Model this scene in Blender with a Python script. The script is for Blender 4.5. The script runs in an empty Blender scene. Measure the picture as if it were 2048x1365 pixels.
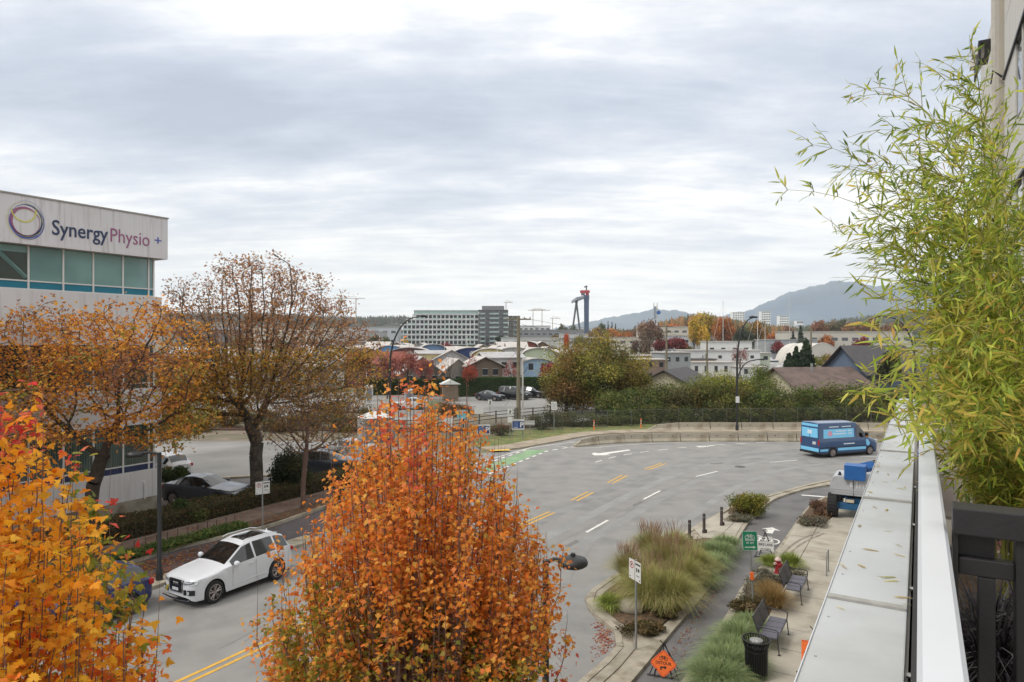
import bpy, math, random
import numpy as np
from mathutils import Vector, Matrix
random.seed(7); np.random.seed(7)
S = bpy.context.scene
COL = S.collection
H = 8.8; F = 1365.0
# ---------------------------------------------------------------- camera
cam = bpy.data.cameras.new('camera'); camo = bpy.data.objects.new('camera', cam); COL.objects.link(camo)
cam.sensor_width = 36; cam.lens = 24.0; cam.clip_start = 0.05; cam.clip_end = 30000
camo.location = (0, 0, H); camo.rotation_euler = (math.radians(90), 0, 0)
S.camera = camo
# ---------------------------------------------------------------- view
S.view_settings.view_transform = 'Standard'; S.view_settings.look = 'None'
S.view_settings.exposure = 0.38; S.view_settings.gamma = 1; S.view_settings.use_curve_mapping = False
S.render.resolution_x = 1024; S.render.resolution_y = 682
try:
    S.cycles.max_bounces = 8; S.cycles.diffuse_bounces = 3; S.cycles.glossy_bounces = 3
    S.cycles.transparent_max_bounces = 12; S.cycles.volume_bounces = 2
except Exception: pass
# ---------------------------------------------------------------- world: overcast sky
SUN_EL, SUN_AZ = math.radians(42), math.radians(-35)
W = bpy.data.worlds.new('World'); S.world = W; W.use_nodes = True
nt_ = W.node_tree; N = nt_.nodes; Lk = nt_.links; N.clear()
def nd(t, **k):
    n = N.new(t)
    for a, b in k.items(): setattr(n, a, b)
    return n
def mth(op, a, b=None, clamp=False):
    n = nd('ShaderNodeMath', operation=op); n.use_clamp = clamp
    for i, v in enumerate((a, b)):
        if v is None: continue
        if isinstance(v, (int, float)): n.inputs[i].default_value = v
        else: Lk.new(v, n.inputs[i])
    return n.outputs[0]
def mixc(f, a, b, bt='MIX'):
    n = nd('ShaderNodeMix', data_type='RGBA', blend_type=bt)
    for i, v in ((0, f), (6, a), (7, b)):
        if isinstance(v, (int, float)): n.inputs[i].default_value = v
        elif isinstance(v, tuple): n.inputs[i].default_value = (*v, 1)
        else: Lk.new(v, n.inputs[i])
    return n.outputs[2]
def smooth(v, a, b, c=0.0, d=1.0):
    n = nd('ShaderNodeMapRange', interpolation_type='SMOOTHSTEP')
    Lk.new(v, n.inputs[0]); n.inputs[1].default_value = a; n.inputs[2].default_value = b
    n.inputs[3].default_value = c; n.inputs[4].default_value = d
    return n.outputs[0]
tc = nd('ShaderNodeTexCoord'); sp = nd('ShaderNodeSeparateXYZ'); Lk.new(tc.outputs['Generated'], sp.inputs[0])
zz = mth('MAXIMUM', sp.outputs[2], 0.0)
den = mth('ADD', zz, 0.14)
cb = nd('ShaderNodeCombineXYZ')
Lk.new(mth('DIVIDE', sp.outputs[0], den), cb.inputs[0]); Lk.new(mth('DIVIDE', sp.outputs[1], den), cb.inputs[1])
def cloud(scale, detail, rough, off, dist=0.0, stretch=(1, 1, 1)):
    m = nd('ShaderNodeMapping'); Lk.new(cb.outputs[0], m.inputs[0]); m.inputs[1].default_value = off; m.inputs[3].default_value = stretch
    n = nd('ShaderNodeTexNoise'); Lk.new(m.outputs[0], n.inputs[0])
    n.inputs['Scale'].default_value = scale; n.inputs['Detail'].default_value = detail
    n.inputs['Roughness'].default_value = rough; n.inputs['Distortion'].default_value = dist
    return n.outputs[0]
big = cloud(0.42, 4, 0.5, (3.1, 0.2, 0), 0.25, (0.8, 1.25, 1))
puff = cloud(2.6, 9, 0.62, (11.3, 4.4, 0), 0.15, (0.8, 1.2, 1))
mid = cloud(1.25, 6, 0.55, (7.3, 2.4, 0), 0.3, (0.55, 1.5, 1))
fine = cloud(4.2, 6, 0.6, (1.3, 5.4, 0), 0.4, (0.45, 1.7, 1))
# a broad darker cloud bank about 15-19 degrees up, running right round the sky and broken by the large noise
bank = mth('MULTIPLY', smooth(zz, 0.20, 0.285), smooth(zz, 0.40, 0.30))
v = mth('ADD', mth('MULTIPLY', big, 0.43), mth('ADD', mth('MULTIPLY', mid, 0.40), mth('MULTIPLY', fine, 0.17)))
v = mth('ADD', v, mth('MULTIPLY', mth('SUBTRACT', puff, 0.5), 0.34))
v = mth('SUBTRACT', v, mth('MULTIPLY', bank, 0.10))
v = mth('ADD', v, smooth(zz, 0.36, 0.52, 0.0, 0.07))
v = mth('SUBTRACT', v, mth('MULTIPLY', mth('MULTIPLY', bank, smooth(mid, 0.40, 0.58, 1, 0)), 0.03))
n = nd('ShaderNodeValToRGB'); Lk.new(v, n.inputs[0]); cr = n.color_ramp
cr.elements[0].position = 0.26; cr.elements[0].color = (0.34, 0.39, 0.49, 1)
cr.elements[1].position = 0.60; cr.elements[1].color = (1.0, 0.99, 0.965, 1)
for p, c in ((0.37, (0.47, 0.515, 0.61)), (0.43, (0.57, 0.605, 0.68)), (0.48, (0.69, 0.71, 0.76)), (0.53, (0.85, 0.845, 0.84))):
    e = cr.elements.new(p); e.color = (*c, 1)
cc = n.outputs[0]
# thinner, paler and slightly warm cloud towards the horizon
cc = mixc(smooth(zz, 0.20, 0.03, 0.0, 0.55), cc, (0.86, 0.86, 0.86))
cc = mixc(smooth(zz, 0.06, 0.0, 0.0, 0.45), cc, (0.95, 0.90, 0.86))
cc = mixc(smooth(fine, 0.42, 0.6, 0.10, 0.0), cc, (0.45, 0.5, 0.58))
skyt = nd('ShaderNodeTexSky', sky_type='NISHITA'); skyt.sun_disc = False
skyt.sun_elevation = SUN_EL; skyt.sun_rotation = SUN_AZ
b1 = nd('ShaderNodeBackground'); Lk.new(skyt.outputs[0], b1.inputs[0]); b1.inputs[1].default_value = 0.06
b2 = nd('ShaderNodeBackground'); Lk.new(cc, b2.inputs[0]); b2.inputs[1].default_value = 1.10
mx = nd('ShaderNodeMixShader'); mx.inputs[0].default_value = 0.95
Lk.new(b1.outputs[0], mx.inputs[1]); Lk.new(b2.outputs[0], mx.inputs[2])
wo = nd('ShaderNodeOutputWorld'); Lk.new(mx.outputs[0], wo.inputs[0])
# ---------------------------------------------------------------- soft sun behind cloud
sl = bpy.data.lights.new('sun', 'SUN'); sl.energy = 1.5; sl.angle = math.radians(14); sl.color = (1, .95, .88)
so = bpy.data.objects.new('sun', sl); COL.objects.link(so)
sd = Vector((math.sin(SUN_AZ) * math.cos(SUN_EL), math.cos(SUN_AZ) * math.cos(SUN_EL), math.sin(SUN_EL)))
sd = Vector((-0.55, -0.25, 0.80)).normalized()
so.rotation_euler = sd.to_track_quat('Z', 'Y').to_euler()
skyt.sun_elevation = math.asin(sd.z); skyt.sun_rotation = math.atan2(sd.x, sd.y)

# ================================================================ helpers
def lin(c):
    return tuple(((x / 255.0) / 12.92 if x / 255.0 <= .04045 else ((x / 255.0 + .055) / 1.055) ** 2.4) for x in c)
_M = {}
def mat(name, c, rough=.7, var=.12, scale=3.0, bump=0.0, bscale=40, metal=0, spec=.5, c2=None, c2f=.5, trans=0, attr=False, coat=0, detail=4, streak=0):
    """procedural material: c albedo as 0..255 sRGB; var brightness variation; c2 second colour in blotches"""
    if name in _M: return _M[name]
    m = bpy.data.materials.new(name); m.use_nodes = True; t = m.node_tree; ns = t.nodes; lk = t.links
    b = ns['Principled BSDF']; b.inputs['Roughness'].default_value = rough; b.inputs['Metallic'].default_value = metal
    b.inputs['Specular IOR Level'].default_value = spec
    if coat: b.inputs['Coat Weight'].default_value = coat
    tcn = ns.new('ShaderNodeTexCoord'); src = tcn.outputs['Object']
    base = lin(c)
    nz = ns.new('ShaderNodeTexNoise'); lk.new(src, nz.inputs[0]); nz.inputs['Scale'].default_value = scale; nz.inputs['Detail'].default_value = detail
    def mixn(f, a, b_, bt='MIX'):
        x = ns.new('ShaderNodeMix'); x.data_type = 'RGBA'; x.blend_type = bt
        for i, v in ((0, f), (6, a), (7, b_)):
            if isinstance(v, (int, float)): x.inputs[i].default_value = v
            elif isinstance(v, tuple): x.inputs[i].default_value = (*v, 1)
            else: lk.new(v, x.inputs[i])
        return x.outputs[2]
    if attr:
        at = ns.new('ShaderNodeAttribute'); at.attribute_name = 'Col'; colr = at.outputs[0]
    else:
        colr = base
    if c2 is not None:
        mr = ns.new('ShaderNodeMapRange'); mr.inputs[1].default_value = c2f - .08; mr.inputs[2].default_value = c2f + .08
        nz2 = ns.new('ShaderNodeTexNoise'); lk.new(src, nz2.inputs[0]); nz2.inputs['Scale'].default_value = scale * .6; nz2.inputs['Detail'].default_value = 6
        lk.new(nz2.outputs[0], mr.inputs[0]); colr = mixn(mr.outputs[0], colr, lin(c2))
    if var:
        mr = ns.new('ShaderNodeMapRange'); lk.new(nz.outputs[0], mr.inputs[0]); mr.inputs[1].default_value = .3; mr.inputs[2].default_value = .7
        mr.inputs[3].default_value = 1 - var; mr.inputs[4].default_value = 1 + var
        hs = ns.new('ShaderNodeHueSaturation'); lk.new(mr.outputs[0], hs.inputs['Value'])
        if isinstance(colr, tuple): hs.inputs['Color'].default_value = (*colr, 1)
        else: lk.new(colr, hs.inputs['Color'])
        colr = hs.outputs[0]
    if streak:
        mp = ns.new('ShaderNodeMapping'); lk.new(src, mp.inputs[0]); mp.inputs[3].default_value = (3.5, 3.5, .22)
        ns_ = ns.new('ShaderNodeTexNoise'); lk.new(mp.outputs[0], ns_.inputs[0]); ns_.inputs['Scale'].default_value = 1.6; ns_.inputs['Detail'].default_value = 6
        mr = ns.new('ShaderNodeMapRange'); lk.new(ns_.outputs[0], mr.inputs[0]); mr.inputs[1].default_value = .52; mr.inputs[2].default_value = .72; mr.inputs[4].default_value = streak
        colr = mixn(mr.outputs[0], colr, lin((136, 130, 122)))
    if isinstance(colr, tuple): b.inputs['Base Color'].default_value = (*colr, 1)
    else: lk.new(colr, b.inputs['Base Color'])
    if bump:
        n3 = ns.new('ShaderNodeTexNoise'); lk.new(src, n3.inputs[0]); n3.inputs['Scale'].default_value = bscale; n3.inputs['Detail'].default_value = 5
        bp = ns.new('ShaderNodeBump'); bp.inputs['Strength'].default_value = bump; bp.inputs['Distance'].default_value = .02
        lk.new(n3.outputs[0], bp.inputs['Height']); lk.new(bp.outputs[0], b.inputs['Normal'])
    if trans:
        tr = ns.new('ShaderNodeBsdfTranslucent'); mxs = ns.new('ShaderNodeMixShader'); mxs.inputs[0].default_value = trans
        if isinstance(colr, tuple): tr.inputs[0].default_value = (*colr, 1)
        else: lk.new(colr, tr.inputs[0])
        lk.new(b.outputs[0], mxs.inputs[1]); lk.new(tr.outputs[0], mxs.inputs[2]); lk.new(mxs.outputs[0], ns['Material Output'].inputs[0])
    _M[name] = m; return m
def glassmat(name, c, rough=.04, metal=0.0, spec=.8):
    return mat(name, c, rough=rough, var=.15, scale=.8, spec=spec, metal=metal)

def props(o, label=None, cat=None, group=None, kind=None):
    if label: o['label'] = label
    if cat: o['category'] = cat
    if group: o['group'] = group
    if kind: o['kind'] = kind
    return o
def thing(name, label, cat, loc=(0, 0, 0), rz=0.0, group=None):
    o = bpy.data.objects.new(name, None); COL.objects.link(o); o.empty_display_size = .2
    o.location = loc; o.rotation_euler = (0, 0, rz); return props(o, label, cat, group)
def dup(root, loc=None, rz=None, label=None, scale=None, group=None):
    c = root.copy(); COL.objects.link(c)
    def rec(a, b):
        for ch in a.children:
            k = ch.copy(); COL.objects.link(k); k.parent = b; rec(ch, k)
    rec(root, c)
    if loc is not None: c.location = loc
    if rz is not None: c.rotation_euler = (0, 0, rz)
    if scale is not None: c.scale = scale if isinstance(scale, tuple) else (scale,) * 3
    if label: c['label'] = label
    if group: c['group'] = group; root['group'] = group
    return c
def mesh_np(name, V, Fc, m, parent=None, cols=None, smooth=False):
    """V (n,3), Fc (k,3|4) arrays; cols per-face colours (linear)"""
    V = np.asarray(V, dtype=np.float32); Fc = np.asarray(Fc, dtype=np.int32)
    me = bpy.data.meshes.new(name); k, s = Fc.shape
    me.vertices.add(len(V)); me.vertices.foreach_set('co', V.ravel())
    me.loops.add(k * s); me.loops.foreach_set('vertex_index', Fc.ravel())
    me.polygons.add(k); me.polygons.foreach_set('loop_start', np.arange(0, k * s, s, dtype=np.int32))
    if smooth: me.polygons.foreach_set('use_smooth', np.ones(k, dtype=bool))
    if cols is not None:
        ca = me.color_attributes.new('Col', 'FLOAT_COLOR', 'CORNER')
        c4 = np.ones((k, s, 4), dtype=np.float32); c4[:, :, :3] = np.asarray(cols, dtype=np.float32)[:, None, :]
        ca.data.foreach_set('color', c4.ravel())
    me.update(calc_edges=True); me.materials.append(m)
    o = bpy.data.objects.new(name, me); COL.objects.link(o)
    if parent: o.parent = parent
    return o
class MB:
    def __init__(s): s.v = []; s.f = []
    def quad(s, a, b, c, d):
        i = len(s.v); s.v += [tuple(a), tuple(b), tuple(c), tuple(d)]; s.f.append((i, i + 1, i + 2, i + 3)); return s
    def poly(s, pts):
        i = len(s.v); s.v += [tuple(p) for p in pts]; s.f.append(tuple(range(i, i + len(pts)))); return s
    def box(s, x0, y0, z0, x1, y1, z1, rz=0, c=None):
        P = [(x0, y0, z0), (x1, y0, z0), (x1, y1, z0), (x0, y1, z0), (x0, y0, z1), (x1, y0, z1), (x1, y1, z1), (x0, y1, z1)]
        if rz:
            c = c or ((x0 + x1) / 2, (y0 + y1) / 2); ca, sa = math.cos(rz), math.sin(rz)
            P = [(c[0] + (x - c[0]) * ca - (y - c[1]) * sa, c[1] + (x - c[0]) * sa + (y - c[1]) * ca, z) for x, y, z in P]
        i = len(s.v); s.v += P
        s.f += [tuple(i + k for k in q) for q in ((0, 3, 2, 1), (4, 5, 6, 7), (0, 1, 5, 4), (1, 2, 6, 5), (2, 3, 7, 6), (3, 0, 4, 7))]; return s
    def prism(s, pts, z0, z1, bottom=True):
        """pts 2-D polygon CCW"""
        a = sum(pts[k][0] * pts[(k + 1) % len(pts)][1] - pts[(k + 1) % len(pts)][0] * pts[k][1] for k in range(len(pts)))
        if a < 0: pts = list(pts)[::-1]
        n_ = len(pts); i = len(s.v)
        s.v += [(p[0], p[1], z0) for p in pts] + [(p[0], p[1], z1) for p in pts]
        s.f.append(tuple(range(i + n_, i + 2 * n_)))
        if bottom: s.f.append(tuple(range(i + n_ - 1, i - 1, -1)))
        for k in range(n_): s.f.append((i + k, i + (k + 1) % n_, i + n_ + (k + 1) % n_, i + n_ + k))
        return s
    def ext(s, pts, fn, d0, d1):
        """polygon pts (u,v) mapped by fn(u,v,depth)"""
        n_ = len(pts); i = len(s.v); s.v += [fn(p[0], p[1], d0) for p in pts] + [fn(p[0], p[1], d1) for p in pts]
        s.f.append(tuple(range(i + n_, i + 2 * n_))); s.f.append(tuple(range(i + n_ - 1, i - 1, -1)))
        for k in range(n_): s.f.append((i + k, i + (k + 1) % n_, i + n_ + (k + 1) % n_, i + n_ + k))
        return s
    def tube(s, pts, r, seg=8, cap=True):
        pts = [Vector(p) for p in pts]; n_ = len(pts)
        rs = r if isinstance(r, (list, tuple)) else [r] * n_
        up = None; i0 = len(s.v)
        for k, p in enumerate(pts):
            t = (pts[min(k + 1, n_ - 1)] - pts[max(k - 1, 0)]).normalized()
            if up is None:
                up = Vector((0, 0, 1)) if abs(t.z) < .9 else Vector((1, 0, 0))
            a = t.cross(up)
            if a.length < 1e-4: up = Vector((0, 1, 0)); a = t.cross(up)
            a.normalize(); b = a.cross(t).normalized(); up = b
            for j in range(seg):
                q = 2 * math.pi * j / seg; s.v.append(tuple(p + (a * math.cos(q) + b * math.sin(q)) * rs[k]))
        for k in range(n_ - 1):
            for j in range(seg):
                a0 = i0 + k * seg + j; a1 = i0 + k * seg + (j + 1) % seg
                s.f.append((a0, a0 + seg, a1 + seg, a1))
        if cap:
            s.f.append(tuple(range(i0, i0 + seg))); s.f.append(tuple(range(i0 + n_ * seg - 1, i0 + (n_ - 1) * seg - 1, -1)))
        return s
    def lathe(s, prof, c=(0, 0, 0), seg=20, ax='z'):
        i0 = len(s.v)
        for r, z in prof:
            for j in range(seg):
                q = 2 * math.pi * j / seg; x, y = r * math.cos(q), r * math.sin(q)
                s.v.append((c[0] + x, c[1] + y, c[2] + z) if ax == 'z' else ((c[0] + x, c[1] + z, c[2] + y) if ax == 'y' else (c[0] + z, c[1] + x, c[2] + y)))
        for k in range(len(prof) - 1):
            for j in range(seg):
                a0 = i0 + k * seg + j; a1 = i0 + k * seg + (j + 1) % seg
                s.f.append((a0, a1, a1 + seg, a0 + seg))
        s.f.append(tuple(range(i0 + seg - 1, i0 - 1, -1))); s.f.append(tuple(range(i0 + (len(prof) - 1) * seg, i0 + len(prof) * seg)))
        return s
    def build(s, name, m, parent=None, world=False, smooth=None, kind=None, label=None, bevel=0, cat=None, group=None):
        me = bpy.data.meshes.new(name); vs = s.v
        if world and parent is not None:
            mi = (Matrix.Translation(parent.location) @ parent.rotation_euler.to_matrix().to_4x4()).inverted(); vs = [tuple(mi @ Vector(p)) for p in vs]
        me.from_pydata(vs, [], s.f); me.materials.append(m)
        if bevel:
            import bmesh
            bm = bmesh.new(); bm.from_mesh(me); bmesh.ops.remove_doubles(bm, verts=bm.verts, dist=1e-5)
            bmesh.ops.bevel(bm, geom=[e for e in bm.edges if len(e.link_faces) == 2 and e.calc_face_angle() > .5], offset=bevel, segments=2, affect='EDGES', profile=.6)
            bm.to_mesh(me); bm.free()
        if smooth:
            me.polygons.foreach_set('use_smooth', [True] * len(me.polygons)); me.set_sharp_from_angle(angle=math.radians(smooth))
        me.update()
        o = bpy.data.objects.new(name, me); COL.objects.link(o)
        if parent is not None: o.parent = parent
        return props(o, label, cat, group, kind)
def struct(name, mb, m, **k): return mb.build(name, m, None, kind='structure', **k)

D = Vector((.513, .859)).normalized(); RA = math.atan2(D.y, D.x)
def nt(n_, t): return (D.y * n_ + D.x * t, -D.x * n_ + D.y * t)
def G(px, py, z=0.0):
    k = (H - z) / (py - 682.5); return ((px - 1024) * k, F * k)
def WP(px, py, Y): return ((px - 1024) * Y / F, Y, H - (py - 682.5) * Y / F)
def XY(px, Y): return ((px - 1024) * Y / F, Y)
def sheet(pts, z): return MB().poly([(p[0], p[1], z) for p in (pts if sum(pts[k][0] * pts[(k + 1) % len(pts)][1] - pts[(k + 1) % len(pts)][0] * pts[k][1] for k in range(len(pts))) > 0 else pts[::-1])])
def offset(line, w):
    out = []
    for k, p in enumerate(line):
        a = Vector(line[max(k - 1, 0)]); b = Vector(line[min(k + 1, len(line) - 1)]); t = (b - a).normalized()
        out.append((p[0] - t.y * w, p[1] + t.x * w))
    return out
def smoothline(line, it=2):
    for _ in range(it):
        o = [line[0]]
        for a, b in zip(line[:-1], line[1:]):
            o += [(a[0] * .75 + b[0] * .25, a[1] * .75 + b[1] * .25), (a[0] * .25 + b[0] * .75, a[1] * .25 + b[1] * .75)]
        o.append(line[-1]); line = o
    return line
def resample(line, step):
    P = np.array(line, float); d = np.r_[0, np.cumsum(np.hypot(*np.diff(P, axis=0).T))]
    n_ = max(1, int(round(d[-1] / step))); s_ = np.linspace(0, d[-1], n_ + 1)
    return [tuple(x) for x in np.c_[np.interp(s_, d, P[:, 0]), np.interp(s_, d, P[:, 1])]]
def strip(mb, line, w, z, z0=None):
    """band of width w (to the left of the line); flat sheet at z, or solid from z0 to z"""
    o = offset(line, w)
    for k in range(len(line) - 1):
        q = [line[k], line[k + 1], o[k + 1], o[k]]
        if z0 is None: mb.quad(*[(a[0], a[1], z) for a in (q if w > 0 else q[::-1])])
    if z0 is not None:
        i = len(mb.v); n_ = len(line)
        for a, b in zip(line, o): mb.v += [(a[0], a[1], z0), (a[0], a[1], z), (b[0], b[1], z), (b[0], b[1], z0)]
        for k in range(n_ - 1):
            for j in range(3): mb.f.append((i + 4 * k + j, i + 4 * k + 4 + j, i + 4 * k + 5 + j, i + 4 * k + 1 + j))
        mb.f.append((i, i + 1, i + 2, i + 3)); e = i + 4 * (n_ - 1); mb.f.append((e + 3, e + 2, e + 1, e))
    return mb
def clip_poly(poly, x0, y0, x1, y1):
    def cl(P, ins, inter):
        o = []
        for k in range(len(P)):
            a, b = P[k - 1], P[k]
            if ins(b):
                if not ins(a): o.append(inter(a, b))
                o.append(b)
            elif ins(a): o.append(inter(a, b))
        return o
    def ix(c): return lambda a, b: (c, a[1] + (b[1] - a[1]) * (c - a[0]) / (b[0] - a[0]))
    def iy(c): return lambda a, b: (a[0] + (b[0] - a[0]) * (c - a[1]) / (b[1] - a[1]), c)
    for ins, it in ((lambda p: p[0] >= x0, ix(x0)), (lambda p: p[0] <= x1, ix(x1)), (lambda p: p[1] >= y0, iy(y0)), (lambda p: p[1] <= y1, iy(y1))):
        poly = cl(poly, ins, it)
        if len(poly) < 3: return []
    return poly
def text(name, s_, size, m, parent, mw, bold=0.0, ext=.004, sx=1.0, width=None, align='CENTER', label=None):
    """lettering mesh; mw 4x4 in the parent's frame: x right, y up, z out"""
    cu = bpy.data.curves.new('t', 'FONT'); cu.body = s_; cu.size = size; cu.extrude = ext; cu.offset = bold; cu.align_x = align; cu.resolution_u = 3
    t = bpy.data.objects.new('t', cu); me = bpy.data.meshes.new_from_object(t)
    me.name = name; me.materials.clear(); me.materials.append(m)
    if width:
        xs = [v.co.x for v in me.vertices]; sx = width / (max(xs) - min(xs)); mn = min(xs)
        if align == 'LEFT':
            for v in me.vertices: v.co.x -= mn
    for v in me.vertices: v.co.x *= sx
    bpy.data.objects.remove(t); bpy.data.curves.remove(cu)
    o = bpy.data.objects.new(name, me); COL.objects.link(o); o.parent = parent; o.matrix_local = mw
    return props(o, label)
def facing(loc, normal2d=None, ang=None):
    """matrix for a thing standing upright facing direction ang (radians, its +z out)"""
    a = ang if ang is not None else math.atan2(normal2d[1], normal2d[0])
    z = Vector((math.cos(a), math.sin(a), 0)); y = Vector((0, 0, 1)); x = y.cross(z)
    m = Matrix((x, y, z)).transposed().to_4x4(); m.translation = loc; return m
# ================================================================ materials for the setting
asph = mat('asphalt', (138, 136, 133), rough=.9, var=.09, scale=.9, bump=.35, bscale=60, c2=(127, 126, 124), c2f=.57, spec=.25, detail=12)
asph_dark = mat('asphalt_dark', (107, 105, 104), rough=.8, var=.14, scale=.9, bump=.3, bscale=60, c2=(94, 92, 92), c2f=.55, spec=.35, detail=8)
asph_lane = mat('asphalt_left_lane', (84, 78, 80), rough=.75, var=.16, scale=1.1, bump=.3, bscale=60, spec=.35, detail=8)
asph_lot = mat('asphalt_lot', (140, 138, 135), rough=.9, var=.10, scale=.2, bump=.2, bscale=50, c2=(122, 120, 116), c2f=.53, spec=.2)
conc = mat('concrete', (168, 161, 147), rough=.85, var=.12, scale=1.4, bump=.15, bscale=50, c2=(146, 137, 122), c2f=.6, detail=8)
conc_old = mat('concrete_stained', (150, 143, 128), rough=.88, var=.18, scale=2.2, bump=.25, bscale=40, c2=(118, 108, 92), c2f=.56, detail=8)
kerbm = mat('kerb_concrete', (158, 150, 134), rough=.88, var=.15, scale=3, bump=.25, bscale=50, c2=(128, 118, 100), c2f=.58)
soil = mat('soil', (86, 70, 54), rough=.95, var=.3, scale=9, bump=.8, bscale=30, c2=(108, 84, 60), c2f=.52)
dirt = mat('dirt_ground', (112, 104, 88), rough=.95, var=.22, scale=.12, bump=.4, bscale=4, c2=(90, 96, 62), c2f=.52, detail=8)
gravel = mat('gravel_lot', (132, 124, 116), rough=.95, var=.2, scale=2.5, bump=.5, bscale=30, c2=(110, 94, 84), c2f=.5, detail=8)
grassm = mat('verge_grass', (98, 108, 58), rough=.95, var=.3, scale=1.6, bump=.8, bscale=20, c2=(122, 112, 68), c2f=.55)
white_p = mat('white_road_paint', (214, 212, 206), rough=.7, var=.10, scale=6, c2=(170, 168, 164), c2f=.66)
yellow_p = mat('yellow_road_paint', (206, 160, 62), rough=.7, var=.12, scale=5, c2=(170, 140, 80), c2f=.66)
green_p = mat('green_lane_paint', (124, 156, 114), rough=.8, var=.16, scale=1.2, c2=(136, 144, 128), c2f=.55)
# ---------------------------------------------------------------- ground sheet to the horizon
struct('ground', MB().quad((-9000, -300, 0), (9000, -300, 0), (9000, 12000, 0), (-9000, 12000, 0)), dirt)
# ---------------------------------------------------------------- main road
lc = [nt(-26.6, -30), nt(-26.6, 15), G(356, 1098), G(513, 1065), G(600, 1036), (-8.6, 38.8), (-6.4, 45.5), (-4.5, 50.2), (-4.0, 52)]
far = [G(937, 910), G(985, 904.5), G(1043, 898.5), G(1073, 892), G(1120, 884), G(1165, 875), G(1209, 869.5), G(1300, 866.5), (20, 65.4), (40, 65.6), (90, 64)]
rc_px = [(1167, 1365), (1211, 1328), (1240, 1294), (1238, 1276), (1200, 1246), (1177, 1222), (1170, 1202), (1178, 1190), (1210, 1168), (1290, 1120), (1384, 1061), (1435, 1033), (1470, 1012), (1540, 995), (1600, 977), (1661, 963), (1730, 953), (1820, 946)]
rc = [nt(-7.9, -30), nt(-7.9, 8)] + [G(*p) for p in rc_px] + [(38, 45.5), (90, 44)]
road_poly = lc + far + rc[::-1]
struct('road', sheet(road_poly, .004), asph)
# side street running off to the left behind the hedge, and lots
side = [G(870, 935), G(700, 985), G(560, 985), G(470, 985), G(300, 990), (-60, 40), (-80, 60), (-14, 60), G(900, 893), (-1.0, 56.6), (-4, 53)]
struct('side_street', sheet(side, .008), asph_lot)
struct('parking_lot_ground', sheet([(-1.5, 79), (6, 73), (13, 74), (12, 110), (8, 117), (-16, 115), (-9, 95)], .006), asph_lot)
struct('gravel_lot', sheet([nt(-31.9, 14), nt(-31.9, 30), G(500, 968), G(330, 975), (-40, 40), (-34, 30)], .012), gravel)
struct('lot_apron', sheet([G(455, 968), G(510, 996), G(535, 985), G(690, 955), G(430, 958)], .016), asph_dark)
struct('rear_car_park_ground', sheet([(-90, 62), (-8, 62), (-14, 112), (-90, 118)], .006), asph_lot)
struct('side_street_kerb', strip(MB(), resample([G(300, 972), G(450, 956), G(620, 948), G(840, 930), G(925, 915)], 2), -.5, .13, 0), kerbm)
struct('railway_strip', sheet([(-60, 60), (-8, 60), (-4, 66), (-12, 76), (-60, 78)], .014), mat('railway_earth', (116, 104, 90), rough=.95, var=.25, scale=.6, bump=.5, bscale=8, c2=(100, 94, 74), c2f=.5))
for k_ in range(2): struct('railway_rail', strip(MB(), [(-60, 68.5 + 1.5 * k_), (-6, 66 + 1.5 * k_), (14, 74 + 1.5 * k_)], .09, .18, 0), mat('rusty_rail', (90, 66, 54), rough=.6, var=.2))
# worn darker wheel tracks and seams in the asphalt
def arc_line(pts, it=3): return smoothline([G(*p) for p in pts], it)
seam = mat('asphalt_sealed_crack', (112, 110, 109), rough=.85, var=.15, scale=3)
tr = MB(); tl = arc_line([(1085, 1050), (1180, 1003), (1290, 957), (1400, 924), (1530, 907), (1700, 900)])
strip(tr, tl, .75, .0075)
struct('worn_asphalt_track', tr, mat('asphalt_worn', (122, 121, 120), rough=.85, var=.12, scale=.9, c2=(132, 131, 129), c2f=.5))
for k_, (o1, w1) in enumerate(((2.6, .6), (4.4, .6), (7.0, .5))):
    tw_ = MB(); strip(tw_, offset(resample(arc_line([(380, 1340), (560, 1262), (800, 1150), (1085, 1026), (1180, 983), (1290, 940), (1400, 912), (1530, 898), (1700, 893)]), 2), -o1), w1, .0066 + .0003 * k_); struct('wheel_track', tw_, mat('asphalt_polished', (130, 129, 127), rough=.7, var=.12, scale=.9, c2=(136, 135, 132), c2f=.5))
cr_ = MB()
for q in ([(600, 1290), (700, 1230), (1060, 1120), (1240, 1020), (1360, 985), (1520, 960), (1650, 950)], [(1240, 1365 - 330), (1330, 975), (1480, 935)], [(1140, 1160), (1165, 1120), (1190, 1090)], [(440, 1300), (560, 1235), (640, 1200)]):
    l = resample(arc_line(q), .5); l = [(x + random.uniform(-.05, .05), y + random.uniform(-.05, .05)) for x, y in l]
    strip(cr_, l, .018, .009)
struct('road_cracks', cr_, seam)
pt = thing('manhole_cover', 'round iron manhole cover in the middle lanes', 'manhole cover', (*G(1480, 934), .012)); MB().lathe([(.36, 0), (.36, .006), (.001, .007)], seg=20).build('cover', mat('cast_iron', (74, 70, 66), rough=.6, var=.2, scale=20), pt)
for q in ([(1420, 927), (1445, 925.5), (1446, 928), (1421, 929.5)], [(1130, 1092), (1152, 1080), (1160, 1084), (1138, 1096)], [(1265, 1010), (1282, 1002), (1286, 1004), (1268, 1012.5)]):
    struct('asphalt_patch', sheet([G(*p) for p in q], .0085), seam)
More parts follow.
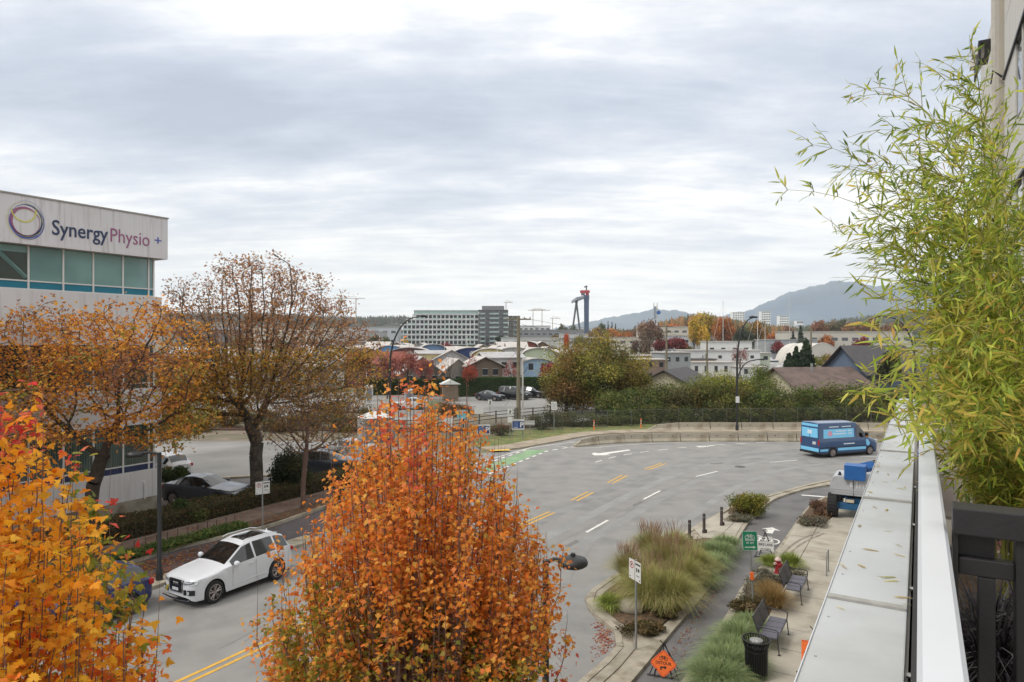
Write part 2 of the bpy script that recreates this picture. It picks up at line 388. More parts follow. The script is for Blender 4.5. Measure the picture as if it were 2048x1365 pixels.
# ---------------------------------------------------------------- painted markings, each line or dash its own piece
def marking(name, line, w, m, z=.012):
    mb = MB(); strip(mb, line, w, z); return mb
mk = bpy.data.objects.new('road_markings', None); COL.objects.link(mk); mk['kind'] = 'structure'
def addmark(name, mb, m): mb.build(name, m, mk)
yl = [nt(-16.8, -20), nt(-16.62, 10)] + [G(352, 1361), G(554, 1267)] + [G(1070, 1036)]
def seg_px(a, b): return resample([G(*a), G(*b)], 3)
l1 = smoothline([nt(-16.6, -20), G(352, 1363), G(554, 1270), G(800, 1156), G(1071, 1035), G(1097, 1024)], 1)
addmark('yellow_line', marking('y', l1, -.12, yellow_p), yellow_p)
addmark('yellow_line', marking('y', offset(l1, -.30), -.12, yellow_p), yellow_p)
for a, b in (((1140, 1001), (1174, 984)), ((1213, 966), (1243, 950.5)), ((1287, 939), (1321, 926.5))):
    l = [G(*a), G(*b)]
    addmark('yellow_dash', marking('y', l, -.12, yellow_p), yellow_p); addmark('yellow_dash', marking('y', offset(l, -.34), -.12, yellow_p), yellow_p)
for a, b in (((1170, 1065), (1213, 1041)), ((1285, 999), (1318, 982)), ((1390, 953.5), (1433, 943)), ((1538, 925), (1593, 920.5)), ((1718, 914), (1775, 912.5)), ((990, 1165), (1040, 1137))):
    addmark('white_dash', marking('w', [G(*a), G(*b)], -.13, white_p), white_p)
dots = smoothline([G(1189, 925), G(1225, 914.5), G(1262, 907.5), G(1302, 902), G(1372, 894.5), G(1426, 890.2), G(1491, 887), G(1557, 884.2), G(1640, 883)], 2)
dl = resample(dots, 1.0)
for k in range(0, len(dl) - 1, 2): addmark('white_dot_dash', marking('w', dl[k:k + 2], -.12, white_p), white_p)
edge = smoothline([G(1062, 895.5), G(1100, 891), G(1170, 898), G(1230, 891.5), G(1302, 887), G(1400, 884), G(1600, 882.5), G(1760, 883)], 2)
addmark('white_edge_line', marking('w', edge[6:], -.1, white_p), white_p)
addmark('white_edge_line', marking('w', [G(940, 930), G(1038, 902), G(1062, 895.5), G(1148, 884.5)], -.12, white_p), white_p)
gl = [G(952, 940), G(1054, 901), G(1070, 898.5)]; gr = [G(975, 948), G(1026, 926), G(1096, 901), G(1112, 898)]
addmark('green_bike_lane', sheet([G(960, 938), G(1054, 900.5), G(1096, 900.5), G(1030, 925.5), G(980, 944)], .0115), green_p)
gd = resample([G(975, 948), G(1030, 926.5), G(1092, 902.5), G(1160, 890.5)], .62)
for k in range(0, len(gd) - 1, 2): addmark('white_dot_dash', marking('w', gd[k:k + 2], -.2, white_p, .014), white_p)
gd = resample([G(952, 934), G(1050, 900)], .62)
for k in range(0, len(gd) - 1, 2): addmark('white_dot_dash', marking('w', gd[k:k + 2], -.18, white_p, .014), white_p)
# merge arrow
addmark('lane_arrow', sheet([G(1183, 908.5), G(1187, 906), G(1199, 907.2), G(1257, 899.8), G(1261, 901.5), G(1213, 909), G(1221, 911), G(1189, 911.5)], .013), white_p)
addmark('lane_arrow', sheet([G(1392, 894.2), G(1398, 893), G(1403, 893.6), G(1428, 891), G(1430, 892), G(1406, 895), G(1400, 895.4)], .013), white_p)
# ---------------------------------------------------------------- kerbs and pavement on the far-left side
struct('left_kerb', strip(MB(), resample(smoothline(lc[1:], 1), 1.5), .16, .14, 0), kerbm)
struct('left_bike_lane', sheet([nt(-26.6, -30), nt(-26.6, 15)] + [G(356, 1098), G(513, 1065), G(600, 1036), (-8.6, 38.8), (-8.0, 38.4), nt(-23.4, 24), nt(-23.4, -30)], .008), asph_lane)
sep = [nt(-23.6, -20), nt(-23.6, 8), nt(-23.9, 11.5), nt(-24.2, 14), nt(-24.2, 16.2), nt(-23.6, 17.4), nt(-23.6, 21.5)]
struct('separator_kerb', strip(MB(), smoothline(sep, 2), -.9, .13, 0), kerbm)
pave_left = [nt(-28.0, -30), nt(-28.0, 34), nt(-29.6, 34), nt(-29.6, -30)]
struct('left_footpath', sheet([nt(-27.8, -30), nt(-27.8, 36), nt(-29.7, 36), nt(-29.7, -30)], .10), mat('brown_footpath', (122, 104, 92), rough=.9, var=.16, scale=1.5, bump=.3, bscale=40, c2=(104, 86, 74), c2f=.55))
struct('left_verge_soil', sheet([nt(-26.76, -30), nt(-26.76, 36), nt(-27.8, 36), nt(-27.8, -30)], .11), soil)
# ---------------------------------------------------------------- far pavement along the fence
fp = smoothline(far[1:], 2)
struct('far_pavement', strip(MB(), resample(fp, 1.5), 2.0, .12, 0), mat('tan_pavement', (156, 144, 126), rough=.9, var=.14, scale=1, c2=(134, 122, 104), c2f=.55))
struct('fence_verge', sheet([(p[0], p[1]) for p in offset(resample(fp, 3), 2.05)] + [(90, 72), (20, 73), (8, 70), (1, 66.5), (-3.5, 60)], .10), grassm)
tac = thing('tactile_strip', 'yellow tactile paving strip at the kerb ramp beside the green bike lane', 'paving', (*G(1000, 901.5, .1), .115), math.radians(14))
t_ = MB().box(-.8, -.25, .01, .8, .25, .024); t_.build('plate', mat('yellow_tactile', (224, 184, 60), rough=.7, var=.06), tac)
# ---------------------------------------------------------------- right-hand island, bike path and pavement
bl = smoothline([nt(-6.5, -20), G(1271, 1365), G(1342, 1273), G(1386, 1224), G(1441, 1150), G(1493, 1052), G(1523, 1022), G(1545, 1003), G(1582, 990), G(1622, 979), G(1661, 973), G(1760, 962), (36, 43)], 1)
br = smoothline([nt(-5.0, -20), G(1367, 1365), G(1454, 1238), G(1487, 1170), G(1517, 1142), G(1553, 1107), G(1591, 1050), G(1618, 1014), G(1656, 993), G(1720, 980), (34, 39)], 1)
struct('bike_path', sheet(bl + br[::-1], .02), asph_dark)
isl = [nt(-7.9, -20), nt(-7.9, 8)] + [G(*p) for p in rc_px[:12]]
isl_full = isl + [G(1470, 1012), G(1540, 995), G(1600, 977), G(1661, 963), G(1730, 953)] + [p for p in bl[::-1] if p[1] < 46]
struct('island_base', MB().prism(isl_full, 0, .10, bottom=False), kerbm)
# kerb stones round the island, each a piece
ik = bpy.data.objects.new('island_kerb', None); COL.objects.link(ik); ik['kind'] = 'structure'
kl = resample(smoothline([nt(-7.9, 8)] + [G(*p) for p in rc_px[:10]], 2), 1.15)
kl2 = resample(smoothline([G(1290, 1120), G(1384, 1061), G(1435, 1033), G(1470, 1012), G(1540, 995), G(1600, 977), G(1661, 963), G(1730, 953), G(1820, 946)], 2), 1.4)
for L_ in (kl, kl2):
    for a, b in zip(L_[:-1], L_[1:]):
        av, bv = Vector(a), Vector(b); t = (bv - av).normalized() * .006
        strip(MB(), [tuple(av + t), tuple(bv - t)], -.20, .15 + random.uniform(-.003, .003), 0).build('kerb_stone', kerbm, ik)
# inner concrete band following the kerb (slabs)
bandl = offset(kl, -.215)
for a, b, c, d in zip(bandl[:-1], bandl[1:], offset(kl, -.52)[1:], offset(kl, -.52)[:-1]):
    MB().prism([a, b, c, d], .1, .135, bottom=False).build('kerb_slab', conc_old, ik)
# gutter band along the bike path, both edges
bk = bpy.data.objects.new('bike_path_edging', None); COL.objects.link(bk); bk['kind'] = 'structure'
for L_, w in ((resample([p for p in bl if 8 < p[1] < 46], 1.3), .34), (resample([p for p in br if 8 < p[1] < 40], 1.5), -.22)):
    for k in range(len(L_) - 1):
        o = offset(L_, w)
        q = [L_[k], L_[k + 1], o[k + 1], o[k]]; c = np.mean(q, axis=0); q = [tuple(c + (np.array(p) - c) * np.array([.994, .994])) for p in q]
        MB().prism(q, .02, .125, bottom=False).build('edging_stone', kerbm, bk)
# planting beds (soil)
bed1 = smoothline([G(1202, 1210), G(1204, 1226), G(1250, 1262), G(1297, 1283), G(1367, 1219), G(1415, 1160), G(1466, 1092), G(1400, 1080), G(1330, 1108), G(1225, 1180), G(1202, 1200)], 1)
struct('island_bed', MB().prism(bed1, .1, .16, bottom=False), soil)
bed2 = [G(1450, 1052), G(1492, 1047), G(1530, 1014), G(1540, 1003), G(1500, 1000), G(1462, 1014)]
struct('far_island_bed', MB().prism(bed2, .1, .15, bottom=False), soil)
br_in = offset([p for p in br if 8 < p[1] < 26.5], -.22)
bed3 = br_in + [nt(-4.1, 26.5), nt(-4.1, 6), nt(-5, 6)]
struct('pavement_bed', MB().prism(bed3, .02, .13, bottom=False), soil)
bed4 = [G(1560, 1062), G(1595, 1056), G(1650, 1058), G(1675, 1010), G(1640, 1005), G(1616, 1021), G(1591, 1055)]
struct('lift_side_bed', MB().prism([G(1592, 1052), G(1640, 1058), G(1672, 1030), G(1675, 1004), G(1650, 1000), G(1620, 1018)], .02, .13, bottom=False), soil)
# paved slabs: helper cuts a polygon into separate slabs in the street frame (u along the street, v across)
def slabs(name, poly_tv, su, sv, z0, z1, m, u0=0, v0=0, gap=.013):
    root = bpy.data.objects.new(name, None); COL.objects.link(root); root['kind'] = 'structure'; root.rotation_euler = (0, 0, RA)
    us = [p[0] for p in poly_tv]; vs = [p[1] for p in poly_tv]
    u = math.floor((min(us) - u0) / su) * su + u0
    while u < max(us):
        v = math.floor((min(vs) - v0) / sv) * sv + v0
        while v < max(vs):
            c = clip_poly(poly_tv, u + gap, v + gap, u + su - gap, v + sv - gap)
            if len(c) >= 3:
                MB().prism(c, z0, z1 + random.uniform(-.004, .002), bottom=False).build('paving_slab', m, root)
            v += sv
        u += su
    return root
def tv(n_, t): return (t, -n_)
def GTV(px, py):
    x, y = G(px, py); return (x * D.x + y * D.y, -(x * D.y - y * D.x))
slabs('pavement', [tv(-.35, 2), tv(-.35, 44), (GTV(1720, 984)), GTV(1672, 1004), GTV(1676, 1030), GTV(1642, 1060), GTV(1592, 1054), GTV(1562, 1105), GTV(1527, 1142), tv(-4.1, 26.4), tv(-4.1, 2)], 1.52, 4.2, .02, .135, conc, u0=.66, v0=-.1)
struct('pavement_base', sheet([nt(-.3, 2), nt(-.3, 46), G(1720, 984), G(1672, 1004), G(1592, 1054), G(1527, 1142), nt(-4.1, 26.4), nt(-4.1, 2)], .10), soil)
slabs('island_pavement', [GTV(1386, 1062), GTV(1437, 1034), GTV(1456, 1034), GTV(1489, 1047), GTV(1464, 1090), GTV(1404, 1082)], 2.1, 2.2, .1, .155, conc, u0=.4, v0=1.0)
# tyre scuffs on the pavement near the lift
scuff = mat('tyre_scuff', (112, 102, 90), rough=.8, var=.25, scale=4, c2=(140, 130, 116), c2f=.5)
for q in ([(1560, 1120), (1575, 1100), (1600, 1080), (1640, 1065)], [(1569, 1122), (1585, 1104), (1612, 1083), (1650, 1068)]):
    struct('tyre_scuff_mark', strip(MB(), resample(smoothline([G(*p, .14) for p in q], 2), .4), .10, .1385), scuff)
# painted bike symbol and arrow on the bike path
def bike_parts(mb, fn, th=.035, d=.004, wheels=.33):
    """bicycle outline in a unit plane, 1.7 wide; fn(u,v,depth)->xyz"""
    def seg(a, b, w=th):
        a, b = Vector(a), Vector(b); t = (b - a).normalized(); nrm = Vector((-t.y, t.x)) * w
        mb.ext([tuple(a + nrm), tuple(a - nrm), tuple(b - nrm), tuple(b + nrm)][::-1], fn, 0, d)
    def ring(c, r, w=th):
        n_ = 20
        for k in range(n_):
            p = [(c[0] + rr * math.cos(2 * math.pi * (k + q) / n_), c[1] + rr * math.sin(2 * math.pi * (k + q) / n_)) for rr, q in ((r - w, 0), (r + w, 0), (r + w, 1), (r - w, 1))]
            mb.ext(p, fn, 0, d)
    ring((-.52, 0), wheels); ring((.52, 0), wheels)
    for a, b in (((-.52, 0), (-.28, .5)), ((-.33, .38), (.22, .42)), ((-.33, .38), (.02, -.02)), ((.02, -.02), (.25, .5)), ((.02, -.02), (.52, 0)), ((.52, 0), (.22, .42)), ((.12, .5), (.36, .5)), ((-.28, .5), (-.44, .54))):
        seg(a, b)
mb = MB(); bx, by = G(1526, 1082); fw = Vector(G(1545, 1056)) - Vector(G(1526, 1085)); fw.normalize(); rt = Vector((fw.y, -fw.x))
def pf(u, v, d): 
    p = Vector((bx, by)) - rt * (-u * .72) * -1 if False else Vector((bx, by)) + rt * (u * .78) + fw * (v * 1.25); return (p.x, p.y, .0265 + d)
bike_parts(mb, pf, .045, .001)
mb.build('bike_symbol', white_p, mk)
def af(u, v): 
    p = Vector(G(1541, 1062)) + rt * u + fw * v; return (p.x, p.y)
addmark('bike_lane_arrow', sheet([af(-.16, -.55), af(.16, -.55), af(.16, .1), af(.42, .1), af(0, .55), af(-.42, .1), af(-.16, .1)], .0275), white_p)
addmark('stop_line', sheet([G(1602, 992), G(1604, 990.5), G(1650, 994), G(1649, 996)], .0275), white_p)
addmark('white_edge_line', sheet([G(1376, 1240), G(1384, 1238), G(1420, 1246), G(1415, 1250)], .0275), mat('worn_white_paint', (150, 146, 142), rough=.8, var=.15, scale=4)) if False else None
# ================================================================ plant library
rng = np.random.default_rng(11)
def rotmats(n, nrm=None, spread=1.0, down=0.0):
    """random rotation matrices (n,3,3); columns x (leaf length), y (width), z (normal)"""
    z = rng.normal(size=(n, 3)) * spread
    if nrm is not None: z = z + nrm
    z /= np.linalg.norm(z, axis=1, keepdims=True) + 1e-9
    x = rng.normal(size=(n, 3)); x[:, 2] -= down
    x -= (x * z).sum(1, keepdims=True) * z; x /= np.linalg.norm(x, axis=1, keepdims=True) + 1e-9
    y = np.cross(z, x)
    return np.stack([x, y, z], axis=2)
def scatter(tv_, tf, pos, R, sc):
    """template verts (k,3), faces (m,s) instanced into arrays"""
    n = len(pos); V = np.einsum('nij,kj->nki', R, tv_) * sc[:, None, None] + pos[:, None, :]
    Fo = tf[None] + (np.arange(n) * len(tv_))[:, None, None]
    return V.reshape(-1, 3), Fo.reshape(-1, tf.shape[1])
def leafmesh(name, m, tpl, pos, R, sc, cols, parent, stuff=True):
    tv_, tf = tpl; V, Fo = scatter(tv_, tf, pos, R, sc)
    c = np.repeat(cols, len(tf), axis=0)
    o = mesh_np(name, V, Fo, m, parent, c)
    if stuff: o['kind'] = 'stuff'
    return o
def T_maple():
    # five-lobed leaf, unit width about 1, origin at the stalk
    a = [(-.02, 0), (.02, -.30), (.20, -.22), (.16, -.52), (.44, -.34), (.62, -.16), (1.0, 0), (.62, .16), (.44, .34), (.16, .52), (.20, .22), (.02, .30)]
    v = [(.3, 0, .05)] + [(x, y, -.10 * abs(y) - .12 * max(0, x - .4)) for x, y in a]
    f = [(0, k, k % len(a) + 1) for k in range(1, len(a) + 1)]
    return np.array(v, float), np.array(f)
def T_maple_big():
    a = [(-.02, 0), (.03, -.16), (-.04, -.34), (.12, -.30), (.08, -.58), (.26, -.46), (.34, -.60), (.42, -.34), (.40, -.20), (.60, -.30), (.66, -.16), (1.0, 0)]
    a = a + [(x, -y) for x, y in a[-2:0:-1]]
    v = [(.28, 0, .05)] + [(x, y, -.16 * abs(y) - .14 * max(0, x - .4) ** 1.5) for x, y in a]
    f = [(0, k, k % len(a) + 1) for k in range(1, len(a) + 1)]
    return np.array(v, float), np.array(f)
def T_kite(w=.35): return np.array([(0, 0, 0), (.45, -w, -.06), (1, 0, 0), (.45, w, -.06)], float), np.array([(0, 1, 2), (0, 2, 3)])
def T_star():
    v = [(0, 0, 0), (.15, -.5, 0), (.5, -.16, .05), (1, 0, 0), (.5, .16, .05), (.15, .5, 0)]
    return np.array(v, float), np.array([(0, 1, 2), (0, 2, 4), (2, 3, 4), (0, 4, 5)])
def T_bamboo():
    v = [(0, 0, 0), (.25, -.075, .0), (.25, .075, .0), (.6, -.06, -.03), (.6, .06, -.03), (1, 0, -.12), (.25, 0, .02), (.6, 0, -.01)]
    return np.array(v, float), np.array([(0, 1, 6), (0, 6, 2), (1, 3, 7), (1, 7, 6), (6, 7, 4), (6, 4, 2), (3, 5, 7), (7, 5, 4)])
KITE, STAR, MAPLE, MAPLEB, BAMB = T_kite(), T_star(), T_maple(), T_maple_big(), T_bamboo()
leafm = mat('leaf', (150, 100, 40), rough=.55, var=.10, scale=30, attr=True, trans=.5, spec=.25)
leafm_far = mat('foliage', (90, 90, 50), rough=.8, var=.12, scale=.8, attr=True, trans=.28, spec=.2)
barkm = mat('bark', (92, 84, 74), rough=.95, var=.3, scale=5, bump=.7, bscale=18, c2=(66, 62, 54), c2f=.5)
bark_dark = mat('bark_dark', (72, 62, 54), rough=.95, var=.25, scale=8, bump=.5, bscale=30)
twigm = mat('twig', (112, 88, 78), rough=.9, var=.2, scale=6)
def pal(n, cols, w=None, jit=.12):
    c = np.array([lin(x) for x in cols]); i = rng.choice(len(c), size=n, p=None if w is None else np.array(w) / sum(w))
    return np.clip(c[i] * (1 + rng.normal(size=(n, 1)) * jit) * (1 + rng.normal(size=(n, 3)) * jit * .35), 0.002, 1)
def segtubes(A, B, ra, rb, seg=5):
    """frusta between point arrays"""
    A = np.asarray(A, float); B = np.asarray(B, float); t = B - A; L = np.linalg.norm(t, axis=1, keepdims=True) + 1e-9; t = t / L
    up = np.where(np.abs(t[:, 2:3]) < .9, np.array([[0, 0, 1.]]), np.array([[1., 0, 0]])); a = np.cross(t, up); a /= np.linalg.norm(a, axis=1, keepdims=True); b = np.cross(t, a)
    q = np.arange(seg) * 2 * np.pi / seg; n = len(A)
    ring = a[:, None, :] * np.cos(q)[None, :, None] + b[:, None, :] * np.sin(q)[None, :, None]
    V = np.concatenate([A[:, None] + ring * np.asarray(ra)[:, None, None], B[:, None] + ring * np.asarray(rb)[:, None, None]], axis=1).reshape(-1, 3)
    j = np.arange(seg); f = np.stack([j, (j + 1) % seg, (j + 1) % seg + seg, j + seg], axis=1)
    Fo = (f[None] + (np.arange(n) * 2 * seg)[:, None, None]).reshape(-1, 4)
    return V, Fo
def grow(base_pts, attr, di, dk, step, up=.15, iters=120, jitter=.15):
    """space colonisation; base_pts initial trunk polyline. returns P, parent"""
    P = [np.array(p, float) for p in base_pts]; par = [-1] + list(range(len(P) - 1))
    A = np.array(attr, float); Pn = np.array(P)
    dist = np.full(len(A), 1e9); near = np.zeros(len(A), int)
    def upd(s):
        nonlocal dist, near
        for k in range(s, len(P)):
            d = np.linalg.norm(A - P[k], axis=1); m_ = d < dist; dist[m_] = d[m_]; near[m_] = k
    upd(0)
    for it in range(iters):
        if len(A) == 0: break
        act = dist < di
        if not act.any():
            act = dist <= dist.min() + .01
        s0 = len(P); nd_ = {}
        dirs = A[act] - Pn[near[act]]; dirs /= np.linalg.norm(dirs, axis=1, keepdims=True) + 1e-9
        for k, d in zip(near[act], dirs): nd_.setdefault(k, []).append(d)
        for k, ds in nd_.items():
            d = np.sum(ds, axis=0) + np.array([0, 0, up]) * len(ds) + rng.normal(size=3) * jitter
            d /= np.linalg.norm(d) + 1e-9; P.append(P[k] + d * step); par.append(int(k))
        Pn = np.array(P); upd(s0)
        keep = dist > dk; A = A[keep]; dist = dist[keep]; near = near[keep]
        if len(P) > 14000: break
    return np.array(P), np.array(par)
def skeleton_mesh(name, P, par, m, parent, rtip=.006, rmax=.2, e=2.3, thick_seg=7):
    n = len(P); w = np.zeros(n); ch = np.zeros(n, int)
    for k in range(n - 1, 0, -1):
        if ch[k] == 0: w[k] = rtip ** e
        w[par[k]] += w[k]; ch[par[k]] += 1
    r = w ** (1 / e); r = r * (1 + (rmax / r[0] - 1) * (r / r[0]) ** 3); r = np.maximum(r, rtip)
    idx = np.arange(1, n); A = P[par[idx]]; B = P[idx]; ra = np.minimum(r[par[idx]], r[idx] * 1.35); rb = r[idx]
    thick = rb > .025
    obs = []
    for sel, sg in ((thick, thick_seg), (~thick, 3)):
        if sel.any(): obs.append(segtubes(A[sel], B[sel], ra[sel], rb[sel], sg))
    V = np.concatenate([o[0] for o in obs]); off = 0; Fs = []
    for v_, f_ in obs: Fs.append(f_ + off); off += len(v_)
    return mesh_np(name, V, np.concatenate(Fs), m, parent, smooth=True), r, ch
def ell(n, c, r, power=1 / 3):
    d = rng.normal(size=(n, 3)); d /= np.linalg.norm(d, axis=1, keepdims=True)
    return np.array(c) + d * (rng.random((n, 1)) ** power) * np.array(r), d

def lobed_cloud(nl, n, c, r, lob=.38, power=.45, low=False):
    """points near the surface of a lumpy crown: lobes on an ellipsoid. returns pos, outward normals, lobe id"""
    d = rng.normal(size=(nl, 3)); d[:, 2] = (rng.random(nl) * 2.2 - 1.2) if low else np.abs(d[:, 2]) * 1.0 - .35 * rng.random(nl); d /= np.linalg.norm(d, axis=1, keepdims=True)
    rr = .45 + .35 * rng.random((nl, 1)); cen = np.array(c) + d * np.array(r) * rr
    sz = (lob * (.7 + .6 * rng.random(nl)))
    i = rng.integers(0, nl, n); q = rng.normal(size=(n, 3)); q /= np.linalg.norm(q, axis=1, keepdims=True)
    pos = cen[i] + q * (rng.random((n, 1)) ** power) * (sz[i][:, None] * np.array(r))
    return pos, q, i
# ---------------------------------------------------------------- generic far/mid crown, shared meshes
_CROWN = {}
def crown_mesh(kind, cols, w, n=2600, seed=0, leaf=.05):
    key = (kind, tuple(cols), seed, n)
    if key in _CROWN: return _CROWN[key]
    if kind == 'cone':
        z = rng.random(n) ** 1.3; lay = np.floor(z * 12) / 12 + .02 * rng.random(n); q = rng.random(n) * 2 * np.pi
        rad = (1 - lay) * (.62 + .38 * rng.random(n)) * .5 * (1 + .25 * np.sin(q * 3 + lay * 30)); pos = np.c_[rad * np.cos(q), rad * np.sin(q), .06 + lay * .94 - rad * .22]
        nrm = np.c_[np.cos(q), np.sin(q), np.full(n, .6)]; lob = np.floor(z * 12).astype(int); cl = pal(12, cols, w, .10)[np.minimum(lob, 11)] * (1 + .15 * rng.normal(size=(n, 1)))
    elif kind == 'column':
        pos, q, lob = lobed_cloud(22, n, (0, 0, .56), (.30, .30, .46), .42); nrm = q; cl = pal(22, cols, w, .14)[lob] * (1 + .14 * rng.normal(size=(n, 1)))
    elif kind == 'bare':
        pos, q, lob = lobed_cloud(26, n, (0, 0, .6), (.5, .5, .40), .40, .9); nrm = q; cl = pal(26, cols, w, .1)[lob] * (1 + .15 * rng.normal(size=(n, 1)))
    else:
        pos, q, lob = lobed_cloud(30, n, (0, 0, .58), (.5, .5, .42), .34); nrm = q; cl = pal(30, cols, w, .16)[lob] * (1 + .16 * rng.normal(size=(n, 1)))
    cl = np.clip(cl, .004, 1)
    sc = leaf * (.7 + .6 * rng.random(n)); R = rotmats(n, nrm * 1.2, .8)
    o = leafmesh('crown', leafm_far, T_kite(.42), pos, R, sc, cl, None, False); me = o.data; bpy.data.objects.remove(o)
    _CROWN[key] = me; return me
_TRUNK = {}
def trunk_mesh(kind):
    if kind in _TRUNK: return _TRUNK[kind]
    mb = MB(); mb.tube([(0, 0, 0), (.01, 0, .3), (0, .01, .62)], [.028, .022, .012], 6)
    for k in range(9 if kind != 'cone' else 1):
        q = k * 2.4; z0 = .22 + .035 * k
        mb.tube([(0, 0, z0), (.12 * math.cos(q), .12 * math.sin(q), z0 + .16), (.28 * math.cos(q), .28 * math.sin(q), z0 + .33)], [.012, .008, .003], 4)
    o = mb.build('trunk', bark_dark); me = o.data; bpy.data.objects.remove(o); _TRUNK[kind] = me; return me
def bgtree(px, Y, top, wpx, kind, cols, label, w=None, n=2600, cat='tree', name=None, seed=0, leaf=.05, group=None):
    """tree standing at depth Y; top = image row of its tip"""
    x = (px - 1024) * Y / F; h = H - (top - 682.5) * Y / F; wd = wpx * Y / F
    nm = name or {'cone': 'conifer_tree', 'bare': 'bare_tree', 'column': 'columnar_tree'}.get(kind, 'broadleaf_tree')
    r = thing(nm, label, cat, (x, Y, 0), rng.random() * 6.28, group)
    for pn, me in (('trunk', trunk_mesh(kind)), ('crown', crown_mesh(kind, cols, w, n, seed, leaf))):
        o = bpy.data.objects.new(pn, me); COL.objects.link(o); o.parent = r; o.scale = (wd, wd, h)
    return r
def bush(name, loc, r, cols, label, n=1500, leaf=.06, w=None, cat='shrub', lobes=14, rz=0, tpl=None, m=None):
    n = int(n * 1.25)
    """leafy shrub on the ground with stems"""
    t = thing(name, label, cat, loc, rz)
    pos, q, lob = lobed_cloud(lobes, n, (0, 0, r[2] * .42), (r[0] * .85, r[1] * .85, r[2] * .55), .42, low=True)
    pos[:, 2] = np.abs(pos[:, 2]) + .01
    cl = np.clip(pal(lobes, cols, w, .10)[lob] * (1 + .18 * rng.normal(size=(n, 1))), .004, 1)
    leafmesh('foliage', m or leafm_far, tpl or T_kite(.38), pos, rotmats(n, q * 1.1 + np.array([0, 0, .4]), .8), leaf * (.7 + .6 * rng.random(n)), cl, t)
    k = 30; e = pos[rng.integers(0, n, k)]; s = e * np.array([.15, .15, 0])
    V, Fo = segtubes(s, e, np.full(k, .012 * max(r) + .004), np.full(k, .004), 3); o = mesh_np('stem', V, Fo, bark_dark, t)
    return t
# ---------------------------------------------------------------- grass tufts
def blade_mesh(n, R0, h, spread, cols, w=None, wid=.006, droop=.5, seeds=None, seg=4):
    q = rng.random(n) * 2 * np.pi; r0 = R0 * np.sqrt(rng.random(n)); base = np.c_[r0 * np.cos(q), r0 * np.sin(q), np.zeros(n)]
    q2 = q + rng.normal(size=n) * .5; hh = h * (.6 + .5 * rng.random(n)); sp_ = spread * (.25 + .9 * rng.random(n)) * (.4 + r0 / R0)
    d = np.c_[np.cos(q2), np.sin(q2), np.zeros(n)]; side = np.c_[-np.sin(q2), np.cos(q2), np.zeros(n)]
    u = np.linspace(0, 1, seg + 1); V = []; 
    for k in u:
        c = base + d * (sp_ * k ** 1.7)[:, None]; c[:, 2] += hh * (k - droop * k ** 2.6 * (sp_ / spread))
        ww = wid * (1 - k ** 2 * .85); V.append(c - side * ww); V.append(c + side * ww)
    V = np.stack(V, axis=1); V[:, :, 2] = np.maximum(V[:, :, 2], .005)
    f = np.array([(2 * k, 2 * k + 1, 2 * k + 3, 2 * k + 2) for k in range(seg)])
    Fo = (f[None] + (np.arange(n) * 2 * (seg + 1))[:, None, None]).reshape(-1, 4)
    cl = np.repeat(pal(n, cols, w, .16), seg, axis=0)
    return V.reshape(-1, 3), Fo, cl
grassbm = mat('grass_blade', (110, 120, 60), rough=.7, var=.1, scale=6, attr=True, trans=.25, spec=.25)
_TUFT = {}
def tuft(name, label, loc, kind, sc=1.0, cat='grass clump', group=None):
    spec = {'tall': (2600, .32, 1.55, .95, [(162, 160, 92), (172, 166, 104), (136, 142, 76), (184, 170, 122)], .006, .55),
            'red': (2400, .30, 1.7, .85, [(164, 162, 96), (158, 140, 100), (178, 166, 112), (138, 144, 80)], .006, .45),
            'fescue': (1500, .30, .55, .55, [(132, 148, 100), (146, 160, 116), (114, 134, 82), (156, 166, 116)], .005, .7),
            'tan': (1600, .22, .95, .6, [(164, 132, 82), (140, 112, 66), (120, 106, 62), (178, 150, 98)], .004, .5),
            'green': (1300, .22, .7, .5, [(140, 152, 70), (160, 168, 84), (120, 136, 60)], .008, .6),
            'black': (420, .14, .42, .34, [(48, 44, 48), (70, 66, 70), (92, 88, 88)], .004, .75)}[kind]
    t = thing(name, label, cat, loc, rng.random() * 6.28, group)
    key = (kind, rng.integers(0, 2))
    if key not in _TUFT:
        n, R0, h, sp_, cols, wd, dr = spec; V, Fo, cl = blade_mesh(n, R0, h, sp_, cols, None, wd, dr)
        o = mesh_np('blades', V, Fo, grassbm, None, cl); pl = None
        if kind in ('red', 'tall'):
            k = 95 if kind == 'red' else 25; q = rng.random(k) * 6.28; rr = .5 * np.sqrt(rng.random(k)); B = np.c_[rr * np.cos(q), rr * np.sin(q), 1.15 + .35 * rng.random(k)]
            A2 = B + np.c_[.12 * np.cos(q), .12 * np.sin(q), .28 + .15 * rng.random(k)]
            V2, F2 = segtubes(B, A2, np.full(k, .012), np.full(k, .004), 4)
            o2 = mesh_np('seed_head', V2, F2, mat('seed_heads', (156, 128, 104), rough=.9, var=.25, scale=4)); pl = o2.data; bpy.data.objects.remove(o2)
        _TUFT[key] = (o.data, pl); bpy.data.objects.remove(o)
    for nm, me in zip(('blades', 'seed_head'), _TUFT[key]):
        if me is None: continue
        o = bpy.data.objects.new(nm, me); COL.objects.link(o); o.parent = t; o['kind'] = 'stuff'
    t.scale = (sc, sc, sc * (.9 + .2 * rng.random())); return t
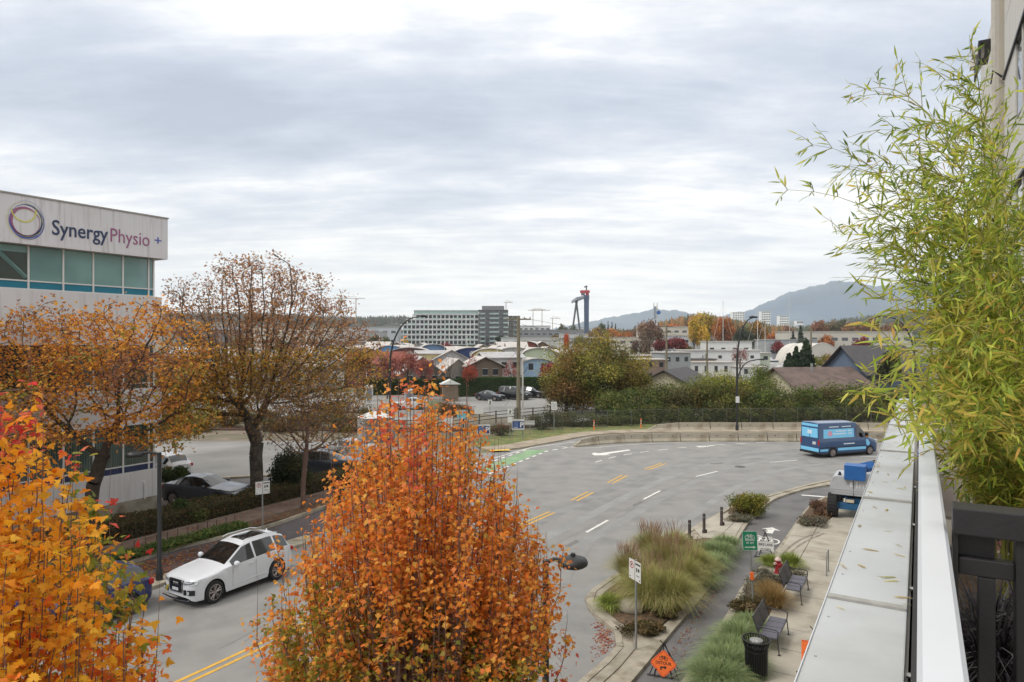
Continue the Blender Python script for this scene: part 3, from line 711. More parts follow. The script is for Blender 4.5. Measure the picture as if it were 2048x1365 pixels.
def part_leaves(parent, tpl, m, pos, R, sc, cols, nmax=300, variants=10, keep=None):
    """the nmax leaves that show largest become single leaf objects, the rest one joined part. positions in the parent's frame (no rotation)"""
    off = np.array(parent.location); wp = pos + off - np.array([0, 0, H])
    y = wp[:, 1]; px = wp[:, 0] / np.maximum(y, .1) * F; py = -wp[:, 2] / np.maximum(y, .1) * F
    inf = (y > .2) & (np.abs(px) < 1024) & (np.abs(py) < 682)
    size = np.where(inf, sc / np.linalg.norm(wp, axis=1), 0); order = np.argsort(-size)[:nmax]; order = order[size[order] > 0]
    rest = np.ones(len(pos), bool); rest[order] = False
    leafmesh('foliage', m, tpl, pos[rest], R[rest], sc[rest], cols[rest], parent)
    # group the singled-out leaves by colour into a few shared meshes
    lum = cols[order] @ np.array([1.0, -1.2, .3]); rk = np.argsort(np.argsort(lum)); g = (rk * variants // max(1, len(order)))
    tv_, tf = tpl
    for v in range(variants):
        sel = order[g == v]
        if len(sel) == 0: continue
        sub = [sel[k::3] for k in range(3)]
        for ss in sub:
            if len(ss) == 0: continue
            c = np.median(cols[ss], axis=0); tw = tv_.copy(); tw[:, 2] += .12 * rng.normal() * tw[:, 1] ** 2
            o = mesh_np('leaf', tw, tf, m, None, np.repeat(c[None], len(tf), 0)); me = o.data; bpy.data.objects.remove(o)
            for i in ss:
                o = bpy.data.objects.new('leaf', me); COL.objects.link(o); o.parent = parent
                M4 = np.eye(4); M4[:3, :3] = R[i] * sc[i]; M4[:3, 3] = pos[i]; o.matrix_basis = Matrix(M4.tolist())
# ================================================================ balcony and our own building
def N3(n_, t, z): x, y = nt(n_, t); return (x, y, z)
whitem = mat('white_cladding', (206, 202, 194), rough=.7, var=.05, scale=.6, bump=.05)
capm = mat('parapet_metal', (178, 180, 180), rough=.42, var=.10, scale=3.2, bump=.08, bscale=9, spec=.5, c2=(160, 160, 156), c2f=.60, detail=10)
railm = mat('rail_white_metal', (200, 202, 206), rough=.35, var=.03, scale=3, spec=.5)
blackwood = mat('black_painted_wood', (40, 38, 39), rough=.5, var=.15, scale=8, bump=.08, bscale=60, spec=.4)
darkmetal = mat('dark_metal', (38, 38, 40), rough=.5, var=.1, scale=6, spec=.4)
DECK = H - 1.6
# parapet wall of the balcony: body + capping sheets as parts
par = thing('balcony_parapet', 'pale grey metal capped parapet wall running away along the balcony edge', 'parapet', N3(-.12, 0, 0), RA)
def L(n_, t, z): return (t, -(n_ + .12), z)    # parapet-frame coordinates from street n,t and world z
ztop = H - .70
mb = MB(); mb.box(-3, -(-.022 + .12), 0, 9.5, -(-.19 + .12), ztop - .03); mb.build('wall', whitem, par)
seams = [-3.0, -1.3, .77, 2.05, 3.42, 4.95, 6.5, 8.1, 9.6]
k_ = ztop
for a, b in zip(seams[:-1], seams[1:]):
    m_ = MB(); m_.box(a + .004, .088 - .18, k_ - .05, b - .004, .100, k_); m_.build('capping_sheet', capm, par, bevel=.004)
for a in seams[1:-1]:
    m_ = MB(); m_.box(a - .012, .090 - .18, k_ + .0005, a + .012, .096, k_ + .007); m_.build('seam_cover', mat('seam_sealant', (150, 148, 142), rough=.8, var=.2, scale=20), par)
for a in np.arange(1.0, 9.2, .31): MB().lathe([(.004, 0), (.003, .002), (.001, .0025)], (a + .03 * math.sin(a * 9), .094 - .18 + .165, k_), 6).build('rivet', mat('rivet_grey', (150, 150, 148), rough=.4), par)
MB().box(-3, .0985, k_ + .0004, 9.4, .1006, k_ + .004).build('fold_highlight', railm, par)  # paler strip on the capping's folded edge, its highlight put into the colour
# thin wire lying across the capping
wr = MB(); P0 = N3(-.215, .83, ztop + .012); P1 = N3(-.16, .86, ztop + .006); P2 = N3(-.03, .84, ztop + .006)
wr.tube([P0, N3(-.19, .80, ztop + .02), P1, P2], .0012, 5); wr.tube([P0, N3(-.17, .77, ztop + .006), N3(-.03, .72, ztop + .006)], .0012, 5)
props(wr.build('wire', mat('thin_white_wire', (214, 214, 210), rough=.5)), 'thin pale wire lying across the near end of the parapet capping', 'wire')
# fallen bamboo leaves on the capping
nl = 38; tt = 1.9 + rng.random(nl) ** 1.2 * 4.5; nn_ = -.20 + .17 * rng.random(nl); pos = np.array([N3(a, b, ztop + .004) for a, b in zip(nn_, tt)])
q = rng.random(nl) * 6.28; R_ = np.stack([np.c_[np.cos(q), np.sin(q), 0 * q], np.c_[-np.sin(q), np.cos(q), 0 * q], np.c_[0 * q, 0 * q, 1 + 0 * q]], axis=2)
o = leafmesh('fallen_bamboo_leaves', leafm, BAMB, pos, R_, .03 + .05 * rng.random(nl), pal(nl, [(212, 200, 140), (200, 180, 120), (190, 176, 150)], None, .1), None)
props(o, 'dry yellow bamboo leaves scattered on the parapet capping', 'leaves')
# railing: wide white top rail over a dark slot with posts
rail = thing('balcony_railing', 'smooth white top rail of the balcony railing beside the grey parapet', 'railing', N3(.03, 0, DECK), RA)
zr = 1.6 - .5
prof = [(-.032, -.05), (-.034, -.012), (-.026, -.002), (.026, -.002), (.034, -.012), (.032, -.05)]
mb = MB(); n_ = len(prof); i = 0
for t_ in (-1.5, 4.85): mb.v += [(t_, -p[0], zr + p[1]) for p in prof]
for k in range(n_): mb.f.append((k, (k + 1) % n_, n_ + (k + 1) % n_, n_ + k))
mb.f.append(tuple(range(n_))[::-1]); mb.f.append(tuple(range(n_, 2 * n_))); mb.build('top_rail', railm, rail, smooth=40)
for t_ in (.1, 1.35, 2.6, 3.85, 4.8): MB().box(t_ - .02, -.02, 0, t_ + .02, .02, zr - .05).build('post', darkmetal, rail)
MB().box(-1.5, .036, .35, 4.85, .046, zr - .20).build('infill_panel', mat('dark_panel', (46, 44, 44), rough=.6), rail)
for t_ in (.4, 1.0, 1.7, 2.3, 3.1, 3.9): MB().tube([(t_, .046, zr - .22), (t_, .056, zr - .22)], .006, 6).build('bolt', mat('steel', (160, 160, 158), rough=.35, metal=.8), rail)
# balcony deck with red brick pavers
deck = MB().box(0, -2.0, DECK - .25, 24, -.02, DECK - .03)
dk = deck.build('balcony_deck', conc, None); dk.rotation_euler = (0, 0, RA); dk['kind'] = 'structure'
brickm = mat('red_paver', (118, 72, 62), rough=.9, var=.25, scale=6, bump=.4, bscale=50, c2=(96, 62, 56), c2f=.5)
for i in range(26):
    for j in range(18):
        x0 = 1.9 + i * .21 + (.105 if j % 2 else 0); y0 = -.12 - j * .105
        if y0 - .1 < -1.98: break
        if i > 16 and j < 2: continue
        MB().box(x0, y0 - .097, -.03, x0 + .202, y0, 0.0 + random.uniform(-.002, .002)).build('brick', brickm, dk)
for o in dk.children: o.location.z = DECK
struct('balcony_deck_paving', MB().prism([nt(.02, 7.4), nt(2.0, 7.4), nt(2.0, 24), nt(.02, 24)], DECK - .03, DECK, bottom=False), mat('deck_tiles', (128, 118, 108), rough=.85, var=.15, scale=2))
# black slatted screen across the balcony
fe = thing('balcony_screen', 'black painted timber screen with wide posts beside the white rail end', 'fence', N3(.075, 2.19, DECK), RA - math.pi / 2)
# local x = across (towards our building), y = away along the street
zt = 1.6 - .44
bt = blackwood
for nm, b in (('top_rail', (0, -.045, zt - .07, 1.85, .045, zt)), ('cross_rail', (.0135, -.02, zt - .18, .1355, .02, zt - .134)), ('cross_rail', (.2405, -.02, zt - .18, 1.85, .02, zt - .134)), ('bottom_rail', (.0, -.03, .06, 1.85, .03, .13))):
    MB().box(*b).build(nm, bt, fe, bevel=.004)
for x0, w_ in ((0, .013), (.136, .104), (.42, .09), (.63, .09), (.84, .09)):
    MB().box(x0, -.032, .131, x0 + w_, .032, zt - .071).build('post', bt, fe, bevel=.004)
MB().box(.0135, .004, zt - .133, .095, .018, zt - .071).build('panel', bt, fe)
for x0 in (.057, .32, .55): MB().box(x0, -.018, .131, x0 + .038, .018, zt - .181).build('slat', bt, fe, bevel=.003)
# bamboo planter
pl = thing('bamboo_planter', 'grey concrete planter box holding the bamboo beside the rail', 'planter', (*nt(.46, 4.35), DECK), RA)
mb = MB(); mb.box(-.75, -.36, 0, .75, -.31, .32); mb.box(-.75, .31, 0, .75, .36, .32); mb.box(-.75, -.31, 0, -.70, .31, .32); mb.box(.70, -.31, 0, .75, .31, .32)
mb.build('box', mat('planter_concrete', (120, 116, 110), rough=.9, var=.15, scale=5, bump=.2), pl, bevel=.004); MB().box(-.7, -.31, .02, .7, .31, .26).build('soil', soil, pl)
pm = mat('pebbled_planter', (122, 116, 106), rough=.9, var=.3, scale=40, bump=.8, bscale=90)
pk = thing('grass_planter', 'round edged pebble finish planter with black grass behind the screen', 'planter', (*nt(.42, 2.75), DECK), RA)
MB().prism([(-.24, -.34), (.24, -.34), (.24, .34), (-.24, .34)], 0, .52).build('box', pm, pk, bevel=.02); MB().box(-.2, -.3, .521, .2, .3, .53).build('soil', soil, pk)
for k, (dn, dt, lb) in enumerate(((.2, -.1, 'black mondo grass clump hanging over the planter edge nearest the white rail'), (.42, .0, 'black mondo grass clump in the middle of the pebbled planter'), (.64, .08, 'black mondo grass clump on the house side of the pebbled planter'))):
    tuft('black_grass', lb, (*nt(.0 + dn, 2.75 + dt), DECK + .53), 'black', 1.0)
# wicker sofa, wicker ottoman, stone-topped table with a glass bowl
wick = mat('black_wicker', (44, 38, 36), rough=.6, var=.35, scale=60, bump=.9, bscale=120)
def weave(root, name, x0, x1, z0, z1, y, m, n_=26, flat=0.012):
    mb = MB()
    for k in range(n_):
        z = z0 + (z1 - z0) * k / n_
        for j in range(int((x1 - x0) / .05)):
            xa = x0 + j * .05; o = .006 if (j + k) % 2 else 0
            mb.box(xa, y - flat - o, z, xa + .048, y - o, z + (z1 - z0) / n_ * .8)
    o = mb.build(name, m, root); o['kind'] = 'stuff'; return o
so_ = thing('wicker_sofa', 'dark brown wicker sofa with cushion in the far corner of the balcony', 'sofa', (*nt(1.15, 7.75), DECK), RA - math.pi / 2)
MB().box(-.55, -.4, .08, .75, .4, .36).build('seat', wick, so_, bevel=.02); MB().box(-.55, .25, .36, .75, .42, .84).build('backrest', wick, so_, bevel=.02)
MB().box(-.72, -.4, .08, -.56, .42, .60).build('arm', wick, so_, bevel=.02); MB().box(.76, -.4, .08, .92, .42, .60).build('arm', wick, so_, bevel=.02)
MB().box(-.53, -.38, .365, .73, .24, .46).build('cushion', mat('brown_cushion', (84, 70, 66), rough=.95, var=.12, scale=8, bump=.3), so_, bevel=.02)
weave(so_, 'weave', -.72, .92, .10, .58, -.405, wick, 16)
tb = thing('garden_table', 'low black framed table with a grey marbled stone top', 'table', (*nt(.95, 6.35), DECK), RA - math.pi / 2)
MB().box(-.45, -.38, .46, .5, .38, .49).build('table_top', mat('marbled_stone', (128, 130, 126), rough=.12, var=.3, scale=6, c2=(70, 76, 72), c2f=.52, detail=9, spec=.7), tb, bevel=.004)
for x, y in ((-.42, -.35), (.47, -.35), (-.42, .35), (.47, .35)): MB().box(x - .02, y - .02, 0, x + .02, y + .02, .459).build('leg', darkmetal, tb)
gb = thing('glass_bowl', 'small round green glass bowl on the marbled table top', 'bowl', (*nt(.86, 6.3), DECK + .49))
gm = bpy.data.materials.new('green_glass'); gm.use_nodes = True; pb = gm.node_tree.nodes['Principled BSDF']; pb.inputs['Base Color'].default_value = (.62, .72, .12, 1); pb.inputs['Roughness'].default_value = .05; pb.inputs['Transmission Weight'].default_value = .85; pb.inputs['IOR'].default_value = 1.2
MB().lathe([(.03, 0), (.075, .015), (.10, .05), (.088, .085), (.082, .085), (.094, .05), (.07, .02), (.02, .008)], seg=24).build('bowl', gm, gb, smooth=60)
MB().lathe([(.01, .012), (.068, .022), (.088, .045), (.088, .05)], seg=20).build('liquid', mat('yellow_liquid', (176, 180, 30), rough=.2, var=.1), gb, smooth=60)
wo_ = mat('pale_wicker', (150, 144, 138), rough=.8, var=.2, scale=30, bump=.5, bscale=80)
ot = thing('wicker_pot', 'tall pale woven pot seen through the gap of the black screen', 'plant pot', (*nt(.92, 3.25), DECK))
mb = MB()
for r_ in range(34):
    z = .02 + r_ * .022; rad = .13 + .09 * (z / .75)
    for j in range(30):
        q0 = 2 * math.pi * (j + .04 + (r_ % 2) * .5) / 30; q1 = 2 * math.pi * (j + .90 + (r_ % 2) * .5) / 30; b_ = .006
        p = [(math.cos(q0) * rad, math.sin(q0) * rad), (math.cos((q0 + q1) / 2) * (rad + b_), math.sin((q0 + q1) / 2) * (rad + b_)), (math.cos(q1) * rad, math.sin(q1) * rad)]
        mb.quad((*p[0], z), (*p[1], z), (*p[1], z + .018), (*p[0], z + .018)); mb.quad((*p[1], z), (*p[2], z), (*p[2], z + .018), (*p[1], z + .018))
o = mb.build('weave', wo_, ot); o['kind'] = 'stuff'; MB().lathe([(.12, .0), (.21, .76)], seg=24).build('liner', mat('pot_liner', (60, 56, 54), rough=.9), ot)
# our own building further along: white clad wall set back, corner column, window, trims
wb = thing('apartment_house', 'white clad apartment wall with beige corner column at the right edge', 'building', (*nt(1.95, 0), 0), RA)
def bw(nm, x0, y0, z0, x1, y1, z1, m, **k): return MB().box(x0, y0, z0, x1, y1, z1).build(nm, m, wb, **k)
clad = mat('white_panels', (196, 193, 186), rough=.75, var=.05, scale=.4); beige = mat('beige_column', (176, 168, 154), rough=.8, var=.06, scale=.6)
bw('wall', 7.5, -6, 0, 22.6, -.05, 22, clad)
# siding panels proud of the wall
zz_ = DECK + .05; zi = 0
while zz_ < 21:
    hgt = 1.45 if zi % 2 else 1.9
    xx = 10.0
    while xx < 22.5:
        w_ = 1.25; win = (zi % 2 == 0 and int((xx - 10) / w_) % 5 in (1, 2))
        if not win: bw('panel', xx + .008, -.049, zz_ + .012, min(xx + w_, 22.55) - .008, 0, zz_ + hgt - .012, clad)
        else:
            bw('window', xx + .05, -.048, zz_ + .1, xx + w_ - .05, -.02, zz_ + hgt - .1, glassmat('balcony_glass', (70, 76, 82)))
            bw('window_frame', xx + .008, -.049, zz_ + .012, xx + .049, .005, zz_ + hgt - .012, clad); bw('window_frame', xx + w_ - .049, -.049, zz_ + .012, xx + w_ - .008, .005, zz_ + hgt - .012, clad)
        xx += w_
    if zi % 2 == 0: bw('trim', 10.0, .001, zz_ + hgt - .05, 22.5, .05, zz_ + hgt + .02, darkmetal)
    zz_ += hgt; zi += 1
bw('corner_column', 22.62, -.6, 0, 23.6, .11, 22, beige); bw('downpipe', 23.61, .02, 0, 23.8, .20, 22, mat('pale_pipe', (196, 192, 184), rough=.6))
MB().tube([(22.5, .05, 15.9), (22.5, .25, 16.1), (22.5, .30, 15.75)], [.03, .03, .02], 6).build('wall_lamp_bracket', darkmetal, wb)
aw = MB(); aw.box(24.4, .1, 17.6, 26.4, .46, 17.68); aw.box(24.4, .40, 17.1, 26.4, .46, 17.6)
aw.build('awning', darkmetal, wb); bw('awning_lamp', 24.6, .3, 17.35, 25.0, .6, 17.59, mat('lamp_glass', (220, 216, 208), rough=.4)); bw('awning_lamp', 25.6, .3, 17.35, 26.0, .6, 17.59, mat('lamp_glass', (220, 216, 208), rough=.4))
bw('rear_wall', 24.3, -6, 0, 40, -.6, 22, clad)
# ================================================================ clinic building on the left
cl_ = thing('clinic_building', 'white clinic building with teal window bands and a SynergyPhysio sign on its fascia', 'building', (*nt(-32.5, 20.3), 0), RA)
# local: x along the street (0 = far corner, negative towards us), y = away from the street, facade at y=0 facing -y
wallw = mat('clinic_wall', (204, 203, 204), rough=.8, var=.05, scale=.5, bump=.05, streak=.3, c2=(192, 191, 190), c2f=.62, detail=8)
fasc = mat('clinic_fascia', (206, 204, 206), rough=.75, var=.05, streak=.45, scale=.35, c2=(194, 191, 190), c2f=.62, detail=8)
frm = mat('window_frame_white', (208, 208, 206), rough=.5, var=.03)
gteal = mat('teal_glass', (112, 150, 146), rough=.06, var=.10, scale=.5, spec=.9, c2=(92, 130, 128), c2f=.55)
gdark = mat('dark_green_glass', (58, 72, 66), rough=.06, var=.25, scale=.4, spec=.8, c2=(40, 50, 46), c2f=.5)
tealp = mat('teal_panel', (22, 112, 134), rough=.4, var=.06)
navy = mat('navy_panel', (30, 44, 84), rough=.45, var=.08)
def cb(nm, x0, y0, z0, x1, y1, z1, m, **k): return MB().box(x0, y0, z0, x1, y1, z1).build(nm, m, cl_, **k)
XN = -30
cb('foundation', XN, .02, 0, -.02, 18, 1.15, conc_old)
cb('wall', XN, 0, 1.15, 0, 18, 2.45, wallw); cb('wall', XN, 0, 4.75, 0, 18, 6.45, wallw); cb('wall', XN, 0, 8.62, 0, 18, 10.98, wallw)
cb('glazing_core', XN, .5, 2.45, -.5, 17.5, 4.75, mat('clinic_interior', (52, 56, 54), rough=.9)); cb('glazing_core', XN, .5, 6.45, -.5, 17.5, 8.62, mat('clinic_interior', (52, 56, 54)))
cb('glazing_core', XN, 2.5, 10.98, -2.5, 17.5, 12.85, mat('clinic_ceiling', (70, 84, 80), rough=.9)); cb('interior_ceiling', XN, .2, 12.70, -.4, 2.5, 12.84, mat('office_ceiling', (150, 160, 152), rough=.9))
cb('fascia', XN, -.38, 12.86, .08, 18, 14.86, fasc); cb('roof_flashing', XN, -.42, 14.865, .12, 18.04, 14.93, mat('flashing', (150, 146, 140), rough=.5)); cb('roof', XN, .4, 14.94, -.5, 17.6, 15.02, conc_old)
# glazed bands
mx_ = [-.36, -.62, -1.88, -3.24, -4.52, -5.9]
while mx_[-1] > -22: mx_.append(mx_[-1] - 1.36)
for (z0, zs, z1, gl_, sp_, inset) in ((10.98, 11.36, 12.86, gteal, tealp, .12), (6.45, 6.75, 8.62, gdark, gdark, .10), (2.45, 2.82, 4.75, gdark, navy, .10)):
    for k in range(len(mx_) - 1):
        a, b = mx_[k + 1], mx_[k]
        g_ = gl_
        if gl_ is gteal and k == 5: g_ = gdark
        cb('window', a + .04, inset, zs + .03, b - .04, inset + .03, z1 - .01, g_)
        cb('spandrel', a + .04, inset - .01, z0 + .06, b - .04, inset + .03, zs - .03, sp_)
    for a in mx_: cb('mullion', a - .035, inset - .05, z0 + .055, a + .035, inset + .06, z1 - .002, frm)
    cb('sill', XN, inset - .09, z0 - .0, -.34, inset + .05, z0 + .052, frm); cb('transom', XN, inset - .045, zs - .028, -.37, inset + .031, zs + .028, frm)
    cb('side_glazing', -.37, inset + .07, z0 + .06, -.345, 2.4, z1 - .01, gl_ if gl_ is gteal else gdark)
# diagonal brace and ceiling strip seen in the nearest dark pane
MB().tube([(-7.2, .11, 12.7), (-5.98, .11, 11.5)], .085, 4).build('brace', gteal, cl_)
cb('blind', -7.25, .112, 12.55, -5.95, .119, 12.84, gteal)
for k in range(40):   # ribbed blinds of the ground floor glass
    x = -1.0 - k * .11; cb('blind_slat', x, .088, 2.86, x + .02, .0985, 4.7, mat('green_blind', (78, 108, 98), rough=.6))
# rust streaks under the fascia lettering: thin stain panels
# sign: lettering and ring logo on the fascia face (y = -.38, facing -y)
M0 = Matrix(((1, 0, 0, 0), (0, 0, -1, -.385), (0, 1, 0, 0), (0, 0, 0, 1)))
def SM(x, z): m_ = M0.copy(); m_.translation = (x, -.385, z); return m_
ink = mat('navy_ink', (40, 56, 88), rough=.5, var=.04); plum = mat('plum_ink', (146, 84, 122), rough=.5, var=.04); lil = mat('blue_violet_ink', (84, 94, 168), rough=.5, var=.04)
text('sign_lettering', 'Synergy', .92, ink, cl_, SM(-5.20, 13.40), bold=.008, ext=.015, width=2.36, align='LEFT')
text('sign_lettering', 'Physio', .92, plum, cl_, SM(-2.72, 13.40), bold=-.004, ext=.015, width=1.86, align='LEFT')
text('sign_lettering', '+', .62, lil, cl_, SM(-.60, 13.52), bold=.003, ext=.015, width=.34, align='LEFT')
def ringband(cx, cz, r0, ex, ez, w0, w1, ph, m, a0=0, a1=360, n_=56):
    mb = MB(); pr = None
    for k in range(n_ + 1):
        q = math.radians(a0 + (a1 - a0) * k / n_); w = w0 + (w1 - w0) * (.5 + .5 * math.cos(q - math.radians(ph)))
        i_ = (cx + (r0 * ex - w) * math.cos(q), cz + (r0 * ez - w) * math.sin(q)); o_ = (cx + (r0 * ex + w) * math.cos(q), cz + (r0 * ez + w) * math.sin(q))
        if pr:
            for y in (-.395,): mb.quad((pr[0][0], y, pr[0][1]), (i_[0], y, i_[1]), (o_[0], y, o_[1]), (pr[1][0], y, pr[1][1]))
        pr = (i_, o_)
    return mb.build('sign_ring', m, cl_)
lx, lz = -6.22, 13.84
ylw = mat('yellow_green_ink', (206, 200, 96), rough=.5, var=.04)
ringband(lx + .03, lz, .66, .92, 1.0, .006, .05, -60, ink); ringband(lx, lz - .06, .60, .9, .98, .008, .07, 175, plum)
for o_ in (ringband(lx + .05, lz - .03, .70, .9, 1.02, .004, .05, -50, lil),): o_.location.y = -.002
for o_ in (ringband(lx - .02, lz - .02, .76, .9, 1.0, .006, .008, 0, ylw), ringband(lx - .06, lz + .42, .50, .9, .95, .012, .03, -70, ylw, 180, 372)): o_.location.y = -.004
for o_ in (ringband(lx + .04, lz + .04, .78, .86, 1.0, .003, .006, 0, lil), ringband(lx, lz - .1, .70, .95, .8, .003, .006, 0, ylw)): o_.location.y = -.006
MB().tube([(-.9, -.05, 1.1), (-.9, -.05, 1.9), (-.9, .02, 1.95)], .04, 6).build('vent_pipe', frm, cl_)

# ---------------------------------------------------------------- hedge, low fence, verge plants along the far-left pavement
hcol = [(92, 84, 56), (78, 82, 50), (108, 86, 58), (70, 70, 46)]
hl = thing('clipped_hedge', 'long low brownish clipped hedge between the parking lot and the footpath', 'hedge', (*nt(-30.8, 20), 0), RA)
hn = 30000; hp = np.c_[rng.random(hn) * 30 - 12, rng.random(hn) * 1.9 - .95, rng.random(hn) * .75]
# keep shell
face = rng.integers(0, 4, hn); hp[face == 0, 2] = .72 + .06 * rng.random((face == 0).sum()); hp[face == 1, 2] = .74 + .05 * rng.random((face == 1).sum()); hp[face == 2, 1] = -.95 + .08 * rng.random((face == 2).sum()); hp[face == 3, 1] = .9
hp[:, 2] += .09 * smooth_noise(hp * np.array([1, 1, 0]), 1.6, 3) if 'smooth_noise' in globals() else .05 * np.sin(hp[:, 0] * 1.7)
cl__ = np.clip(pal(hn, hcol, None, .2), .004, 1)
leafmesh('foliage', leafm_far, KITE, hp, rotmats(hn, np.array([[0, -.4, .9]]), .9), .085 + .05 * rng.random(hn), cl__, hl)
MB().box(-12, -.85, 0, 18, .85, .66).build('light_block_core', mat('hedge_core', (62, 54, 40), rough=.95, var=.4, scale=9, bump=.8), hl)  # solid core added inside the leaves to block light, in dark twig brown
lw_ = thing('lot_edge_wall', 'low dark timber edging behind the hedge beside the parked dark car', 'wall', (*nt(-32.05, 24), 0), RA)
MB().box(-10, -.06, 0, 11, .06, .55).build('board', mat('dark_timber', (56, 46, 42), rough=.85, var=.2, scale=3), lw_)
# low hoop fence by the footpath
hf = thing('low_fence', 'low thin metal border fence along the green groundcover by the footpath', 'fence', (*nt(-27.72, 17), .11), RA)
for k in range(20):
    MB().box(-5.2 + k * .48, -.012, 0, -5.18 + k * .48, .012, .5).build('post', mat('rusty_metal', (70, 52, 46), rough=.8), hf)
MB().tube([(-5.2, 0, .5), (1, 0, .5), (4.0, 0, .5)], .012, 5).build('rail', mat('rail_metal', (120, 108, 98), rough=.6), hf)
hf2 = dup(hf, (*nt(-27.72, 26.3), .11), label='short piece of low border fence near the parking sign post'); hf2.scale = (.2, 1, 1)
gc = thing('groundcover_bed', 'strip of green leafy groundcover between kerb and low border fence', 'plants', (*nt(-27.2, 17), .11), RA)
n_ = 9000; gp = np.c_[rng.random(n_) * 10.5 - 6.5, rng.random(n_) * .95 - .5, .04 + .22 * rng.random(n_)]
leafmesh('foliage', leafm_far, KITE, gp, rotmats(n_, np.array([[0, 0, 1.2]]), .8), .09 + .05 * rng.random(n_), np.clip(pal(n_, [(84, 106, 52), (98, 118, 60), (70, 92, 46), (116, 116, 62)], None, .15), .004, 1), gc)['kind'] = 'stuff'
for k, (t0, lb) in enumerate(((27.2, 'dark rounded shrub beside the short border fence near the parking sign'), (28.3, 'second dark verge shrub past the parking sign'), (29.3, 'third dark verge shrub, slimmer, in the brown verge strip'), (30.5, 'fourth dark verge shrub nearest the bare street tree'))):
    bush('verge_shrub', (*nt(-27.25, t0), .1), (.42, .42, .85 - .1 * (k % 2)), [(58, 66, 44), (70, 74, 50), (84, 80, 52)], lb, 900, .09)
bush('evergreen_shrub', (-12.9, 39.6, 0), (1.5, 1.4, 3.0), [(52, 62, 42), (66, 74, 50), (78, 80, 52)], 'large dark evergreen shrub right of the big maple trunk', 6500, .13, lobes=24)
bush('round_shrub', (*G(345, 975), 0), (1.0, 1.0, 1.5), [(64, 82, 40), (80, 92, 46)], 'rounded green shrub at the clinic corner beside the gravel lot', 2600, .11)
bush('trailing_shrub', (-15.7, 32.9, 0), (1.1, .7, 1.3), [(74, 92, 48), (96, 104, 56)], 'loose green shrub spilling over the hedge by the dark car', 2200, .10)
# ================================================================ vehicles
def carpaint(name, c, **k): return mat(name, c, rough=.28, var=.02, scale=.5, spec=.6, coat=.6, **k)
cglass = mat('car_glass', (22, 26, 28), rough=.04, var=.3, scale=1.2, spec=.9); rubber = mat('tyre_rubber', (34, 34, 35), rough=.85, var=.1, scale=20, bump=.2)
rimm = mat('alloy_rim', (150, 140, 136), rough=.35, metal=.7, var=.05); blk = mat('black_plastic', (24, 24, 25), rough=.5, var=.1); chrome = mat('chrome', (190, 190, 192), rough=.15, metal=1, var=0)
lampw = mat('headlamp_glass', (176, 182, 186), rough=.08, spec=.9, var=.2, scale=12); lampr = mat('tail_lamp_red', (168, 30, 30), rough=.25, var=.1); amber = mat('amber_lamp', (224, 140, 50), rough=.3)
def wheel(parent, x, y, r, w=.23, side=1, spokes=5, simple=False):
    MB().lathe([(r * .66, -w * .5), (r * .93, -w * .5), (r, -w * .36), (r, w * .36), (r * .93, w * .5), (r * .66, w * .5)], (x, y, r), 24, 'y').build('tyre', rubber, parent, smooth=40)
    w_ = MB(); yo = y + side * w * .42
    w_.lathe([(r * .70, -.02), (r * .70, .02), (r * .62, .025), (r * .60, -.02)], (x, yo, r), 24, 'y'); w_.lathe([(.001, -.03), (r * .16, -.03), (r * .16, .035 * 1), (.001, .035)], (x, yo, r), 12, 'y')
    for k in range(spokes):
        for dq in (-.16, .16):
            q = 2 * math.pi * k / spokes + .3; a = q + dq * .5; b = q + dq * 1.3
            w_.tube([(x + r * .1 * math.cos(a), yo + side * .022, r + r * .1 * math.sin(a)), (x + r * .66 * math.cos(b), yo + side * .012, r + r * .66 * math.sin(b))], .022 * r / .36, 4)
    o = w_.build('rim', rimm, parent, smooth=40)
    MB().lathe([(.001, -.01), (r * .64, -.01), (r * .64, .0), (.001, .0)], (x, y + side * w * .12, r), 16, 'y').build('brake_disc', blk, parent)
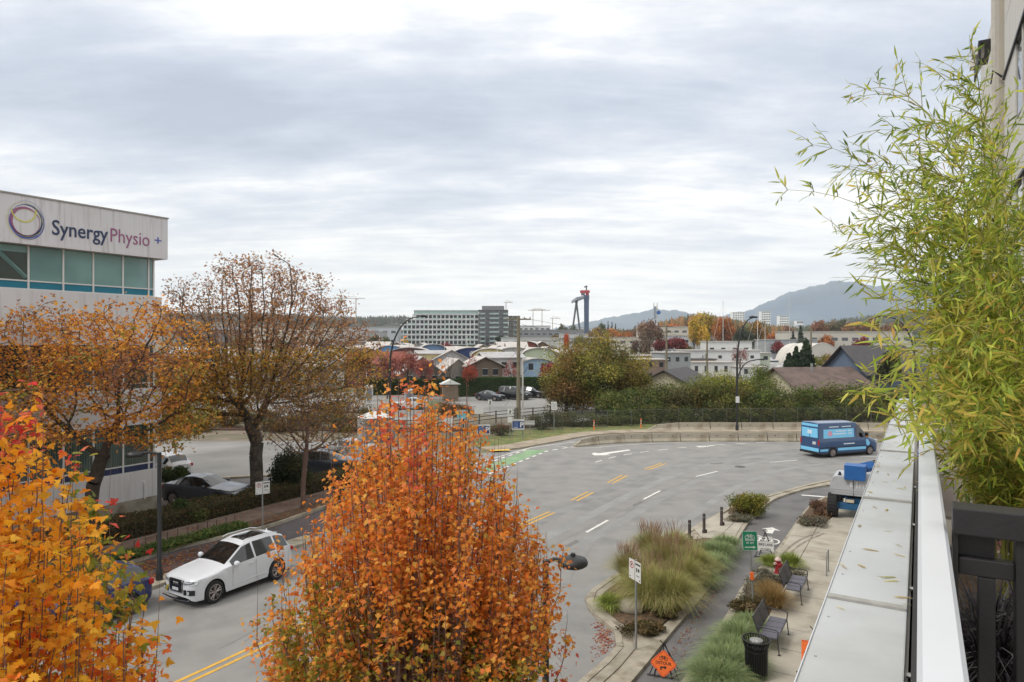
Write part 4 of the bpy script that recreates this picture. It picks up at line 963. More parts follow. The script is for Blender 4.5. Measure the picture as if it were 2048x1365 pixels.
def car(root, paint, K, L, W_, wheels, r, glass_side, screen, rear, tq=None, pill=(), archr=None, glass=cglass, seg=56):
    """K: dict of (xs, ys) profiles from nose (0) to tail (L): zb, belt, top, w, tw"""
    ar = archr or r * 1.16
    xs = set(np.linspace(0, L, seg)); 
    for wx in wheels: xs |= set(wx + ar * np.cos(np.linspace(0, math.pi, 13)))
    for k in (*glass_side, *screen, *rear, *[p for q in pill for p in q]): xs.add(k)
    xs = np.array(sorted(x for x in xs if 0 <= x <= L)); xs = xs[np.r_[True, np.diff(xs) > .006]]
    f = {k: np.interp(xs, *v) for k, v in K.items()}
    zb = f['zb'].copy(); arch = np.zeros(len(xs), bool)
    for wx in wheels:
        d = ar ** 2 - (xs - wx) ** 2; a_ = np.where(d > 0, r + np.sqrt(np.maximum(d, 0)), 0); arch |= a_ > zb; zb = np.maximum(zb, a_)
    belt, top, w, tw = f['belt'], f['top'], f['w'], f['tw']; sh = np.maximum(belt - zb, .05)
    rings = np.stack([np.stack([w * .985, zb], 1), np.stack([w, zb + sh * .25], 1), np.stack([w * 1.0, zb + sh * .62], 1), np.stack([w * .985, zb + sh * .86], 1), np.stack([w * .955, belt], 1),
                      np.stack([tw * 1.02, np.maximum(top - .075, belt + (top - belt) * .5)], 1), np.stack([tw * .95, top - .025], 1), np.stack([tw * .6, top], 1), np.stack([tw * .25, top + .012], 1), np.stack([0 * tw, top + .015], 1)], 1)
    nr = rings.shape[1]; body = MB(); gl = MB(); n_ = len(xs)
    full = np.concatenate([rings, rings[:, -2::-1] * np.array([-1, 1])], 1); m_ = full.shape[1]
    P = [[(L / 2 - xs[i], full[i, j, 0], full[i, j, 1]) for j in range(m_)] for i in range(n_)]
    body.v = [p for row in P for p in row]; gl.v = list(body.v)
    for i in range(n_ - 1):
        xm = (xs[i] + xs[i + 1]) / 2
        for j in range(m_ - 1):
            jj = j if j < nr - 1 else m_ - 2 - j
            side = jj == 4 and glass_side[0] < xm < glass_side[1] and not any(a < xm < b for a, b in pill)
            scr = (screen[0] < xm < screen[1] or rear[0] < xm < rear[1]) and jj >= 5 + (1 if jj == 5 else 0) - (1 if jj == 5 else 0) and jj >= 6
            roofg = tq is not None and tq[0] < xm < tq[1] and jj >= 7
            a = i * m_ + j; q = (a, a + 1, a + m_ + 1, a + m_)
            (gl if side or scr or roofg else body).f.append(q)
    body.f.append(tuple(range(0, m_))[::-1]); body.f.append(tuple(range((n_ - 1) * m_, n_ * m_)))
    body.build('body', paint, root, smooth=32); gl.build('glass', glass, root, smooth=32)
    MB().box(-L / 2 + .25, -W_ / 2 + .12, .2, L / 2 - .25, W_ / 2 - .12, .62).build('underbody', blk, root)
    for wx in wheels:
        for s_ in (1, -1): wheel(root, L / 2 - wx, s_ * (W_ / 2 - .125), r, .235, s_)
    return root
# ---- white SUV
paintw = carpaint('white_car_paint', (204, 206, 210))
suv = thing('white_suv', 'white SUV with panoramic glass roof and twin spoke wheels driving towards the camera', 'car', (*nt(-21.15, 15.85), .012), RA + math.pi)
suv.scale = (.92, .96, 1.03)
KS = dict(zb=([0, .12, .4, 4.2, 4.55, 4.63], [.36, .24, .24, .26, .34, .42]), belt=([0, .10, .3, 1.0, 1.5, 3.0, 4.1, 4.45, 4.63], [.70, .84, .90, .98, 1.03, 1.09, 1.13, 1.10, .92]),
          top=([0, .06, .2, .5, 1.3, 1.42, 2.25, 2.7, 3.5, 4.0, 4.2, 4.52, 4.63], [.74, .88, .95, 1.0, 1.09, 1.12, 1.56, 1.635, 1.64, 1.58, 1.52, 1.14, 1.0]),
          w=([0, .05, .18, .45, 1.0, 3.7, 4.2, 4.5, 4.63], [.58, .70, .84, .92, .945, .945, .90, .80, .68]), tw=([0, .2, .6, 1.4, 2.25, 3.0, 3.9, 4.3, 4.63], [.50, .70, .78, .76, .60, .62, .58, .60, .56]))
car(suv, paintw, KS, 4.63, 1.9, (.88, 3.69), .37, (1.62, 4.28), (1.42, 2.22), (4.06, 4.46), tq=(2.5, 3.7), pill=((2.62, 2.70), (3.62, 3.70)))
hx = 4.63 / 2
def sx(x): return hx - x
g_ = MB(); g_.prism([(sx(-.022), -.36), (sx(-.022), .36), (sx(.08), .36), (sx(.08), -.36)], .50, .86); g_.build('grille', blk, suv)
for k in range(13): y = -.33 + k * .055; MB().box(sx(-.036), y - .006, .56, sx(-.02), y + .006, .85).build('grille_bar', chrome, suv)
fr_ = MB(); fr_.tube([(sx(-.03), -.37, .84), (sx(-.03), -.33, .5), (sx(-.03), .33, .5), (sx(-.03), .37, .84), (sx(-.005), .33, .875), (sx(-.005), -.33, .875), (sx(-.03), -.37, .84)], .014, 6); fr_.build('grille_frame', chrome, suv)
for k in range(4):
    q = MB(); c_ = (sx(-.048), -.105 + k * .07, .76); q.tube([(c_[0], c_[1] + .048 * math.cos(a), c_[2] + .048 * math.sin(a)) for a in np.linspace(0, 2 * math.pi, 17)], .0075, 5, cap=False); q.build('emblem_ring', chrome, suv)
MB().box(sx(-.05), -.16, .54, sx(-.038), .16, .63).build('number_plate', mat('plate_white', (200, 202, 206), rough=.5, c2=(110, 120, 150), c2f=.62, scale=30), suv)
for s_ in (1, -1):
    h = MB(); h.v = [(sx(.0), s_ * .43, .74), (sx(.0), s_ * .43, .855), (sx(.10), s_ * .73, .87), (sx(.26), s_ * .87, .865), (sx(.22), s_ * .885, .79), (sx(.09), s_ * .72, .735)]
    h.v += [(x - .10, y * .93, z) for x, y, z in h.v]; n6 = 6; h.f = [tuple(range(6)), tuple(range(11, 5, -1))] + [(k, (k + 1) % 6, (k + 1) % 6 + 6, k + 6) for k in range(6)]
    h.v = [(x + .022, y * 1.012, z) for x, y, z in h.v]; h.build('headlight', lampw, suv)
    MB().tube([(sx(-.02), s_ * .46, .80), (sx(.07), s_ * .70, .80), (sx(.13), s_ * .80, .845)], .012, 5).build('lamp_strip', blk, suv)
    MB().prism([(sx(-.035), s_ * .44), (sx(.04), s_ * .72), (sx(.14), s_ * .84), (sx(.25), s_ * .60), (sx(.2), s_ * .44)], .44, .60).build('fog_lamp_surround', blk, suv)
    MB().lathe([(.001, -.01), (.055, -.01), (.055, .012), (.001, .012)], (sx(-.005), s_ * .66, .52), 12, 'x').build('fog_lamp', lampw, suv)
    MB().lathe([(.02, -.10), (.085, -.07), (.10, 0), (.085, .07), (.02, .10)], (sx(1.72), s_ * 1.04, 1.10), 10, 'y').build('door_mirror', paintw, suv, smooth=60)
    MB().tube([(sx(1.72), s_ * .88, 1.03), (sx(1.72), s_ * 1.0, 1.06)], .03, 6).build('mirror_arm', blk, suv)
    MB().tube([(sx(2.35), s_ * .60, 1.635), (sx(2.6), s_ * .62, 1.685), (sx(3.7), s_ * .60, 1.68), (sx(3.95), s_ * .58, 1.62)], .016, 6).build('roof_rail', paintw, suv)
    for x in (2.35, 3.3): MB().box(sx(x + .2), s_ * .945, .93, sx(x), s_ * .972, .96).build('door_handle', paintw, suv, bevel=.006)
    for x in (1.62, 2.66, 3.55): MB().box(sx(x + .008), s_ * .940, .36, sx(x), s_ * .9475, 1.02).build('door_seam', mat('panel_gap', (120, 120, 122), rough=.8), suv)
    MB().tube([(sx(1.40), s_ * .93, .42), (sx(3.2), s_ * .955, .44)], .012, 5).build('side_moulding', paintw, suv)
    MB().box(sx(4.58), s_ * .62, .90, sx(4.46), s_ * .83, 1.02).build('tail_light', lampr, suv, bevel=.02)
MB().tube([(sx(-.03), -.72, .30), (sx(-.05), -.3, .27), (sx(-.05), .3, .27), (sx(-.03), .72, .30)], .022, 6).build('bumper_strip', chrome, suv)
MB().tube([(sx(1.45), -.5, 1.125), (sx(1.43), 0, 1.118), (sx(1.45), .5, 1.125)], .018, 5).build('wiper', blk, suv)
MB().lathe([(.05, 0), (.03, .05), (.001, .09)], (sx(3.95), 0, 1.60), 8).build('antenna', paintw, suv)
# ---- generic cars
def simple_car(name, label, loc, rz, paint, kind='suv', cat='car', group=None, sc=1):
    t = thing(name, label, cat, loc, rz, group)
    if kind == 'suv': K, L_, ws, gs, scn, rr, hh = KS, 4.63, (.88, 3.69), (1.62, 4.28), (1.42, 2.22), (4.06, 4.46), 1
    elif kind == 'coupe':
        K = dict(KS); K['top'] = ([0, .06, .2, .5, 1.3, 1.42, 2.2, 2.7, 3.2, 3.9, 4.35, 4.52, 4.63], [.74, .86, .92, .97, 1.05, 1.08, 1.46, 1.53, 1.50, 1.30, 1.10, 1.05, .95]); K['tw'] = ([0, .2, .6, 1.4, 2.25, 3.0, 3.9, 4.3, 4.63], [.50, .70, .78, .74, .54, .55, .52, .58, .56])
        L_, ws, gs, scn, rr, hh = 4.63, (.88, 3.69), (1.6, 3.95), (1.42, 2.22), (3.3, 4.2), 1
    else:  # pickup-like / wagon
        K = dict(KS); K['top'] = ([0, .06, .2, .5, 1.3, 1.42, 1.95, 2.3, 4.2, 4.45, 4.63], [.86, 1.0, 1.05, 1.08, 1.14, 1.18, 1.70, 1.78, 1.78, 1.70, 1.1]); L_, ws, gs, scn, rr, hh = 4.63, (.88, 3.69), (1.62, 4.3), (1.42, 1.95), (4.4, 4.55), 1
    car(t, paint, K, L_, 1.9, ws, .36, gs, scn, rr, pill=((2.62, 2.70), (3.5, 3.58)), seg=34)
    h = L_ / 2
    for s_ in (1, -1):
        MB().box(h - .22, s_ * .56, .70, h - .03, s_ * .80, .82).build('headlight', lampw, t, bevel=.02); MB().box(-h + .03, s_ * .6, .82, -h + .2, s_ * .86, 1.0).build('tail_light', lampr, t, bevel=.02)
        MB().lathe([(.02, -.09), (.08, -.06), (.09, 0), (.08, .06), (.02, .09)], (h - 1.72, s_ * 1.02, 1.08), 8, 'y').build('door_mirror', paint, t, smooth=60)
    MB().box(h - .03, -.35, .5, h + .02, .35, .80).build('grille', blk, t); MB().box(-h - .012, -.16, .62, -h + .01, .16, .72).build('number_plate', mat('plate_white', (200, 202, 206)), t)
    t.scale = (sc, sc, sc); return t
darkp = carpaint('charcoal_car_paint', (46, 50, 58)); blackp = carpaint('black_car_paint', (22, 23, 26)); bluep = carpaint('blue_car_paint', (34, 44, 92)); silverp = carpaint('silver_car_paint', (170, 172, 174)); whitep2 = carpaint('white_van_paint', (206, 206, 206))
simple_car('parked_coupe', 'dark sloping roof car parked behind the low hedge in the gravel lot', (-16.6, 37.1, .02), math.radians(-14), darkp, 'coupe')
simple_car('parked_car', 'dark blue car parked at the kerb, mostly hidden by the yellow maple', (*nt(-22.55, 11.15), .012), RA + math.pi, bluep, 'suv', sc=.95)
simple_car('parked_car', 'white car half hidden behind the clinic corner by the round shrub', (*G(318, 955), .02), math.radians(150), whitep2, 'suv')
simple_car('parked_suv', 'small dark hatchback leftmost of the three black cars by the tall hedge', (-3.3, 101.2, .02), math.radians(-30), darkp, 'coupe', sc=.95)
simple_car('parked_suv', 'large black SUV in the middle of the three cars by the tall hedge', (.4, 103.0, .02), math.radians(-28), blackp, 'wagon', sc=1.1)
simple_car('parked_suv', 'black SUV rightmost of the three cars, just right of the wooden pole', (3.2, 106.5, .02), math.radians(-30), blackp, 'suv', sc=1.05)
simple_car('parked_car', 'silver car parked left in the rear lot behind the portable shed', (-20.6, 84.0, .02), math.radians(10), silverp, 'suv')
simple_car('parked_car', 'white car parked at the back of the rear lot near the porta toilets', (-13.2, 88.0, .02), math.radians(186), whitep2, 'coupe')
simple_car('parked_car', 'dark car parked in the side street behind the bare street tree', (*G(655, 948), .02), math.radians(8), darkp, 'suv')
simple_car('parked_car', 'pale grey car parked in the side street nearest the wire fence', (*G(712, 918), .02), math.radians(6), silverp, 'coupe')
# ---- blue delivery van
van = thing('delivery_van', 'two-tone blue high roof delivery van driving away along the far lane', 'van', (25.45, 52.95, .012), math.radians(19.5))
vb = carpaint('navy_van_paint', (26, 66, 110)); vl = mat('light_blue_decal', (124, 198, 236), rough=.35, var=.04, scale=2)
Lv, Wv, Hv = 5.9, 1.98, 2.65; hv = Lv / 2
KV = dict(zb=([0, .15, 5.8, 5.9], [.42, .32, .34, .40]), belt=([0, .2, .7, 1.1, 1.8, 5.9], [.85, 1.05, 1.22, 1.35, 1.42, 1.42]), top=([0, .08, .45, .95, 1.05, 2.0, 2.35, 5.75, 5.9], [.90, 1.10, 1.24, 1.42, 1.50, 2.38, 2.60, 2.64, 2.60]),
          w=([0, .08, .4, .9, 5.7, 5.9], [.66, .80, .92, .985, .985, .965]), tw=([0, .3, .9, 2.0, 2.4, 5.9], [.62, .74, .80, .80, .84, .84]))
car(van, vb, KV, Lv, Wv, (.98, 4.62), .35, (1.35, 2.25), (1.0, 1.95), (9, 10), pill=(), seg=40)
def vs(x): return hv - x
yS = -(.992)
def sidepoly(pts, nm, m, off=0): # decal on the right side (facing -y): follows flat lower wall / leaning upper wall
    mb = MB(); q = []
    for x, z in pts:
        w_ = .985 if z < 1.42 else .985 * .955 + (.857 - .94) * (z - 1.42) / (2.565 - 1.42)
        if z >= 1.42: w_ = .942 - (z - 1.42) * (.942 - .857) / 1.145
        elif z > 1.25: w_ = .985 - (z - 1.25) * .25
        q.append((vs(x), -(w_ + .012 + off), z))
    mb.poly(q); mb.v += [(a, b + .008, c) for a, b, c in mb.v]; n_ = len(q); mb.f.append(tuple(range(2 * n_ - 1, n_ - 1, -1))); mb.f += [(k, k + n_, (k + 1) % n_ + n_, (k + 1) % n_) for k in range(n_)]
    return mb.build(nm, m, van)
sidepoly([(2.55, 1.46), (2.55, 2.12), (5.45, 2.12), (5.5, 1.46)], 'decal_panel', vl)
sidepoly([(1.42, .50), (1.42, .70), (4.15, .70), (4.15, .50)], 'lower_stripe', vl); sidepoly([(5.1, .50), (5.1, .66), (5.85, .66), (5.85, .50)], 'lower_stripe', vl)
sidepoly([(1.0, .95), (1.22, 1.24), (1.42, 1.24), (1.35, .8), (1.12, .72)], 'door_stripe', vl)
wht = mat('white_decal', (206, 220, 230), rough=.4, var=.1, scale=20); pnk = mat('pink_decal', (210, 150, 170), rough=.4)
for a in ([(3.3, 1.92), (3.3, 2.0), (4.3, 2.0), (4.3, 1.92)], [(3.3, 1.72), (3.3, 1.8), (4.6, 1.8), (4.6, 1.72)], [(2.75, 1.92), (2.75, 2.0), (3.1, 2.0), (3.1, 1.92)], [(2.75, 1.72), (2.75, 1.8), (3.1, 1.8), (3.1, 1.72)], [(2.8, 2.26), (2.8, 2.32), (3.7, 2.32), (3.7, 2.26)], [(4.0, 2.26), (4.0, 2.32), (4.9, 2.32), (4.9, 2.26)], [(2.55, .95), (2.55, 1.03), (3.6, 1.03), (3.6, .95)]):
    sidepoly(a, 'decal_lettering', wht, .008)
sidepoly([(4.85 + .2 * math.cos(q), 1.8 + .2 * math.sin(q)) for q in np.linspace(0, 6.28, 15)[:-1]], 'decal_emblem', pnk, .008)
# rear doors, windows and lamps (tail at x = -hv)
def rearbox(nm, y0, z0, y1, z1, m, d=.02, x=0): return MB().box(-hv - d + x, y0, z0, -hv + .02, y1, z1).build(nm, m, van, bevel=.004)
rearbox('rear_window', -.80, 1.50, -.03, 2.20, vl); rearbox('rear_window', .03, 1.50, .80, 2.20, vl); rearbox('roof_band', -.82, 2.32, .82, 2.52, vl, .015); rearbox('lower_stripe', -.9, .46, .9, .72, vl, .018)
rearbox('number_plate', -.62, .98, -.30, 1.2, mat('plate_white', (200, 202, 206)), .03); rearbox('decal_emblem', -.22, 1.75, .22, 2.05, wht, .026)
rearbox('tail_light', -.965, .95, -.84, 1.35, lampr, .03); rearbox('tail_light', .84, .95, .965, 1.35, lampr, .03); rearbox('bumper', -.95, .30, .95, .44, blk, .10)
MB().box(vs(1.55), -1.25, 1.42, vs(1.42), -1.02, 1.78).build('door_mirror', blk, van, bevel=.03); MB().box(vs(1.56), -1.26, 1.46, vs(1.5), -1.10, 1.52).build('turn_signal', amber, van)
MB().box(vs(1.55), 1.02, 1.42, vs(1.42), 1.25, 1.78).build('door_mirror', blk, van, bevel=.03)
sidepoly([(2.3, .75), (2.3, 2.2), (2.32, 2.2), (2.32, .75)], 'door_seam', blk); sidepoly([(1.3, .74), (1.3, .79), (5.85, .79), (5.85, .74)], 'side_moulding', blk)
MB().box(vs(.14), -.6, .55, vs(-.02), .6, .95).build('grille', blk, van)
for s_ in (1, -1): MB().box(vs(.32), s_ * .66, .92, vs(.1), s_ * .88, 1.14).build('headlight', lampw, van, bevel=.02)
# car just beyond the van, mostly hidden by the bamboo
simple_car('passing_car', 'dark vehicle ahead of the blue van, cut off by the parapet and bamboo', (33.9, 57.0, .012), math.radians(15), blackp, 'wagon')
# ---- boom lift
lift = thing('boom_lift', 'blue and grey telescopic boom lift with big treaded tyres parked on the pavement', 'boom lift', (17.75, 33.9, .13), RA - math.pi / 2)
# local x = right, y = away
lg = mat('lift_grey_paint', (176, 178, 182), rough=.5, var=.06, scale=3, c2=(150, 150, 150), c2f=.66); lb_ = mat('lift_blue_paint', (28, 92, 160), rough=.45, var=.08, scale=3); lt = mat('lift_teal_paint', (30, 84, 124), rough=.55, var=.15, scale=3)
def lbx(nm, a, b, m, bev=.015): return MB().box(a[0], a[1], a[2], b[0], b[1], b[2]).build(nm, m, lift, bevel=bev)
lbx('chassis', (-1.0, -.9, .45), (1.5, 1.6, .95), lt); lbx('axle', (-1.7, -1.15, .42), (1.9, -.85, .72), lt); lbx('axle', (-1.7, 1.5, .42), (1.9, 1.8, .72), lt); lbx('turntable', (-.9, -.6, .95), (1.4, 1.2, 1.12), blk)
hd = MB(); prof = [(-1.05, 1.12), (-1.12, 1.25), (-1.12, 1.72), (-.98, 1.98), (-.86, 2.04), (1.9, 2.04), (1.9, 1.12)]
hd.ext(prof[::-1], lambda u, v, d: (u - .55, d, v), -1.15, .6); hd.build('engine_hood', lg, lift, bevel=.03)
lbx('hood_seam', (-.64, -1.157, 1.14), (-.61, -1.14, 2.0), blk, 0); lbx('hood_rib', (-1.66, -1.175, 1.26), (1.3, -1.151, 1.30), lg, 0); lbx('hood_rib', (-1.66, -1.175, 1.38), (1.3, -1.151, 1.42), lg, 0)
lbx('boom_end', (-1.02, -1.35, 1.92), (-.10, -.5, 2.62), lb_); 
MB().tube([(-.5, -.6, 2.35), (1.4, 1.2, 2.75), (3.6, 3.4, 3.1)], .26, 4).build('boom', lb_, lift)
MB().tube([(.2, -.3, 2.75), (1.4, .6, 2.9)], .07, 8).build('hose_cover', blk, lift); MB().tube([(.3, -.6, 2.1), (1.8, 1.0, 2.4)], .06, 8).build('hydraulic_cylinder', chrome, lift)
MB().lathe([(.05, 0), (.09, .02), (.05, .16), (.02, .2)], (-1.25, -.9, 2.02), 10).build('exhaust', blk, lift)
for (x, y) in ((-1.55, -1.0), (1.75, -1.0), (-1.55, 1.65), (1.75, 1.65)):
    ty = MB(); r = .56; ty.lathe([(r * .5, -.2), (r * .88, -.22), (r, -.15), (r, .15), (r * .88, .22), (r * .5, .2)], (x, y, r), 28, 'x')
    for k in range(22):
        q = 2 * math.pi * k / 22
        for s_ in (1, -1):
            c_ = (math.cos(q), math.sin(q)); c2 = (math.cos(q + .12), math.sin(q + .12)); a0 = s_ * .02; a1 = s_ * .21
            ty.tube([(x + a0, y + r * c_[0], r + r * c_[1]), (x + a1, y + r * .97 * c2[0], r + r * .97 * c2[1])], .035, 4)
    ty.build('tyre', rubber, lift); MB().lathe([(.001, -.12), (r * .5, -.12), (r * .5, .12), (.001, .12)], (x, y, r), 16, 'x').build('rim', lt, lift)
FM = Matrix(((1, 0, 0, 0), (0, 0, -1, -1.156), (0, 1, 0, 0), (0, 0, 0, 1)))
def LM(x, z, y=-1.157): m_ = FM.copy(); m_.translation = (x, y, z); return m_
text('lettering', 'Im', .46, mat('white_ink', (212, 214, 216), rough=.5), lift, LM(-.26, 1.52), align='CENTER', width=.5)
text('lettering', 'S', .26, mat('white_ink', (212, 214, 216), rough=.5), lift, LM(-.25, .58, -.92), align='CENTER')
lbx('warning_label', (-.78, -1.16, 1.55), (-.66, -1.151, 1.80), mat('white_ink', (212, 214, 216)), 0); lbx('data_plate', (-.95, -1.16, .78), (-.6, -.905, .9), mat('lift_cream', (190, 180, 160)), 0)
lbx('front_panel', (-.95, -.915, .5), (-.15, -.902, .9), lt, 0)
# ================================================================ street furniture
galv = mat('galvanised_steel', (140, 142, 140), rough=.5, metal=.3, var=.12, scale=8); lampblk = mat('black_lamp_paint', (36, 37, 38), rough=.45, var=.12, scale=6, spec=.5)
signw = mat('sign_white', (208, 208, 204), rough=.5, var=.04); signblk = mat('sign_black', (36, 36, 38), rough=.5); signred = mat('sign_red', (176, 40, 44), rough=.5)
signgreen = mat('sign_green', (14, 122, 88), rough=.45, var=.05); signor = mat('sign_orange', (238, 112, 44), rough=.5, var=.04); signblue = mat('sign_blue', (38, 64, 120), rough=.5)
def post(root, h, r=.03, m=None, base=(0, 0), top=None):
    return MB().tube([(base[0], base[1], 0), (*(top or base), h)], r, 8).build('post', m or galv, root)
def fm(x, y, z, ang):
    """frame facing ang in the parent's coordinates"""
    return facing((x, y, z), ang=ang)
def plate(root, nm, w, h, M4, m, d=.006, z=0.0, bev=.0, x=0, y=0, poly=None):
    mb = MB(); pts = poly or [(-w / 2, -h / 2), (w / 2, -h / 2), (w / 2, h / 2), (-w / 2, h / 2)]
    mb.ext([(a + x, b + y) for a, b in pts], lambda u, v, q: tuple(M4 @ Vector((u, v, q))), z, z + d); return mb.build(nm, m, root)
def stext(root, s_, size, M4, x, y, z, m, bold=0, width=None, align='CENTER'):
    m2 = M4 @ Matrix.Translation((x, y, z)); return text('lettering', s_, size, m, root, m2, bold=bold, ext=.002, width=width, align=align)
def signbike(root, M4, x, y, s_, z, m, th=.05, d=.003):
    mb = MB(); bike_parts(mb, lambda u, v, q: tuple(M4 @ Vector((x + u * s_, y + (v - .2) * s_, z + q))), th, d); return mb.build('bicycle_symbol', m, root)
# tall curved street lamps
def street_lamp(px, py, htop, armx, label, dirn=(1, 0), low=None, sc=1):
    x, y = G(px, py); t = thing('street_lamp', label, 'street lamp', (x, y, .12)); d = Vector(dirn).normalized()
    MB().lathe([(.16, 0), (.16, .5), (.12, .6)], seg=12).build('base', lampblk, t, smooth=40)
    pts = [(0, 0, .4), (0, 0, htop - 4.5)]; cw = min(2.6, armx * .75)
    for k in range(1, 13):
        q = math.pi / 2 * k / 12; pts.append((d.x * cw * (1 - math.cos(q)), d.y * cw * (1 - math.cos(q)), htop - 4.5 + 4.4 * math.sin(q)))
    pts.append((d.x * (armx - .8), d.y * (armx - .8), htop)); n_ = len(pts)
    MB().tube(pts, [.10 - .06 * k / n_ for k in range(n_)], 10).build('pole', lampblk, t, smooth=60)
    e = pts[-1]; MB().tube([(e[0], e[1], e[2]), (e[0] + d.x * .3, e[1] + d.y * .3, e[2] + .01), (e[0] + d.x * .8, e[1] + d.y * .8, e[2] - .02)], [.05, .13, .07], 8).build('lamp_head', lampblk, t)
    if low:
        pts = [(0, 0, low - 2.6)] + [(d.x * 1.5 * (1 - math.cos(math.pi / 2 * k / 9)), d.y * 1.5 * (1 - math.cos(math.pi / 2 * k / 9)), low - 2.6 + 2.5 * math.sin(math.pi / 2 * k / 9)) for k in range(1, 10)] + [(d.x * 1.9, d.y * 1.9, low)]
        MB().tube(pts, .055, 8).build('lower_arm', lampblk, t, smooth=60); e = pts[-1]; MB().tube([e, (e[0] + d.x * .6, e[1] + d.y * .6, low)], [.05, .10], 8).build('lower_lamp_head', lampblk, t)
    return t
street_lamp(780, 878, 10.9, 3.6, 'black curved street lamp rising behind the orange maple', (1, -.25))
sl2 = street_lamp(1474, 863.5, 11.0, 1.9, 'black curved street lamp with a second lower arm behind the concrete barriers', (1, -.2), low=6.9)
plate(sl2, 'notice', .36, .62, fm(0, -.14, 3.0, -math.pi / 2), signw)
sl3 = street_lamp(1830, 868, 11.0, 4.2, 'curved street lamp whose arm pokes out left of the bamboo', (-1, -.1))
# pedestrian lamps
def ped_lamp(loc, h, arm, label, dirn, R0=.33):
    t = thing('pedestrian_lamp', label, 'street lamp', loc); d = Vector(dirn).normalized()
    MB().lathe([(.12, 0), (.12, .35), (.075, .42), (.07, h)], seg=12).build('pole', lampblk, t, smooth=40)
    for z in (h * .35, h * .62): MB().lathe([(.078, 0), (.084, .02), (.078, .05)], (0, 0, z), 10).build('band', lampblk, t)
    MB().tube([(0, 0, h - .06), (d.x * arm * .6, d.y * arm * .6, h + .02), (d.x * arm, d.y * arm, h)], [.05, .045, .06], 8).build('arm', lampblk, t, smooth=60)
    c = (d.x * (arm + R0 * .9), d.y * (arm + R0 * .9), h - .04)
    MB().lathe([(R0 * .8, -.09), (R0 * .97, -.05), (R0, 0), (R0 * .9, .07), (R0 * .5, .12), (.06, .14), (.05, .2), (.001, .21)], c, 28).build('lamp_head', lampblk, t, smooth=50)
    MB().lathe([(.001, -.10), (R0 * .74, -.10), (R0 * .74, -.088), (.001, -.088)], c, 24).build('lens', mat('lamp_lens', (170, 168, 160), rough=.3), t); return t
ped_lamp((.74, 15.0, .13), 3.86, .30, 'black pedestrian lamp with round disc head behind the orange maple edge', (1, -.05))
ped_lamp((*G(319, 1160, .13), .13), 4.62, .55, 'black pedestrian lamp post standing on the leaf covered separator before the white SUV', (-1, -.2), R0=.3)
# no-stopping / loading signs
def reg_sign(loc, h, ang, label, lean=0):
    t = thing('parking_sign', label, 'sign', loc); post(t, h, .032)
    for s_, nm in ((-.16, 'l'), (.16, 'r')):
        M4 = fm(0, 0, h - .30, ang); plate(t, 'sign_plate', .29, .56, M4, signw, d=.006, z=.035, x=s_)
    M4 = fm(0, 0, h - .30, ang); mb = MB()
    for k in range(20):
        a, b = 2 * math.pi * k / 20, 2 * math.pi * (k + 1) / 20
        mb.ext([(-.16 + .075 * math.cos(a), .12 + .075 * math.sin(a)), (-.16 + .10 * math.cos(a), .12 + .10 * math.sin(a)), (-.16 + .10 * math.cos(b), .12 + .10 * math.sin(b)), (-.16 + .075 * math.cos(b), .12 + .075 * math.sin(b))], lambda u, v, q: tuple(M4 @ Vector((u, v, q))), .041, .044)
    mb.build('red_ring', signred, t); stext(t, 'P', .12, M4, -.16, .08, .042, signblk, .004)
    plate(t, 'black_band', .25, .045, M4, signblk, d=.002, z=.041, x=.16, y=.20); plate(t, 'symbol', .05, .12, M4, signblk, d=.002, z=.041, x=.10, y=.04); plate(t, 'symbol', .08, .09, M4, signblk, d=.002, z=.041, x=.20, y=.05)
    plate(t, 'small_print', .16, .03, M4, mat('grey_ink', (120, 120, 124)), d=.002, z=.041, x=.16, y=-.12); plate(t, 'arrow', .05, .03, M4, signblk, d=.002, z=.041, x=-.24, y=-.22); plate(t, 'arrow', .05, .03, M4, signblk, d=.002, z=.041, x=.25, y=-.22)
    return t
reg_sign((*G(1272, 1297, .135), .135), 2.5, math.radians(-158), 'two-part white parking rule sign on a steel post at the tip of the grassy island')
reg_sign((*G(525, 1072, .12), .12), 2.45, math.radians(-58), 'small white double parking sign on a post at the far kerb above the white SUV')
# green bike route sign, slightly leaning
gx, gy = G(1507, 1218, .13); t = thing('bike_route_sign', 'green bicycle route sign with white arrow on a leaning steel post', 'sign', (gx, gy, .13)); t.rotation_euler = (0, math.radians(-3.2), 0)
post(t, 2.55, .03); M4 = fm(0, 0, 2.22, math.radians(-101)); plate(t, 'sign_plate', .46, .62, M4, signw, z=.034); plate(t, 'green_face', .44, .60, M4, signgreen, d=.003, z=.0405); plate(t, 'white_border', .42, .58, M4, signw, d=.002, z=.0437, poly=None) if False else None
signbike(t, M4, 0, .15, .17, .045, signw, .04); stext(t, 'RIDEAU', .085, M4, 0, .0, .045, signw, .002); stext(t, 'W 1ST', .085, M4, 0, -.10, .045, signw, .002)
plate(t, 'arrow', .28, .03, M4, signw, d=.002, z=.045, y=-.21, poly=[(-.17, -.015), (.09, -.015), (.09, -.045), (.17, 0), (.09, .045), (.09, .015), (-.17, .015)])
MB().box(-.05, -.06, .95, .05, .02, 1.2).build('orange_tag', signor, t)
